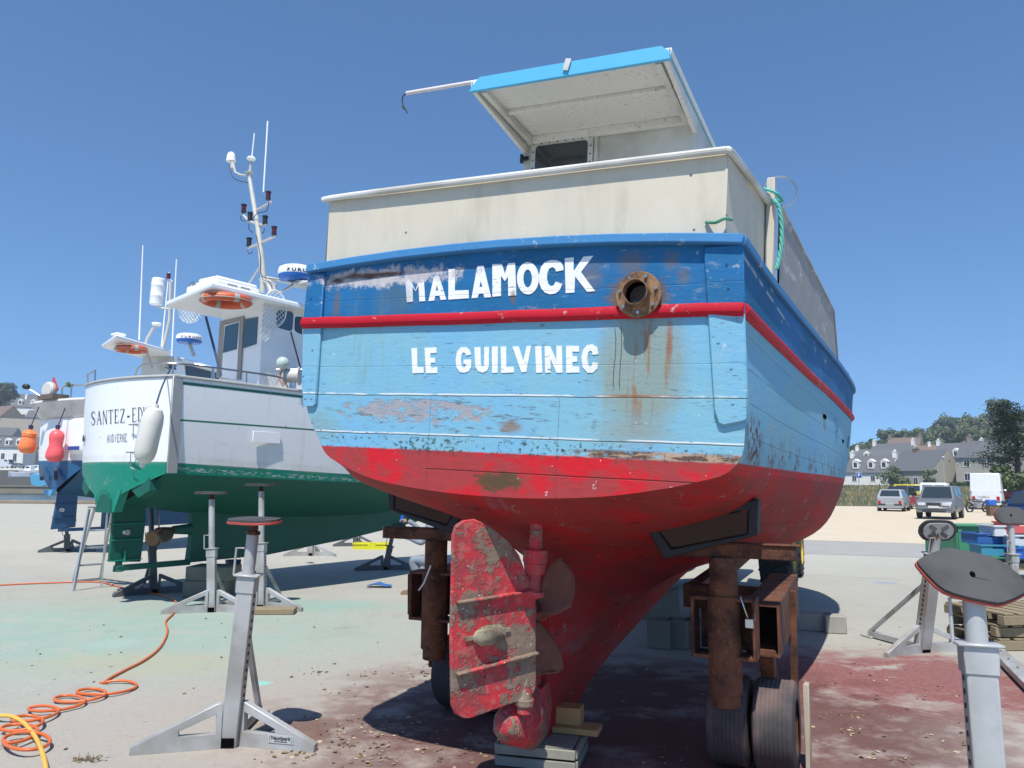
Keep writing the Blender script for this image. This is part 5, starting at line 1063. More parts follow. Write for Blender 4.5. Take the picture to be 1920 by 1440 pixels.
# serif style lettering on the transom
def stroke_text(root, F, s, px0, px1, pyt0, pyb0, pyt1, pyb1, mat, yb, serif=True, bulge=.25, W2=1.32):
    # each glyph in a 1x1 cell: (x0,y0,x1,y1,weight) with weight 1 thick / .35 thin
    GL = {'S': [(.85, .80, .70, .97, .5), (.70, .97, .35, .98, .5), (.35, .98, .15, .78, .8), (.15, .78, .3, .58, 1), (.3, .58, .7, .42, 1), (.7, .42, .87, .22, 1), (.87, .22, .65, .03, .6), (.65, .03, .3, .02, .5), (.3, .02, .12, .22, .5)],
          'A': [(.1, 0, .5, 1, .4), (.5, 1, .9, 0, 1), (.25, .35, .75, .35, .4), (0, .01, .22, .01, .3), (.75, .01, 1, .01, .3)], 'N': [(.15, 0, .15, 1, .4), (.15, 1, .85, 0, 1), (.85, 0, .85, 1, .4), (0, .01, .3, .01, .3), (.7, .99, 1, .99, .3)],
          'T': [(.5, 0, .5, 1, 1), (.05, .98, .95, .98, .4), (.3, .01, .7, .01, .3), (.06, .98, .06, .82, .3), (.94, .98, .94, .82, .3)], 'E': [(.22, 0, .22, 1, 1), (.05, .98, .85, .98, .4), (.22, .52, .65, .52, .4), (.05, .02, .9, .02, .4), (.85, .98, .85, .8, .3), (.9, .02, .9, .2, .3)],
          'Z': [(.1, .98, .88, .98, .4), (.88, .98, .1, .02, 1), (.1, .02, .92, .02, .4), (.1, .98, .1, .8, .3), (.92, .02, .92, .2, .3)], '-': [(.25, .42, .75, .42, 1)],
          'D': [(.2, 0, .2, 1, 1), (.05, .98, .5, .98, .4), (.5, .98, .85, .75, .7), (.85, .75, .9, .5, 1), (.9, .5, .85, .25, 1), (.85, .25, .5, .02, .7), (.5, .02, .05, .02, .4)],
          'W': [(.02, 1, .28, 0, 1), (.28, 0, .5, .95, .4), (.5, .95, .74, 0, 1), (.74, 0, .98, 1, .4), (0, .99, .15, .99, .3), (.85, .99, 1, .99, .3)],
          'U': [(.15, 1, .15, .3, 1), (.15, .3, .35, .03, .8), (.35, .03, .65, .03, .8), (.65, .03, .85, .3, .8), (.85, .3, .85, 1, 1)], 'I': [(.5, 0, .5, 1, 1)], 'R': [(.2, 0, .2, 1, 1), (.2, .97, .7, .97, .7), (.7, .97, .85, .75, .9), (.85, .75, .7, .52, .9), (.7, .52, .2, .5, .7), (.5, .5, .9, 0, 1)]}
    n = len(s); wt = .16 if serif else .13
    for i, ch in enumerate(s):
        if ch == ' ': continue
        b = MB()
        for (x0, y0, x1, y1, wgt) in GL[ch]:
            if not serif: wgt = .9
            dx, dy = x1 - x0, y1 - y0; l = math.hypot(dx, dy); hw = wt * wgt / 2; nx, ny = -dy / l * hw, dx / l * hw * .7
            q = []
            for (a, c) in ((x0 + nx, y0 + ny), (x1 + nx, y1 + ny), (x1 - nx, y1 - ny), (x0 - nx, y0 - ny)):
                u = (i + .08 + a * .84) / n; py_t = pyt0 + (pyt1 - pyt0) * u; py_b = pyb0 + (pyb1 - pyb0) * u
                px, py = px0 + (px1 - px0) * u, py_b + (py_t - py_b) * c
                P = F.on(px, py, 1, yb)
                for _ in range(4): P = F.on(px, py, 1, -bulge * (1 - (P.x / W2) ** 2) - .006)
                q.append(P)
            b.add(q, [(0, 1, 2, 3)])
        b.build('painted_letter', mat, root)
m_ink = simple('dark_blue_lettering', (.03, .03, .07), .5)
stroke_text(gb, GF, 'SANTEZ-EDWI', 169, 290, 772, 797, 761, 788, m_ink, -.2)
stroke_text(gb, GF, 'AUDIERNE', 200, 238, 815, 829, 813, 828, m_ink, -.2, serif=False)
def tpt(px, py, out=.02):
    P = GF.on(px, py, 1, -.2)
    for _ in range(4): P = GF.on(px, py, 1, -.25 * (1 - (P.x / 1.32) ** 2) - out)
    return P
for (px, py) in ((250, 796), (245, 848)):
    q = tpt(px, py, .10); b = MB(); b.tube([q + Vector((-.12, 0, 0)), q + Vector((.14, 0, 0))], .012, 8); b.tube([q, q + Vector((.0, .1, -.02))], .012, 8); b.tube([q + Vector((0, 0, 0)), q + Vector((0, .02, -.24)), q + Vector((.1, .04, -.28))], .008, 6); b.build('boarding_step', m_steel, gb)
q = tpt(157, 822, .004); b = MB(); b.lathe([(.0, .012), (.055, .012), (.06, 0)], q, 18, (-.3, -1, 0)); b.build('round_badge', simple('badge_dark', (.06, .06, .10), .5), gb)
# side vent plate
q0 = GF.on(470, 808, 0, 1.36); q1 = GF.on(520, 832, 0, 1.36); b = MB(); b.box((1.425, (q0.y + q1.y) / 2, (q0.z + q1.z) / 2), (.02, abs(q1.y - q0.y), abs(q1.z - q0.z))); b.build('side_plate', m_cleanwhite, gb, bevel=.004)
# rails
b = MB(); R0 = 3.42
b.tube(cr([(.55, -.2, 3.24), (.62, -.2, 3.36), (.8, -.17, R0), (1.28, .0, R0), (1.36, .6, R0 + .01), (1.40, 1.9, R0 + .01), (1.40, 2.1, 3.36), (1.40, 2.2, 3.24)], 4), .018, 8)
b.build('stern_rail', m_steel, gb)
for (x, y) in ((1.26, 0), (1.36, .65), (1.39, 1.3)): b = MB(); b.cyl((x, y, 3.2), (x, y, R0), .015, n=8); b.build('rail_post', m_steel, gb)
b = MB(); b.tube([(-1.22, -.02, 3.22), (-1.2, -.05, 3.40), (-.75, -.16, 3.43), (-.72, -.17, 3.22)], .016, 8); b.build('stern_rail', m_steel, gb)
# wheelhouse
Z = 4.80; rp = [(-.85, 1.11), (1.2, .63), (1.30, 5.2), (-.95, 5.2)]
b = MB(); b.prism([(x, y, Z) for x, y in rp], (0, 0, .10)); b.build('roof', m_cleanwhite, gb, bevel=.025, seg=2)
wx0, wx1, wy = -.30, .95, 1.92
m_seam = simple('grey_seal', (.25, .25, .25), .6)
b = MB(); b.prism([(wx0, wy + .05, Z), (wx1, wy, Z), (wx1, wy, 3.1), (wx0, wy + .05, 3.1)], (0, .05, 0)); b.build('aft_wall', m_cleanwhite, gb)
b = MB(); b.prism([(wx1, wy, 3.1), (wx1, wy, Z), (wx1, 5.0, Z), (wx1 + .05, 5.8, 3.9), (wx1 + .1, 6.0, 3.1)], (-.05, 0, 0)); b.build('side_wall', m_cleanwhite, gb)
b = MB(); b.prism([(wx0, wy + .06, 3.1), (wx0, wy + .06, Z), (wx0, 5.0, Z), (wx0, 6.0, 3.1)], (.05, 0, 0)); b.build('side_wall', m_cleanwhite, gb)
b = MB(); b.prism([(wx0 + .06, 4.95, Z), (wx1 - .06, 4.95, Z), (wx1 - .06, 5.7, 3.1), (wx0 + .06, 5.7, 3.1)], (0, .05, 0)); b.build('front_wall', m_cleanwhite, gb)
def on_aft(px, py): return GF.on(px, py, 1, wy - .01)
def quadpart(name, P, mat, parent, vec=(0, .012, 0)):
    b = MB(); b.prism(P, vec); return b.build(name, mat, parent)
m_blueglass = Gr('tinted_window_glass').out((.05, .10, .15), .08, spec=.7)
dr_ = quadpart('door', [on_aft(412, 602), on_aft(457, 592), on_aft(450, 712), on_aft(405, 708)], simple('grey_door_frame', (.32, .30, .27), .6), gb, (0, .02, 0))
quadpart('door_panel', [on_aft(422, 610) + Vector((0, -.01, 0)), on_aft(450, 603) + Vector((0, -.01, 0)), on_aft(444, 712) + Vector((0, -.01, 0)), on_aft(416, 708) + Vector((0, -.01, 0))], m_cleanwhite, dr_)
quadpart('door_window', [on_aft(424, 612) + Vector((0, -.024, 0)), on_aft(449, 605) + Vector((0, -.024, 0)), on_aft(445, 655) + Vector((0, -.024, 0)), on_aft(420, 662) + Vector((0, -.024, 0))], m_blueglass, dr_)
quadpart('aft_window', [on_aft(459, 598), on_aft(483, 594), on_aft(480, 645), on_aft(455, 653)], m_blueglass, gb)
def on_side(px, py, o=.012): return GF.on(px, py, 0, wx1 + o)
def rquad(P, k=4):
    out = []
    for i in range(4):
        a, b_, c = P[i - 1], P[i], P[(i + 1) % 4]
        p0 = b_.lerp(a, .22); p1 = b_.lerp(c, .22); out += [p0.lerp(b_, t * 2 * .5).lerp(b_.lerp(p1, t), t) for t in (0, .33, .66, 1)]
    return out
quadpart('side_window', rquad([on_side(519, 580), on_side(551, 585), on_side(548, 622), on_side(519, 614)]), m_blueglass, gb, (-.01, 0, 0))
quadpart('side_window', rquad([on_side(553, 592), on_side(592, 600), on_side(590, 636), on_side(552, 622)]), m_glass, gb, (-.01, 0, 0))
b = MB(); p_ = GF.on(386, 594, 1, 1.1); q_ = GF.on(400, 648, 1, 1.1); b.tube([p_, q_, q_ + (q_ - p_) * 1.0], .022, 8); b.build('roof_pole', simple('dark_blue_pole', (.05, .07, .12), .5), gb)
# mast and its gear (all built on the centreline plane of the wheelhouse roof)
mp = lambda px, py, y=2.4: GF.on(px, py, 1, y)
m_mast = simple('painted_mast', (.56, .55, .50), .5, 0, .2, 6, dirt=(.34, .30, .24))
b = MB(); b.tube([mp(492, 548), mp(494, 515), mp(484, 430), mp(468, 335)], [.055, .06, .05, .04], 12); mast = b.build('mast', m_mast, gb)
b = MB(); b.tube([mp(508, 548), mp(503, 530), mp(490, 525)], .05, 10); b.tube([mp(464, 536), mp(488, 500)], .02, 8); b.tube([mp(515, 548), mp(515, 535), mp(500, 521)], .04, 8); b.build('mast_strut', m_mast, mast)
b = MB(); b.tube([mp(500, 521), mp(535, 528), mp(560, 532), mp(585, 528)], .035, 8); b.tube([mp(520, 550), mp(556, 533)], .018, 8); b.prism([mp(532, 524), mp(586, 526), mp(588, 535), mp(548, 537)], (0, .3, 0)); b.build('radar_bracket', m_mast, mast)
m_lamp = simple('black_lamp_housing', (.02, .02, .022), .4); m_redlens = Gr('dark_red_lens').out((.09, .008, .012), .12, spec=.7)
def navlamp(px, py, red):
    p = mp(px, py); b = MB(); b.cyl(p + Vector((0, 0, -.085)), p + Vector((0, 0, -.05)), .05, n=12); h = b.build('lamp_housing', m_lamp, mast)
    b = MB(); b.cyl(p + Vector((0, 0, -.05)), p + Vector((0, 0, .06)), .047, n=12); b.build('lamp_lens', m_redlens if red else m_lamp, h); b = MB(); b.cyl(p + Vector((0, 0, .061)), p + Vector((0, 0, .085)), .058, n=12); b.build('lamp_cap', m_lamp, h)
for px, py, rd2 in ((503, 367, 1), (457, 391, 1), (469, 406, 0), (497, 413, 0), (514, 433, 1), (467, 454, 0)): navlamp(px, py, rd2)
b = MB()
for P in (((480, 395), (500, 384), (508, 378)), ((454, 401), (466, 414), (482, 421), (500, 422)), ((465, 465), (485, 458), (505, 448), (516, 443))): b.tube([mp(*q) for q in P], .024, 8)
b.build('crosstree', m_mast, mast)
b = MB()
for P in (((452, 404), (452, 412), (460, 415)), ((467, 420), (467, 430), (474, 436)), ((496, 428), (494, 436), (490, 437)), ((464, 468), (467, 476), (474, 472)), ((480, 440), (488, 480), (489, 512), (500, 521), (540, 526), (548, 533), (530, 545)), ((504, 378), (500, 395), (482, 400), (474, 412)), ((430, 310), (436, 332), (452, 340), (464, 342))): b = MB(); b.tube(cr([mp(q[0], q[1], 2.33) for q in P], 3), .008, 5); b.build('cable', m_lamp, mast)
b = MB(); b.cyl(mp(494, 360), mp(502, 227), .016, n=8); b.build('whip_antenna', m_cleanwhite, mast); b = MB(); b.cyl(mp(472, 298), mp(477, 250), .013, n=8); b.build('whip_antenna', m_cleanwhite, mast)
b = MB(); b.lathe([(0, .04), (.07, .035), (.095, 0), (.06, -.03), (.03, -.05)], mp(471, 298), 18); b.build('antenna_disc', m_cleanwhite, mast)
b = MB(); b.tube([mp(468, 335), mp(471, 300)], .03, 8); b.tube([mp(468, 330), mp(451, 328), mp(441, 323), mp(437, 305)], .022, 8); b.lathe([(.03, 0), (.09, .03), (.03, .06)], mp(467, 326), 12); b.build('mast_head', m_mast, mast)
b = MB(); b.lathe([(0, -.01), (.10, -.005), (.088, .05), (.083, .12), (.06, .17), (.03, .19), (0, .195)], mp(433, 302), 18); b.build('satellite_dome', m_cleanwhite, mast)
b = MB(); b.cyl(mp(436, 316), mp(436, 304), .045, n=10); b.build('dome_mount', m_mast, mast)
def radar(parent, c, R_, txt=True, tx=1):
    b = MB(); b.lathe([(0, .12), (R_ * .75, .115), (R_ * .95, .08), (R_, .02), (R_, -.05), (R_ * .98, -.06)], c, 30); r1 = b.build('radar_dome', m_cleanwhite, parent)
    b = MB(); b.lathe([(R_ * .98, -.055), (R_ * .97, -.10), (R_ * .85, -.16), (R_ * .5, -.18), (0, -.18)], c, 30); b.build('radar_base', simple('radar_blue', (.015, .14, .50), .4), r1)
    for i, ch in enumerate('FURUNO'):
        a = rad(-66 + i * 17 * tx); d = Vector((math.cos(a), math.sin(a), 0)); x = Vector((-d.y, d.x, 0)); R3 = Matrix((x, Vector((0, 0, 1)), d)).transposed().to_4x4()
        text_mesh(ch, .085, 'radar_lettering', m_ink, r1, Matrix.Translation(Vector(c) + d * (R_ + .002) + Vector((0, 0, -.045))) @ R3, .003, xs=1.35)
radar(gb, mp(556, 512, 2.5), .34)
# life raft canister on the roof
q = mp(425, 533, 1.5); b = MB(); q.z = 5.06
b.box((q.x - .02, 1.55, 5.03), (.62, .95, .20)); b.box((q.x - .02, 1.55, 5.16), (.56, .88, .08)); lr = b.build('roof_hatch', m_cleanwhite, gb, bevel=.04, seg=3)
for k in (-.14, .14): b = MB(); b.box((q.x + .295, 1.55 + k, 5.07), (.008, .2, .022)); b.build('vent_slot', m_seam, lr)
b = MB(); b.box((q.x - .45, 1.2, 4.99), (.26, .26, .18)); b.build('roof_box', m_cleanwhite, gb, bevel=.02); b = MB(); b.cyl((q.x - .55, 1.15, 5.12), (q.x - .40, 1.1, 5.13), .04, n=12); b.build('searchlight', m_steel, gb)
# lifebuoys hang under roofs
m_orange = simple('orange_lifebuoy', (.60, .10, .03), .5, 0, .15, 6); m_band = simple('grey_reflective_band', (.42, .42, .38), .5)
def lifebuoy(M, label, R_=.36, group='orange lifebuoys under the wheelhouse roofs'):
    t = thing('lifebuoy', label, 'lifebuoy', M=M, group=group); b = MB(); b.tube([(R_ * math.cos(a), R_ * math.sin(a), 0) for a in [2 * PI * k / 36 for k in range(36)]], .075, 12, closed=True); b.build('ring', m_orange, t)
    for k in range(4):
        a = PI / 4 + k * PI / 2; b = MB(); b.tube([(R_ * math.cos(a + d), R_ * math.sin(a + d), 0) for d in (-.12, 0, .12)], .078, 12); b.build('band', m_band, t)
    b = MB(); b.tube([((R_ + .09) * math.cos(a), (R_ + .09) * math.sin(a), -.02) for a in [2 * PI * k / 24 for k in range(24)]], .008, 5, closed=True); b.build('grab_line', m_band, t)
c0 = G(424, 564, 4.049); lifebuoy(Matrix.Translation(c0) @ Matrix.Scale(.79, 4), 'orange lifebuoy hanging flat under the roof of the green-bottomed boat')
# big cylindrical fender on the stern corner, with its line
fp = D(279, 818, 9.283); fe = thing('fender', 'long white cylindrical fender hanging at the stern corner of the green-bottomed boat', 'fender', loc=fp); R = Matrix.Rotation(rad(9), 4, 'Y')
m_fend = simple('grubby_white_vinyl', (.68, .66, .60), .45, 0, .12, 5, dirt=(.35, .33, .28))
fe.scale = (.79, .79, .79); b = MB(); b.M = R; b.lathe([(.0, -.47), (.035, -.46), (.045, -.40), (.09, -.38), (.135, -.32), (.155, -.22), (.158, .2), (.145, .32), (.11, .40), (.05, .43), (.04, .48), (0, .49)], n=28); b.build('fender_body', m_fend, fe)
b = MB(); b.tube(cr([(.08, 0, .47), (Vector(D(296, 748, 9.32)) - fp) / .79, (Vector(D(305, 722, 9.64)) - fp) / .79, (Vector(D(320, 690, 10.15)) - fp) / .79], 4), .013, 6); b.build('fender_line', simple('dark_blue_rope', (.04, .06, .11), .8), fe)
b = MB(); r = random.Random(2); k0 = (Vector(D(320, 687, 10.15)) - fp) / .79
for k in range(7): b.tube([k0 + Vector((r.uniform(-.08, .08), r.uniform(-.04, .04), r.uniform(-.05, .07))) for _ in range(4)], .014, 6)
b.build('rope_knot', simple('dark_blue_rope2', (.04, .06, .11), .8), fe)
# landing net on the starboard side, glass float, deck gear
def net_mat():
    g = Gr('white_fish_net'); u = g.m('FRACT', (g.x + g.y + g.z) * 11); v = g.m('FRACT', (g.y + g.x - g.z) * 11)
    a = g.m('MAXIMUM', g.step(g.m('ABSOLUTE', u - .5), .40, .44), g.step(g.m('ABSOLUTE', v - .5), .40, .44)); return g.out((.72, .74, .72), .7, alpha=a)
m_net = net_mat()
net = thing('landing_net', 'white knotted landing net hung on the wheelhouse side of the green-bottomed boat', 'net', M=GF.M)
sx = wx1 + .12; cN = GF.on(516, 578, 0, sx)
hoop = [cN + Vector((.0, .26 * math.cos(a), .34 * math.sin(a))) for a in [2 * PI * k / 28 for k in range(28)]]
b = MB(); b.tube(hoop, .010, 6, closed=True); b.build('hoop', m_cleanwhite, net)
b = MB(); b.grid([[cN + Vector((.05 * k / 5, .26 * math.cos(a) * (1 - k * .12) - .05 * k, .34 * math.sin(a) * (1 - k * .13) - .11 * k)) for a in [2 * PI * j / 20 for j in range(20)]] for k in range(6)], True, True); b.build('netting', m_net, net)
q0, q1 = GF.on(545, 622, 0, sx), GF.on(566, 700, 0, sx); b = MB(); b.tube([q0, q1], .014, 8); b.build('pole', m_lamp, net)
net2 = thing('hanging_net', 'bunched net hanging under the port edge of the wheelhouse roof', 'net', M=GF.M); cN = GF.on(356, 590, 1, 1.9)
b = MB(); b.grid([[cN + Vector((.32 * math.cos(a) * w_, .2 * math.sin(a) * w_, z)) for a in [2 * PI * j / 18 for j in range(18)]] for z, w_ in ((.16, 1), (.05, 1.0), (-.06, .85), (-.14, .5), (-.18, .08))], True, True); b.build('netting', m_net, net2)
gf = thing('glass_float', 'round glassy float hanging beside the deck rail of the green-bottomed boat', 'float', loc=D(530, 681, 11.3)); b = MB(); b.ball((0, 0, 0), .095); b.build('globe', Gr('pale_green_glass').out((.45, .55, .50), .1, spec=.6), gf)
wn = thing('net_hauler', 'small winch with line drum on the starboard rail of the green-bottomed boat', 'winch', loc=D(548, 705, 11.4)); wn.scale = (.79, .79, .79)
b = MB(); b.cyl((-.12, 0, 0), (.12, 0, 0), .12, n=18); b.cyl((-.14, 0, 0), (-.12, 0, 0), .17, n=18); b.cyl((.12, 0, 0), (.14, 0, 0), .17, n=18); b.build('drum', m_mast, wn); b = MB(); b.box((0, .05, -.15), (.10, .12, .3)); b.cyl((-.3, 0, .12), (.3, 0, .12), .012, n=6); b.build('winch_frame', m_steel, wn)
b = MB(); b.tube(cr([(-.15, -.1, .12), (-.2, -.12, -.05), (-.12, -.12, -.2)], 4), .02, 6); b.build('winch_hose', simple('pale_orange_hose', (.5, .25, .15), .6), wn)
# ================================================================ blue-bottomed boat farther left
XF = Frame((-9.664, 17.153, 0.24), 34, 0, .85)  # origin and size of this boat both scaled about the camera
xb = thing('fishing_boat', 'white fishing boat with a blue bottom, leftmost and partly hidden', 'fishing boat', M=XF.M)
BLU = (.015, .10, .23)
m_bbot = simple('blue_antifouling', (.02, .09, .19), .6, 0, .25, 2, bs=.1)
m_bs = topside_mat('white_topside_blue_boot', WHT, BLU, 2.03, 0, (), False); m_bt = topside_mat('white_transom_blue_bottom', WHT, BLU, 2.03, 0, (), False)
hullboat(xb, 1.15, 8.6, 3.10, 1.85, 1.22, .12, (m_bs, m_bt, m_bbot), bulge=.12)
b = MB(); o1 = [(-1.15, 0), (-.8, -.09), (-.3, -.12), (.3, -.12), (.8, -.09), (1.15, 0), (1.25, 2), (1.3, 4)]
k = 1.16; b.grid([[(x, y, 3.08) for x, y in o1], [(x * k, y * 1.0 - .22, 3.50) for x, y in o1], [(x * k, y - .2, 3.55) for x, y in o1], [(x * k * .96, y - .12, 3.55) for x, y in o1]], True); b.build('flared_bulwark', m_white, xb)
b = MB(); b.box((1.0, .35, 2.62), (.8, 1.1, .9)); b.build('stern_sponson', m_cleanwhite, xb, bevel=.12, seg=2); b = MB(); b.box((1.0, -.21, 2.32), (.5, .02, .09)); b.build('blue_stripe', simple('blue_stripe_paint', (.02, .07, .30), .5), xb)
b = MB(); b.prism([(-.03, -.1, .32), (-.03, .5, .36), (-.03, .5, 1.25), (-.03, .0, 1.22)], (.06, 0, 0)); xr = b.build('rudder', m_bbot, xb, bevel=.012)
for z in (.62, .95):
    b = MB(); b.box((0, .18, z), (.125, .5, .015)); b.build('rudder_rib', m_bbot, xr)
b = MB(); b.lathe([(0, .04), (.05, .035), (.07, 0)], (-.03, .12, .80), 18, (-1, 0, 0)); b.lathe([(0, .04), (.05, .035), (.07, 0)], (.03, .12, .80), 18, (1, 0, 0)); b.build('zinc_anode', m_steel, xr)
b = MB(); b.prism([(-.07, 1.2, 1.1), (-.07, 1.2, .3), (-.07, 5, .35), (-.07, 7.5, .9)], (.14, 0, 0)); b.build('keel', m_bbot, xb); b = MB(); b.beam((0, .1, .3), (0, 1.25, .3), .1, .08); b.build('sole_piece', m_bbot, xb)
for sg in (-1, 1): b = MB(); b.beam((sg * .35 - .25, -.16, 1.85), (sg * .35, -.24, 1.55), .08, .06); b.build('trim_tab_ram', simple('dark_navy', (.02, .04, .09), .5), xb)
b = MB(); b.prism([(-.35, -.2, 1.30), (.15, -.2, 1.30), (.05, -.2, 1.16), (-.22, -.2, 1.16)], (0, .1, 0)); b.build('pale_patch', simple('light_blue_paint', (.10, .35, .60), .5), xb)
stroke_text(xb, XF, 'SENTEE-TA', 70, 120, 797, 812, 792, 806, simple('faded_lettering', (.30, .28, .36), .6), -.1, bulge=.12, W2=1.15) if False else None
# wheelhouse of the blue boat (roof points taken from image pixels at a set height)
xw = D(300, 700, 23.2)
RZ = 4.660; A_, B_, C_ = (XF.loc(G(px, py, RZ)) for px, py in ((190, 652), (216, 634), (322, 664)))
Dd_ = A_ + (C_ - B_)
b = MB(); b.prism([A_, B_, C_, Dd_], (0, 0, .10)); b.build('roof', m_cleanwhite, xb, bevel=.03, seg=2)
b = MB(); ctr = (A_ + B_ + C_ + Dd_) / 4
def rl_(p, t): return ctr.lerp(p, t)
q4 = [rl_(p, .98) for p in (B_.lerp(C_, .45), C_, C_ + (C_ - B_) * .6, B_.lerp(C_, .45) + (C_ - B_) * .6)]
w0 = XF.loc(G(268, 668, RZ)); w1 = XF.loc(G(322, 668, RZ)); w2 = w1 + (C_ - B_).normalized() * 1.6
b = MB(); b.prism([w0, w1, w1 + Vector((.12, .05, -2.0)), w0 + Vector((-.1, 0, -2.0))], (.02, .06, 0)); b.build('aft_wall', m_white, xb)
b = MB(); b.prism([w1, w1 + (C_ - B_).normalized() * .55, w1 + (C_ - B_).normalized() * 1.25 + Vector((0, 0, -1.9)), w1 + Vector((.10, 0, -1.9))], (-.06, 0, 0)); b.build('side_wall', m_cleanwhite, xb)
b = MB(); nn = (C_ - B_).normalized(); b.prism([w1 + nn * .3 + Vector((0, 0, -.10)), w1 + nn * 3.6 + Vector((0, 0, -.10)), w1 + nn * 3.6 + Vector((-1.2, .3, -.10)), w1 + nn * .3 + Vector((-1.2, .3, -.10))], (0, 0, .14)); b.build('fore_roof', m_cleanwhite, xb, bevel=.02)
b = MB(); b.prism([w1 + nn * .8 + Vector((-.05, 0, -.12)), w1 + nn * 3.4 + Vector((-.05, 0, -.12)), w1 + nn * 3.4 + Vector((-.05, 0, -.75)), w1 + nn * 1.0 + Vector((-.05, 0, -.75))], (-.04, 0, 0)); b.build('side_window', m_glass, xb)
b = MB(); b.prism([w1 + nn * .9 + Vector((-.05, 0, -.76)), w1 + nn * 3.4 + Vector((-.05, 0, -.76)), w1 + nn * 3.4 + Vector((-.05, 0, -1.9)), w1 + nn * 1.2 + Vector((-.05, 0, -1.9))], (-.04, 0, 0)); b.build('lower_wall', m_cleanwhite, xb)
c0 = G(246, 655, RZ - .1); lifebuoy(Matrix.Translation(c0) @ Matrix.Scale(.85, 4), 'orange lifebuoy under the roof of the farther blue-bottomed boat', R_=.34)
zP = lambda px, py, y=22.5: XF.loc(D(px, py, y * .85))
for p0_, p1_ in (((261, 637), (268, 460)), ((303, 650), (317, 510)), ((322, 668), (331, 486))):
    b = MB(); b.cyl(zP(*p0_), zP(*p1_), .024, .016, 8); b.build('whip_antenna', m_cleanwhite, xb)
xc = zP(295, 547); b = MB(); b.M = Matrix.Translation(xc) @ Matrix.Rotation(rad(4), 4, 'Y'); b.lathe([(0, .40), (.15, .395), (.18, .36), (.18, .2), (.185, .19), (.185, .17), (.18, .16), (.18, -.1), (.185, -.11), (.185, -.13), (.18, -.14), (.18, -.36), (.15, -.395), (0, -.40)], n=24); b.build('radar_reflector', m_cleanwhite, xb)
b = MB(); b.tube([zP(296, 575), zP(304, 578), zP(322, 580)], .03, 8); b.tube([zP(313, 520), zP(324, 528)], .02, 6); b.build('mast_bracket', m_mast, xb)
b = MB(); b.tube([zP(320, 528), zP(318, 600), zP(306, 652)], .045, 8); b.tube([zP(285, 690), zP(272, 650), zP(276, 635), zP(288, 615), zP(296, 610)], .045, 8); b.build('exhaust_mast', m_mast, xb)
p = zP(316, 518); b = MB(); b.cyl(p + Vector((0, 0, -.08)), p + Vector((0, 0, .08)), .06, n=10); b.build('lamp', m_redlens, xb)
b = MB(); b.lathe([(0, .05), (.13, .04), (.14, 0), (.1, -.05), (0, -.05)], zP(294, 608), 16); b.build('satellite_disc', m_cleanwhite, xb)
b = MB(); b.box(zP(222, 628), (.35, .3, .08)); b.build('antenna_box', m_cleanwhite, xb, bevel=.03)
radar(xb, zP(355, 634, 24), .38)
b = MB(); b.cyl(zP(355, 645, 24), zP(364, 668, 24), .06, n=8); b.build('radar_post', m_mast, xb)
b = MB(); b.tube([zP(365, 682), zP(400, 690), zP(402, 712)], .02, 6); b.build('side_rail', m_steel, xb)
# stern gear of the blue boat
P_ = lambda px, py, y=20.0: XF.loc(D(px, py, y * .85))
b = MB(); b.lathe([(0, -.1), (.17, -.09), (.20, -.03), (.20, .05), (.17, .09), (0, .1)], P_(93, 731), 22, (.2, -1, 0)); b.build('round_lamp', simple('cream_drum', (.62, .60, .55), .5), xb)
b = MB(); b.tube([P_(80, 745), P_(49, 726)], .014, 6); b.build('boom', m_steel, xb); b = MB(); b.ball(P_(49, 725), .09, 12, 8, (1.3, 1, .8)); b.build('boom_block', m_lamp, xb)
b = MB(); b.box(P_(104, 720), (.09, .03, .40), Matrix.Rotation(rad(-40), 3, 'Y')); b.build('red_flag_board', simple('pink_red_board', (.45, .08, .10), .6), xb)
b = MB(); b.box(P_(100, 745), (.75, .4, .12)); b.build('gear_box', simple('brown_gear', (.14, .11, .09), .8), xb)
b = MB(); b.tube(cr([P_(117, 750), P_(117, 730), P_(124, 723), P_(133, 724), P_(133, 745)], 3), .022, 8); b.tube(cr([P_(133, 724), P_(150, 722), P_(172, 724), P_(172, 740)], 3), .022, 8); b.tube([P_(164, 745), P_(164, 728), P_(175, 724)], .02, 6); b.build('stern_rail', m_steel, xb)
b = MB(); r = random.Random(6)
for _ in range(9): k0 = P_(129, 725); b.tube([k0 + Vector((r.uniform(-.12, .12), r.uniform(-.05, .05), r.uniform(-.05, .12))) for _ in range(3)], .018, 5)
b.build('rope_bundle', simple('green_rope_bundle', (.20, .26, .14), .8), xb)
def buoy(px0, py0, px1, py1, y, col, label, tilt=0):
    a, c = D(px0, py0, y), D(px1, py1, y); t = thing('buoy', label, 'buoy', loc=c, group='inflated buoys hanging at the stern of the blue-bottomed boat'); L = (a - c).length; n_ = (a - c).normalized(); R_ = .175
    g = Gr('vinyl_%.2f' % col[1]); n = g.noise(3, 3, .5); cc_ = g.mix(n, col, tuple(min(1, k * 1.25 + .02) for k in col)); m = g.out(cc_, .4, spec=.4)
    b = MB(); b.lathe([(0, 0), (R_ * .6, .02), (R_ * .95, .09), (R_, .17), (R_ * .85, .28), (R_ * .72, .36), (R_ * .80, L * .72), (R_ * .82, L * .85), (R_ * .6, L * .95), (.04, L), (.03, L + .06)], (0, 0, 0), 24, n_); b.build('balloon', m, t)
    b = MB(); b.cyl(n_ * (L + .02), n_ * (L + .10), .045, n=12); b.build('cap', simple('navy_cap', (.03, .03, .09), .5), t)
    b = MB(); b.tube([n_ * (L + .08), n_ * (L + .08) + Vector((.06, .12, .42))], .011, 5); b.build('line', m_lamp, t)
buoy(57, 806, 49, 851, 16.6, (.80, .20, .06), 'orange buoy hanging at the port corner of the blue-bottomed boat')
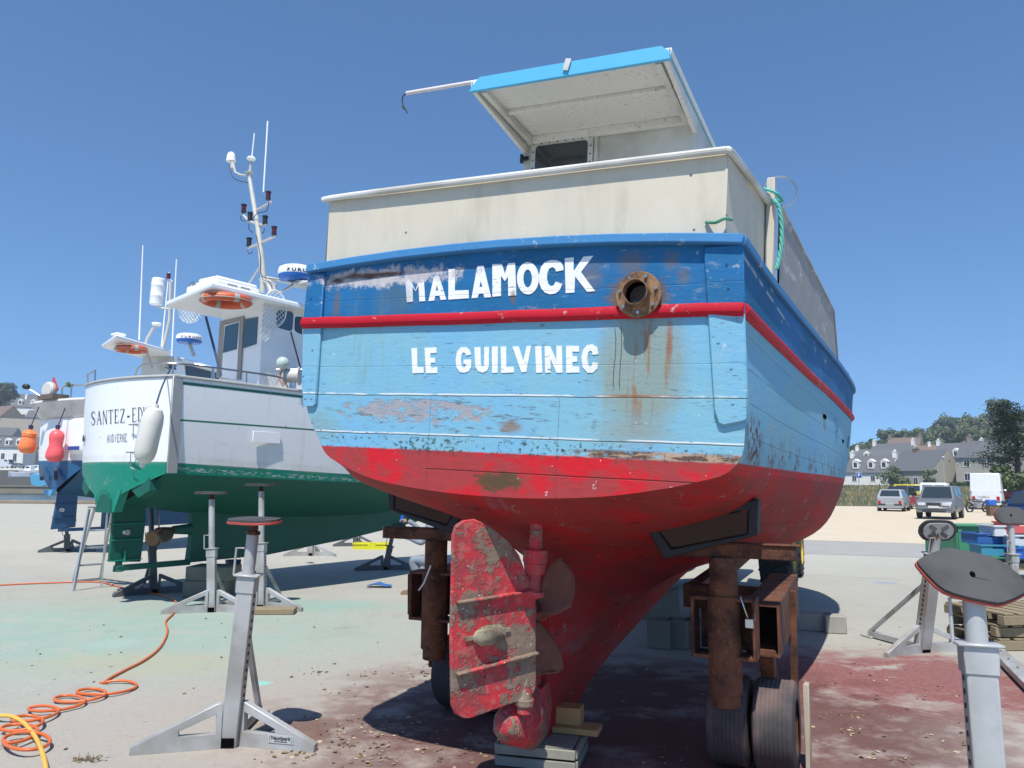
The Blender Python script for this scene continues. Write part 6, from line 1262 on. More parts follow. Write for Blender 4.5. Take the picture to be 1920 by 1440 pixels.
buoy(108, 806, 101, 867, 16.65, (.75, .10, .11), 'pinkish red buoy hanging at the stern of the blue-bottomed boat')
# ================================================================ harbour water, far shore, hills
def water_mat():
    g = Gr('harbour_water'); n = g.noise(.6, 4, .6, (1, .25, 1)); n2 = g.noise(4, 3, .6, (1, .4, 1), off=3)
    return g.out(g.mix(n, (.05, .085, .10), (.08, .12, .135)), .22, bump=n + n2 * .4, bs=.5, bd=.08)
b = MB(); b.prism([(-700, 38, -1.5), (40, 38, -1.5), (40, 700, -1.5), (-700, 700, -1.5)], (0, 0, 0)); b.build('water', water_mat())['kind'] = 'structure'
m_dry = simple('dry_summer_grass', (.24, .20, .10), .95, 0, .35, .6, bs=.5, dirt=(.12, .14, .05), da=.8)
def land_mat():
    g = Gr('scrubby_hillside'); n = g.noise(.15, 5, .65); n2 = g.noise(1.2, 4, .7, off=3)
    return g.out(g.mix(n, g.mix(n2, (.035, .055, .02), (.07, .09, .035)), (.12, .11, .055)), .95, bump=n2, bs=.6, bd=.3)
m_land = land_mat()
def hR(x, y):   # right hand village and wooded hill
    base = 1.5 * max(0, min(1, (y - 66) / 28)) + 1.6 * max(0, min(1, (y - 200) / 40)); t = max(0, min(1, (y - 215) / 90)); t = t * t * (3 - 2 * t)
    return base + t * (2.0 + 12.5 * max(0, min(1, (x - 115) / 75))) + .25 * math.sin(x * .31) * math.sin(y * .23) * min(1, max(0, (y - 66) / 10))
def hL(x, y):
    t = max(0, min(1, (y - 232) / 90)); return 3.5 + t * 26 * max(.1, min(1, (-x - 60) / 60))
b = MB(); b.grid([[(x, y, hR(x, y)) for x in range(24, 480, 8)] for y in list(range(64, 120, 4)) + list(range(120, 420, 12))]); o = b.build('hillside', m_land); o['kind'] = 'structure'
b = MB(); b.grid([[(x, y, hL(x, y)) for x in range(-420, 0, 12)] for y in list(range(216, 330, 8)) + [400]]); o = b.build('far_shore', simple('far_shore_ground', (.20, .19, .15), .95, 0, .3, .2)); o['kind'] = 'structure'
b = MB(); b.box((-210, 216.5, .9), (420, 2, 5.2)); tag(b.build('harbour_wall', simple('dark_harbour_stone', (.13, .12, .10), .95, 0, .4, .4, bs=.6)), 'dark stone harbour wall on the far side of the water', 'quay')
q_ = D(40, 911, 150); b = MB(); b.box((q_.x - 25, 152, -.7), (70, 5, 1.25)); b.box((q_.x - 25, 152, -.05), (70.4, 5.4, .12)); tag(b.build('jetty', simple('jetty_stone', (.26, .22, .15), .95, 0, .35, .5)), 'low stone jetty across the water behind the leftmost boat', 'jetty')
# dry grass tufts and stones on the bank
r = random.Random(11); b = MB(); tg = simple('dry_grass_tufts', (.30, .25, .13), .95, 0, .4, 2); tg2 = simple('green_weed_tufts', (.10, .13, .05), .95, 0, .4, 2)
for _ in range(5200):
    y = r.uniform(65, 96); x = r.uniform(26, 78); z = hR(x, y); h = r.uniform(.15, .55); a = r.uniform(0, PI); w_ = r.uniform(.04, .14); b.cur = 1 if (math.sin(x * .7) + math.sin(y * .9 + x * .3)) > .9 else 0
    d = Vector((math.cos(a), math.sin(a), 0)) * w_; t = Vector((r.uniform(-.2, .2), r.uniform(-.1, .1), h)); o_ = Vector((x, y, z - .03)); b.add([o_ - d, o_ + d, o_ + t], [(0, 1, 2)])
tag(b.build('dry_grass', [tg, tg2]), 'dry yellow grass and weeds on the bank behind the car park', 'grass', kind='stuff')
m_rock = simple('pale_rock', (.45, .42, .36), .9, 0, .25, 2, bs=.6)
for i, (px, py, s_) in enumerate(((1606, 942, .5), (1618, 939, .7), (1632, 941, .55), (1640, 936, .4), (1716, 934, .5))):
    p = G(px, py); b = MB(); rr2 = random.Random(i)
    rows = [[Vector((s_ * math.sin(a) * math.cos(t) * rr2.uniform(.8, 1.15), s_ * .7 * math.sin(a) * math.sin(t) * rr2.uniform(.8, 1.15), s_ * .6 * math.cos(a))) for t in [2 * PI * k / 9 for k in range(9)]] for a in (.05, .6, 1.2, 1.8, 2.6)]
    b.grid(rows, False, True); o = tag(b.build('boulder', m_rock), ('pale boulder left of the parking sign post', 'biggest pale boulder, at the foot of the parking sign', 'pale boulder right of the parking sign', 'small pale boulder behind the silver hatchback roof, farthest back', 'pale boulder between the red car and the small white van')[i], 'rock', 'boulders along the car park edge'); o.location = (p.x, max(66.5, p.y), .15)
# ================================================================ houses
def wallm(name, col): return simple(name, col, .9, 0, .14, 1.5, bs=.2)
m_wwall = wallm('white_render', (.80, .78, .72)); m_gwall = wallm('grey_render', (.38, .35, .29)); m_bwall = wallm('beige_render', (.42, .37, .29)); m_stone = simple('granite_wall', (.27, .23, .18), .95, 0, .35, 1.2, bs=.4)
m_slate = simple('slate_roof', (.11, .113, .12), .6, 0, .25, 1.5, bs=.3); m_tile = simple('weathered_brown_roof', (.19, .13, .10), .8, 0, .3, 1.5); m_win = Gr('house_window_glass').out((.03, .035, .045), .15); m_frame = simple('white_window_frame', (.7, .7, .68), .6)
def house(c, w_, d_, hw, hr, rz, label, wall=None, roof=None, chim=(), wins=(), dorm=(), name='house', gable_w=None, sink=1.5, group='houses of the village', lean=0):
    wall = wall or m_wwall; roof = roof or m_slate; t = thing(name, label, 'house', loc=c, rz=rad(rz), group=group)
    b = MB(); b.box((0, 0, (hw - sink) / 2), (w_, d_, hw + sink))
    for sx in (-1, 1): b.prism([(sx * w_ / 2, -d_ / 2, hw), (sx * w_ / 2, d_ / 2, hw), (sx * w_ / 2, 0, hr)], (-sx * .25, 0, 0))
    b.build('wall', wall, t)
    rf = MB(); e = .12
    for sy in (-1, 1):
        sl = (hr - hw) / (d_ / 2); y0 = sy * (d_ / 2 + .3); z0 = hw - .3 * sl
        rf.prism([(-w_ / 2 + .05, y0, z0), (w_ / 2 - .05, y0, z0), (w_ / 2 - .05, 0, hr + .02), (-w_ / 2 + .05, 0, hr + .02)], (0, 0, e))
    ro = rf.build('roof', roof, t)
    for (cx, h_, m_) in chim: b = MB(); b.box((cx * w_, 0, hr - .4 + h_ / 2), (.75, 1.1, h_ + .8)); b.box((cx * w_, 0, hr + h_ + .02), (.88, 1.22, .14)); b.cyl((cx * w_, -.25, hr + h_), (cx * w_, -.25, hr + h_ + .4), .13, n=8); b.cyl((cx * w_, .25, hr + h_), (cx * w_, .25, hr + h_ + .4), .13, n=8); b.build('chimney', m_, ro)
    for (face, u, z, ww, hh) in wins:
        if face == 'f': P = Vector((u * w_, -d_ / 2 - .02, z)); dx = Vector((1, 0, 0))
        else: P = Vector(((-1 if face == 'l' else 1) * (w_ / 2 + .02), u * d_, z)); dx = Vector((0, 1, 0))
        nrm = Vector((0, -1, 0)) if face == 'f' else Vector((-1 if face == 'l' else 1, 0, 0))
        b = MB(); 
        for a_, c_, s1, s2 in ((0, hh / 2, ww + .16, .1), (0, -hh / 2, ww + .24, .12), (ww / 2, 0, .1, hh), (-ww / 2, 0, .1, hh), (0, 0, .05, hh)): 
            cc3 = P + dx * a_ + Vector((0, 0, c_)); b.box(cc3, (s1 if abs(dx.x) else .1, s1 if abs(dx.y) else .1, s2))
        wf_ = b.build('window', m_frame, t); b = MB(); b.box(P + nrm * .015, (ww if abs(dx.x) else .05, ww if abs(dx.y) else .05, hh)); b.build('pane', m_win, wf_)
    for u in dorm:
        zc = hw + (hr - hw) * .42; yc = -d_ / 2 * .62; b = MB(); b.box((u * w_, yc - .3, zc), (1.25, 1.5, 1.5)); b.prism([(u * w_ - .75, yc - 1.1, zc + .75), (u * w_ + .75, yc - 1.1, zc + .75), (u * w_, yc - 1.1, zc + 1.35)], (0, 1.8, 0)); dm = b.build('dormer', wall, t)
        b = MB(); b.box((u * w_, yc - 1.07, zc + .05), (.7, .05, .95)); b.build('pane', m_win, dm)
    return t
def hat(px, py, y): p = D(px, py, y); return (p.x, p.y, p.z)
W3 = [('f', -.3, 1.5, .9, 1.2), ('f', 0, 1.5, .9, 1.2), ('f', .3, 1.5, .9, 1.2)]
house(hat(1590, 908, 182), 9, 7, 2.2, 4.7, -40, 'small white house with grey slate roof and a dormer, leftmost behind the parking sign', chim=((.45, .8, m_wwall),), wins=W3[1:], dorm=(-.1,))
house(hat(1640, 908, 172), 9.6, 7, 2.6, 6.0, -44, 'white house with three round-topped dormers and gable end facing right', chim=((-.46, .9, m_wwall), (.46, .9, m_wwall)), wins=[('f', -.3, 1.2, .9, 1.2), ('f', .1, 1.2, .9, 1.2), ('f', .35, 1.2, .8, 1.2), ('r', 0, 1.5, .9, 1.1)], dorm=(-.28, .05, .33))
house(hat(1642, 884, 206), 10, 7, 2.5, 5.6, -35, 'grey-roofed house behind the white one with dormers, far left of the upper row', chim=((-.42, .9, m_wwall),), dorm=(-.15,), wins=())
house(hat(1678, 885, 214), 11, 7, 3.4, 7.5, -45, 'slate-roofed house with tall white gable and two white chimneys in the upper row', chim=((-.45, 1, m_wwall), (.45, 1, m_wwall)), wins=[('r', 0, 2.5, .9, 1.2)])
house(hat(1700, 882, 242), 9.5, 7, 6.0, 9.8, -45, 'brown stone house with two end chimneys, highest at the edge of the wood', wall=m_stone, roof=m_tile, chim=((-.45, 1, m_stone), (.45, 1, m_stone)), wins=[('f', .1, 4, .9, 1.2)])
house(hat(1738, 884, 220), 10, 7, 4.4, 7.0, -38, 'house with reddish roof and pale square chimney behind the grey roughcast house', wall=m_bwall, roof=m_tile, chim=((.1, .9, m_wwall), (.4, .7, m_stone)), wins=())
house(hat(1738, 918, 154), 9.0, 10, 3.6, 7.4, -58, 'grey roughcast house with broad blank gable facing right, in the middle of the village', wall=m_gwall, chim=((-.2, .4, m_tile),), wins=[('f', -.3, 1.6, .9, 1.3), ('f', .1, 1.6, .9, 1.3)], dorm=())
house(hat(1803, 893, 196), 10.5, 8, 3.6, 8.0, -46, 'white house with grey roof and skylight, left of the big grey house', chim=((-.46, .9, m_wwall), (.46, .9, m_wwall)), wins=[('f', -.25, 2.1, 1, 1.1), ('f', .2, 2.1, 1, 1.1)], dorm=(.0,))
house(hat(1862, 908, 147), 9.6, 8.0, 4.9, 7.9, -48, 'big grey two-storey house with a tall orange-topped chimney, under the pine', wall=m_gwall, chim=((-.36, 1.0, m_stone), (.3, .5, m_stone)), wins=[('f', -.3, 3.8, 1, 1.2), ('f', .0, 3.8, .8, 1.2), ('f', .3, 3.8, .9, 1.2), ('f', -.3, 1.3, 1, 1.3), ('f', .05, 1.3, 1, 1.3), ('f', .33, 1.3, 1, 1.3)])
# left shore houses
LG = 'houses on the far harbour shore'
house(hat(50, 797, 285), 8, 7, 6.4, 9.6, 12, 'white house with slate roof highest on the far left hillside', group=LG, chim=((-.1, 1.2, m_wwall),), wins=[('f', -.28, 2.6, 1, 2), ('f', .0, 2.6, 1, 2), ('f', .28, 2.6, 1, 2)], dorm=(-.2, .3))
house(hat(36, 765, 300), 15, 8, 2.5, 5.2, 5, 'long grey-roofed house above the white house on the far left hillside', group=LG, wall=m_gwall)
house(hat(8, 806, 270), 9, 8, 4, 8, -30, 'grey stone-roofed house at the left frame edge, middle of the slope', group=LG, wall=m_stone, roof=m_tile, wins=[('f', .2, 2, 1, 1.4)])
house(hat(38, 842, 255), 12, 9, 4, 9.5, 35, 'wide beige-roofed house above the waterfront row', group=LG, wall=m_bwall, roof=simple('pale_stone_roof', (.27, .24, .20), .9, 0, .2, 1), wins=[('f', .2, 2, 1, 1.4)])
house(hat(2, 842, 245), 9, 8, 4, 6.5, 10, 'slate-roofed house with arched windows at the left frame edge above the waterfront', group=LG, wall=m_gwall, wins=[('f', .2, 2, 1, 1.6)])
house(hat(18, 878, 232), 11, 8, 6.0, 9.0, 4, 'white waterfront house with blue-framed windows and three dormers', group=LG, wins=[('f', -.3, 3, 1, 2.4), ('f', .0, 3, 1, 2.4), ('f', .3, 3, 1, 2.4)], dorm=(-.25, .05, .33))
house(hat(68, 870, 240), 8, 8, 5, 8, -8, 'small grey waterfront house half hidden behind the orange buoy', group=LG, wall=m_bwall, wins=[('f', -.2, 2.6, 1, 1.5), ('f', .2, 2.6, 1, 1.5)])
house(hat(72, 805, 280), 7, 7, 4, 6.5, 15, 'pale house on the slope above the stern of the leftmost boat', group=LG, wins=[('f', 0, 2, 1, 1.4)])
# ================================================================ trees
def leaf_mat(name, a, b_):
    g = Gr(name); n = g.noise(.9, 3, .6); n2 = g.noise(7, 2, .6, off=3)
    c = g.mix(g.step(n, .35, .65), a, b_); c = g.mix(n2 * .4, c, tuple(k * 1.6 for k in b_)); g.out(c, .75, spec=.15); return g.mat
m_leafs = [leaf_mat('leaf_dark', (.038, .062, .026), (.08, .112, .048)), leaf_mat('leaf_mid', (.065, .095, .038), (.125, .16, .07)), leaf_mat('leaf_olive', (.085, .10, .048), (.16, .175, .085)), leaf_mat('leaf_pine', (.012, .028, .012), (.030, .052, .018))]  # hill leaf colours lightened and greyed, distance haze painted in
m_bark = simple('tree_bark', (.10, .075, .055), .95, 0, .35, 6)
def crown(name, parent, mat, seed, n, R_, H_, z0, leaf=.35, clumps=26, flat=1.0):
    r = random.Random(seed); b = MB(); cs = []
    for _ in range(clumps):
        a = r.uniform(0, 2 * PI); u = r.uniform(0, 1) ** .5; v = r.uniform(-.8, 1); k = math.sqrt(max(.05, 1 - v * v * .8)); cs.append((Vector((math.cos(a) * u * R_ * k, math.sin(a) * u * R_ * k, z0 + H_ * (v + .8) / 1.8)), r.uniform(.2, .36) * R_))
    for i in range(n):
        c, cr_2 = cs[i % len(cs)]
        d = Vector((r.gauss(0, 1), r.gauss(0, 1), r.gauss(0, .75) * flat)).normalized(); p = c + d * cr_2 * r.uniform(.65, 1.08)
        nrm = (d + Vector((r.gauss(0, .45), r.gauss(0, .45), r.gauss(0, .45) + .3))).normalized(); x = nrm.orthogonal().normalized(); y = nrm.cross(x); s_ = leaf * r.uniform(.5, 1.2); a = r.uniform(0, PI); x, y = x * math.cos(a) + y * math.sin(a), y * math.cos(a) - x * math.sin(a)
        b.add([p - x * s_ - y * s_ * .3, p + x * s_ * .2 - y * s_ * .6, p + x * s_ + y * s_ * .2, p - x * s_ * .1 + y * s_ * .6], [(0, 1, 2, 3)])
    return b.build(name, mat, parent), cs
def make_tree(label, seed, mat, R_=4.0, H_=7.5, z0=2.0, n=2300, leaf=.42, group='trees on the wooded hill'):
    t = thing('broadleaf_tree', label, 'tree', loc=(0, 0, 0), group=group); _, cs = crown('crown', t, mat, seed, n, R_, H_, z0, leaf)
    b = MB(); b.tube([(0, 0, -.8), (.1, 0, 1.5), (.0, .1, z0 + H_ * .6)], [.24, .19, .06], 8)
    for c, _ in cs[:7]: b.tube([(.05, .02, z0 * .8), Vector((.05, .02, z0)).lerp(c, .5) + Vector((0, 0, .2)), c], [.11, .07, .03], 6)
    b.build('trunk', m_bark, t); return t
LAB = ['dark green tree in the wood on the hill behind the village', 'mid green tree in the wood on the hill behind the village', 'olive green tree in the wood on the hill behind the village']
protos = [make_tree(LAB[0], 1, m_leafs[0]), make_tree(LAB[1], 2, m_leafs[1]), make_tree(LAB[2], 3, m_leafs[2], R_=4.6, H_=6.0)]
r = random.Random(21); used = [False] * 3; spots = []
for row, (yy, px0, px1, n) in enumerate(((232, 1720, 1935, 10), (248, 1575, 1930, 17), (262, 1570, 1940, 20), (278, 1570, 1950, 22), (294, 1570, 1960, 22), (312, 1570, 1960, 20))):
    for k in range(n):
        px = px0 + (px1 - px0) * (k + r.uniform(.1, .9)) / n; p = D(px, 880, yy + r.uniform(-6, 6)); spots.append((p.x, p.y, r.uniform(.9, 1.35) * (1.05 if px > 1700 else .85)))
spots += [(D(1660, 870, 285).x, 285, 1.3), (D(1783, 850, 300).x, 300, 1.35), (D(1850, 840, 290).x, 290, 1.5), (D(1885, 840, 290).x, 290, 1.8)]
for i, (x, y, s_) in enumerate(spots):
    k = r.randrange(3)
    if not used[k]: o = protos[k]; used[k] = True
    else: o = copy_tree(protos[k])
    o['label'] = LAB[k]
    o.location = (x, y, hR(x, y) - .2); o.scale = (s_, s_, s_ * r.uniform(.85, 1.15)); o.rotation_euler.z = r.uniform(0, 6.28)
# shrubs nearer the village
def shrub(px, py, y, R_, H_, label, mat, seed, n=900, leaf=.2):
    if y > 75: y *= 1.7; R_ *= 1.7; H_ *= 1.7; leaf *= 1.5
    p = D(px, py, y); t = thing('shrub', label, 'shrub', loc=(p.x, y, p.z - .1)); crown('crown', t, mat, seed, n, R_, H_, .15, leaf, 20); b = MB(); b.tube([(0, 0, -.3), (.1, 0, .6), (0, .1, H_ * .6)], [.10, .08, .04], 6); b.build('stem', m_bark, t)
shrub(1676, 912, 90, 1.65, 1.9, 'round green shrub in front of the white house with dormers', m_leafs[1], 31)
shrub(1797, 910, 92, 2.0, 3.6, 'large dark shrub between the grey roughcast house and the white van', m_leafs[0], 32, 1500)
shrub(1812, 888, 96, 1.6, 2.6, 'dark bushy tree under the roof of the white house with skylight', m_leafs[0], 33)
shrub(1745, 912, 84, .8, 1.6, 'small climbing shrub on the corner of the grey roughcast house', m_leafs[1], 34, 500)
shrub(1912, 917, 66, 1.6, 1.3, 'low green shrub under the pine at the right edge', m_leafs[1], 35)
shrub(1885, 912, 70, 1.3, 1.5, 'low dark shrub beside the big grey house', m_leafs[0], 36)
hd = MB(); r = random.Random(5)
h0, h1 = D(1735, 915, 122), D(1880, 913, 112)
for _ in range(2600):
    p = h0.lerp(h1, r.random()) + Vector((0, r.uniform(-.5, .5), r.uniform(-.3, .75))); a = r.uniform(0, 6.28); x = Vector((math.cos(a), math.sin(a), r.uniform(-.5, .5))) * .16; y = Vector((r.uniform(-.5, .5), r.uniform(-.5, .5), 1)).normalized() * .14; hd.add([p - x, p - y, p + x, p + y], [(0, 1, 2, 3)])
tag(hd.build('hedge', m_leafs[0]), 'clipped dark hedge running behind the parked vans', 'hedge')
h0, h1 = D(1583, 914, 140), D(1700, 914, 135); hd = MB()
for _ in range(2000):
    p = h0.lerp(h1, r.random()) + Vector((0, r.uniform(-.5, .5), r.uniform(-.3, .35))); a = r.uniform(0, 6.28); x = Vector((math.cos(a), math.sin(a), r.uniform(-.5, .5))) * .14; y = Vector((r.uniform(-.5, .5), r.uniform(-.5, .5), 1)).normalized() * .12; hd.add([p - x, p - y, p + x, p + y], [(0, 1, 2, 3)])
tag(hd.build('hedge', m_leafs[1]), 'low hedge at the foot of the white houses', 'hedge')
# the big dark pine at the right edge: layered boughs
pp = D(1912, 910, 72); pt = thing('pine_tree', 'big dark pine with layered boughs at the right edge of the photo', 'tree', loc=(pp.x, 72, pp.z - .3))
r = random.Random(8); b = MB(); tb2 = MB(); tb2.tube([(0, 0, -.5), (-.1, 0, 2), (.1, .1, 4.2), (0, 0, 6.8)], [.28, .24, .17, .05], 8)
for k in range(17):
    z = 1.8 + k * .33; a = r.uniform(0, 2 * PI) if k % 2 else PI + r.uniform(-.6, .6); L_ = r.uniform(1.5, 3.0) * (1 - k / 30); e = Vector((math.cos(a) * L_, math.sin(a) * L_, z + .5)); tb2.tube([(0, 0, z - .5), e * .5 + Vector((0, 0, z * .5 - .1)), e], [.08, .05, .02], 5)
    for j in range(6):
        c = Vector((0, 0, z)).lerp(e, r.uniform(.3, 1.1)) + Vector((r.gauss(0, .35), r.gauss(0, .35), r.gauss(0, .12)))
        for _ in range(60):
            p = c + Vector((r.gauss(0, .55), r.gauss(0, .55), r.gauss(0, .17))); x = Vector((r.gauss(0, 1), r.gauss(0, 1), r.gauss(0, .4))).normalized() * r.uniform(.08, .2); y = x.cross(Vector((r.gauss(0, .4), r.gauss(0, .4), 1))).normalized() * .07; b.add([p - x, p - y, p + x, p + y], [(0, 1, 2, 3)])
b.build('crown', m_leafs[3], pt); tb2.build('trunk', m_bark, pt)
for (tx, ty, ts, lb) in ((8, 765, .95, 'round dark tree above the far left houses'), (-8, 790, 1.3, 'dark tree cut by the left frame edge')):
    p = D(tx, ty, 295); o = copy_tree(protos[0]); o['label'] = lb; o['group'] = 'trees on the far shore'; o.location = (p.x, 295, p.z); o.scale = (ts,) * 3
# ================================================================ vehicles
m_ctyre = simple('car_tyre', (.02, .02, .021), .8); m_crim = simple('alloy_rim', (.35, .35, .36), .4, .5); m_cglass = Gr('car_window_glass').out((.025, .035, .04), .05, spec=.8)
m_plate = simple('number_plate', (.6, .6, .55), .5); m_trim = simple('black_plastic_trim', (.03, .03, .032), .6); m_lens = Gr('headlight_lens').out((.55, .57, .6), .1, spec=.8); m_red = Gr('tail_light_red').out((.35, .01, .012), .2)
def car(name, cat, label, P, heading, L_, W_, body, cab, col, roofc=None, H0=.22, wr=.31, boxy=False, rear_windows=1, trim=True, wheel_x=(.19, .81), grille=False):
    # local: +y forward; body = [(y, z)] upper outline front to rear in 0..L ; cab = (y0, y1, y2, y3, zb, zt)
    g = Gr('paint_' + name + '_%d' % (len(bpy.data.materials))); paint = g.out(g.mix(g.noise(3, 3, .5), col, tuple(k * .9 for k in col)), .28, .15, spec=.6)
    t = thing(name, label, cat, loc=P, rz=-rad(heading), group='vehicles in the gravel car park')
    hw = W_ / 2; yy = lambda u: L_ / 2 - u * L_
    b = MB(); rows = []
    for u, z in body:
        k = .86 if u in (0, 1) else (.96 if u < .08 or u > .92 else 1)
        rows.append([(-hw * k * .92, yy(u), H0), (-hw * k, yy(u), H0 + .12), (-hw * k, yy(u), z * .72), (-hw * k * .95, yy(u), z - .03), (-hw * k * .80, yy(u), z), (hw * k * .80, yy(u), z), (hw * k * .95, yy(u), z - .03), (hw * k, yy(u), z * .72), (hw * k, yy(u), H0 + .12), (hw * k * .92, yy(u), H0)])
    b.grid(rows, True, True); b.add(rows[0], [tuple(range(10))]); b.add(rows[-1], [tuple(range(10))[::-1]]); b.build('body', paint, t, auto=28)
    y0, y1, y2, y3, zb, zt_ = cab; tw = hw * (.90 if boxy else .76); bw_ = hw * .95; ov = .0
    B4 = [Vector((sx * bw_, yy(u), zb - .04)) for u, sx in ((y0, -1), (y0, 1), (y3, 1), (y3, -1))]; T4 = [Vector((sx * tw, yy(u), zt_)) for u, sx in ((y1, -1), (y1, 1), (y2, 1), (y2, -1))]
    b = MB(); b.add(B4 + T4, [(4, 5, 6, 7), (0, 1, 5, 4), (1, 2, 6, 5), (2, 3, 7, 6), (3, 0, 4, 7)]); cb = b.build('cabin', roofc or paint, t, bevel=.06, seg=2)
    def inset(f, u0, u1, v0, v1, nm, off=.012):
        a, c, d, e = [(B4 + T4)[i] for i in f]; q = lambda u, v: a.lerp(c, u).lerp(e.lerp(d, u), v); n_ = (c - a).cross(e - a).normalized()
        ctr = (a + c + d + e) / 4; 
        if n_.dot(ctr - Vector((0, (B4[0].y + B4[2].y) / 2, zb))) < 0: n_ = -n_
        b = MB(); b.prism([q(u0, v0) + n_ * off, q(u1, v0) + n_ * off, q(u1, v1) + n_ * off, q(u0, v1) + n_ * off], (0, 0, 0)); b.build(nm, m_cglass, t)
    inset((0, 1, 5, 4), .07, .93, .08, .90, 'windscreen')
    if rear_windows == 1: inset((3, 2, 6, 7), .10, .90, .18, .88, 'rear_window')
    if rear_windows == 2: inset((3, 2, 6, 7), .10, .46, .30, .82, 'rear_window'); inset((3, 2, 6, 7), .54, .90, .30, .82, 'rear_window')
    for f in ((1, 2, 6, 5), (0, 3, 7, 4)):
        if boxy: inset(f, .06, .28, .45, .86, 'side_window')
        else: inset(f, .10, .48, .14, .86, 'side_window'); inset(f, .52, .90, .14, .86, 'side_window')
    for u in wheel_x:
        for sx in (-1, 1):
            c = Vector((sx * (hw - .10), yy(u), wr)); b = MB(); b.lathe([(0, -.08), (wr * .62, -.10), (wr * .96, -.10), (wr, -.06), (wr, .06), (wr * .96, .10), (wr * .62, .10), (0, .08)], c, 20, (1, 0, 0)); w_ = b.build('wheel', m_ctyre, t)
            b = MB(); b.lathe([(0, .105), (wr * .5, .11), (wr * .6, .102)], c, 14, (sx, 0, 0)); b.build('rim', m_crim, w_)
    yf, yr = yy(0) + .015, yy(1) - .015; zl = body[1][1] - .14
    for sx in (-1, 1):
        b = MB(); b.box((sx * hw * .62, yf - .03, zl), (hw * .38, .08, .15)); b.build('headlight', m_lens, t, bevel=.02)
        b = MB(); b.box((sx * hw * .74, yr + .03, body[-1][1] - (.32 if not boxy else .55)), (hw * .20, .08, .30)); b.build('tail_light', m_red, t, bevel=.02)
        b = MB(); b.box((sx * (hw + .09), yy(y0 + .06), zb + .04), (.18, .08, .12)); b.build('mirror', paint, t, bevel=.02)
    b = MB(); b.box((0, yf - .04, H0 + .20), (W_ * .88, .12, .12)); b.build('front_bumper', m_trim if trim else paint, t, bevel=.03); b = MB(); b.box((0, yr + .04, H0 + .22), (W_ * .88, .12, .10)); b.build('rear_bumper', m_trim if trim else paint, t, bevel=.03)
    b = MB(); b.box((0, yf + .03, H0 + .27), (.50, .02, .11)); b.build('number_plate', m_plate, t); b = MB(); b.box((0, yr - .01, body[-1][1] - .42), (.50, .02, .11)); b.build('number_plate', m_plate, t)
    if grille: b = MB(); b.box((0, yf + .0, zl), (hw * .72, .05, .16)); b.build('grille', m_trim, t, bevel=.02); b = MB(); b.box((0, yf + .01, H0 + .06), (W_ * .6, .06, .10)); b.build('air_intake', m_trim, t, bevel=.02)
    return t
HB_ = [(0, .58), (.03, .72), (.12, .80), (.28, .90), (.36, .93), (.9, .95), (.97, .93), (1, .86)]
def gp(px, py): p = G(px, py); return (p.x, p.y, .01)
c1 = G(1676, 959); car('hatchback_car', 'car', 'silver hatchback with its back to the camera, leftmost in the gravel car park', (c1.x + .6, c1.y + 1.2, .01), 33, 3.75, 1.64, HB_, (.22, .40, .86, .985, .90, 1.40), (.36, .38, .40))
c2 = G(1772, 974); car('suv', 'car', 'silver-grey four-wheel drive facing the camera, parked nearest in the gravel car park', (c2.x + .55, c2.y + 1.4, .01), 216, 4.3, 1.74, [(0, .66), (.03, .88), (.10, .98), (.26, 1.04), (.34, 1.06), (.9, 1.08), (.98, 1.06), (1, 1.0)], (.24, .36, .93, .985, 1.02, 1.66), (.17, .185, .20), H0=.34, wr=.35, trim=False, grille=True)
c3 = G(1752, 957); car('small_van', 'van', 'small white van with two rear windows behind the grey four-wheel drive', (D(1756, 940, 53).x, 53, .01), 32, 4.1, 1.70, [(0, .6), (.03, .78), (.14, .9), (.26, 1.0), (.34, 1.05), (.95, 1.08), (1, 1.04)], (.22, .34, .965, .995, 1.02, 1.86), (.74, .75, .76), boxy=True, rear_windows=2)
c4_ = G(1846, 951); car('large_van', 'van', 'tall white panel van with windowless back doors, largest vehicle in the car park', (D(1852, 940, 60).x, 60, .01), 33, 5.2, 2.05, [(0, .8), (.03, 1.0), (.12, 1.15), (.2, 1.3), (.3, 1.4), (.97, 1.4), (1, 1.36)], (.10, .22, .985, .997, 1.36, 2.62), (.78, .79, .80), H0=.35, wr=.35, boxy=True, rear_windows=0)
c5 = G(1690, 950); car('compact_car', 'car', 'red car with black roof half hidden behind the silver hatchback', (D(1694, 940, 59).x, 59, .01), 38, 3.9, 1.68, HB_, (.22, .38, .88, .985, .92, 1.62), (.42, .02, .03), roofc=simple('black_car_roof', (.02, .025, .04), .3))
c6 = G(1722, 943); car('estate_car', 'car', 'yellow car seen between the red car and the small white van', (D(1716, 930, 72).x, 72, .25), 120, 4.2, 1.7, HB_, (.22, .38, .88, .985, .92, 1.55), (.62, .50, .03))
c7 = G(1945, 982); car('saloon_car', 'car', 'dark blue car cut by the right edge of the photo', (D(1940, 960, 34.8).x, 34.8, .01), 222, 4.2, 1.72, HB_, (.20, .36, .82, .97, .92, 1.44), (.012, .03, .11))
c8 = G(1895, 950); car('small_red_car', 'car', 'small red car behind the dark blue one, right of the white panel van', (D(1893, 930, 74).x, 74, .35), 110, 3.7, 1.6, HB_, (.22, .38, .88, .985, .9, 1.45), (.50, .03, .03))
p = D(9, 878, 222); car('white_van', 'van', 'white van parked on the far quay at the left frame edge', (p.x, 222, p.z), 100, 5.2, 2.0, [(0, .8), (.03, 1.0), (.12, 1.15), (.2, 1.3), (.3, 1.4), (.97, 1.4), (1, 1.36)], (.10, .22, .985, .997, 1.36, 2.5), (.72, .73, .74), boxy=True, rear_windows=0)['group'] = 'vehicles on the far quay'
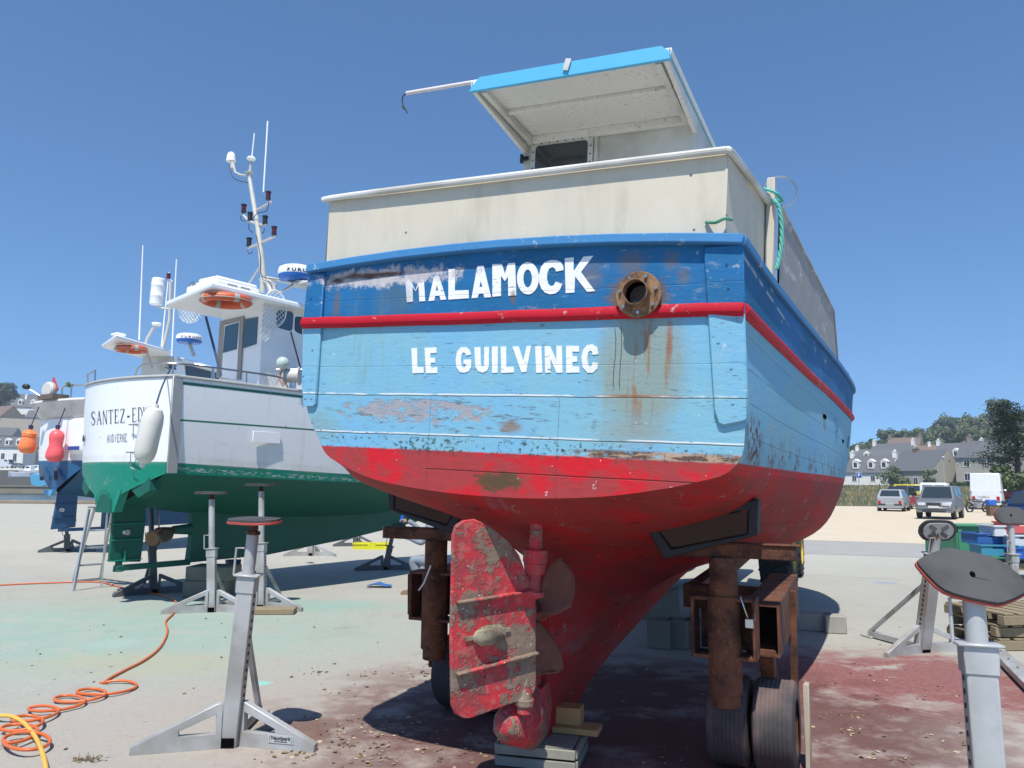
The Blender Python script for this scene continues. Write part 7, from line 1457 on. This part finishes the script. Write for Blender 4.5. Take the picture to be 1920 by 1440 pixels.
p = D(33, 878, 222); car('grey_car', 'car', 'small grey car on the far quay beside the white van', (p.x, 222, p.z), 95, 4.0, 1.7, HB_, (.22, .38, .88, .985, .92, 1.45), (.2, .22, .25))['group'] = 'vehicles on the far quay'
# motorbike
mb = thing('motorbike', 'motorbike parked by the back doors of the white panel van', 'motorbike', loc=(D(1833, 950, 52).x, 52, 0), rz=rad(-70))
for yy_ in (-.7, .7): b = MB(); b.tube([(0, yy_ + .30 * math.cos(a), .32 + .30 * math.sin(a)) for a in [2 * PI * k / 20 for k in range(20)]], .055, 8, closed=True); b.cyl((-.04, yy_, .32), (.04, yy_, .32), .06); w_ = b.build('wheel', m_ctyre, mb)
b = MB(); b.tube([(0, -.7, .32), (0, -.1, .45), (0, .35, .8), (0, .7, .32)], .04, 8); b.box((0, .0, .45), (.25, .45, .3)); b.build('frame', m_crim, mb); b = MB(); b.ball((0, .15, .85), .2, sc=(.7, 1.5, .7)); b.build('tank', simple('silver_tank', (.4, .42, .45), .3), mb); b = MB(); b.box((0, -.4, .80), (.22, .6, .08)); b.build('seat', m_trim, mb, bevel=.03)
b = MB(); b.tube([(-.35, .35, 1.05), (0, .45, .98), (.35, .35, 1.05)], .018, 6); b.build('handlebar', m_steel, mb)
# bin, sign, lamp post, far stands
bn = thing('wheelie_bin', 'blue-lidded bin standing between the panel van and dark blue car', 'bin', loc=(G(1859, 968).x, G(1859, 968).y, 0)); b = MB(); b.prism([(-.22, -.25, .05), (.22, -.25, .05), (.28, -.30, .75), (-.28, -.30, .75)], (0, .55, 0)); b.build('bin_body', simple('brown_bin', (.14, .09, .05), .7), bn); b = MB(); b.box((0, -.03, .95), (.60, .62, .4)); b.build('bin_lid', simple('blue_lid', (.02, .12, .50), .5), bn, bevel=.05); bn.scale = (.72, .72, .8)
sp_ = G(1612, 940); sgn = thing('parking_sign', 'blue square P sign on a grey post at the edge of the car park', 'sign', loc=(sp_.x, sp_.y, 0)); zt2 = D(1612, 885, sp_.y).z
b = MB(); b.cyl((0, 0, 0), (0, 0, zt2), .045, n=8); b.build('post', m_galv, sgn); b = MB(); b.box((0, -.06, zt2 - .33), (.62, .02, .62)); bd = b.build('sign_board', m_frame, sgn, bevel=.03); b = MB(); b.box((0, -.075, zt2 - .33), (.56, .012, .56)); b.build('blue_field', simple('sign_blue', (.01, .08, .38), .4), bd, bevel=.02)
text_mesh('P', .52, 'letter', m_frame, bd, Matrix.Translation((0, -.085, zt2 - .51)) @ Matrix.Rotation(PI / 2, 4, 'X'), .02)
lp = D(1771, 910, 96); lpo = thing('lamp_post', 'slender grey lamp post beside the gable of the grey roughcast house', 'lamp post', loc=(lp.x, 96, lp.z)); zz_ = D(1771, 858, 96).z - lp.z
b = MB(); b.cyl((0, 0, -.3), (0, 0, zz_), .07, .05, 8); b.build('pole', simple('pale_pole', (.4, .38, .33), .7), lpo); b = MB(); b.ball((0, -.05, zz_ + .05), .14, 10, 6, (1, 1.6, .6)); b.build('lamp_head', m_frame, lpo)
# boats across the water
def dinghy(px, py, y, L_, col, label, cabin=True, rz_=80, W_=2.2, H_=1.1):
    p = D(px, py, y); t = thing('small_boat', label, 'boat', loc=p, rz=rad(rz_), group='small boats across the harbour'); rows = []
    for u in (0, .2, .5, .75, .92, 1): w_ = W_ / 2 * (1 if u < .5 else (1 - ((u - .5) / .5) ** 2.2) + .02); rows.append([(-w_, u * L_ - L_ / 2, H_ + u * u * .4), (-w_ * .8, u * L_ - L_ / 2, .3), (0, u * L_ - L_ / 2, 0), (w_ * .8, u * L_ - L_ / 2, .3), (w_, u * L_ - L_ / 2, H_ + u * u * .4)])
    b = MB(); b.grid(rows, True); b.add(rows[0], [(0, 1, 2, 3, 4)]); b.grid([[r_[0], r_[4]] for r_ in rows], False); b.build('hull', simple('dinghy_%d' % len(bpy.data.materials), col, .5), t)
    if cabin: b = MB(); b.prism([(-W_ * .3, -L_ * .1, H_), (-W_ * .3, L_ * .22, H_), (-W_ * .3, L_ * .12, H_ + 1.2), (-W_ * .3, -L_ * .1, H_ + 1.3)], (W_ * .6, 0, 0)); cb = b.build('cabin', m_cleanwhite, t, bevel=.05); b = MB(); b.box((0, .2, H_ + .85), (W_ * .62, L_ * .16, .4)); b.build('cabin_window', m_glass, cb); b = MB(); b.cyl((0, 0, H_ + 1.2), (0, 0, H_ + 3), .04, n=6); b.build('mast', m_steel, t)
dinghy(80, 912, 140, 5, (.10, .42, .62), 'light blue boat hull lying on the jetty beneath the orange buoy', cabin=False, rz_=20, W_=3.2, H_=2.0)
dinghy(56, 892, 190, 7, (.7, .7, .7), 'white motor boat with dark stripe moored against the harbour wall', rz_=75)
dinghy(68, 890, 200, 7.5, (.7, .7, .7), 'white motor boat with wheelhouse moored behind the striped one', rz_=95)
dinghy(38, 896, 185, 6, (.65, .66, .68), 'small white open boat moored leftmost by the harbour wall', cabin=False, rz_=85)
# ================================================================ summer haze over the far shore
b = MB(); b.box((0, 200, 27), (1400, 460, 66)); hz = b.build('haze', simple('haze_air', (1, 1, 1))); hz['kind'] = 'stuff'; hz['label'] = 'thin summer haze over the harbour and hillside'; hz['category'] = 'haze'
hm_ = bpy.data.materials['haze_air']; t_ = hm_.node_tree; t_.nodes.clear(); o_ = t_.nodes.new('ShaderNodeOutputMaterial'); v_ = t_.nodes.new('ShaderNodeVolumePrincipled'); v_.inputs['Color'].default_value = (.80, .88, 1, 1); v_.inputs['Density'].default_value = .0006; v_.inputs['Anisotropy'].default_value = .2
t_.links.new(v_.outputs[0], o_.inputs['Volume'])
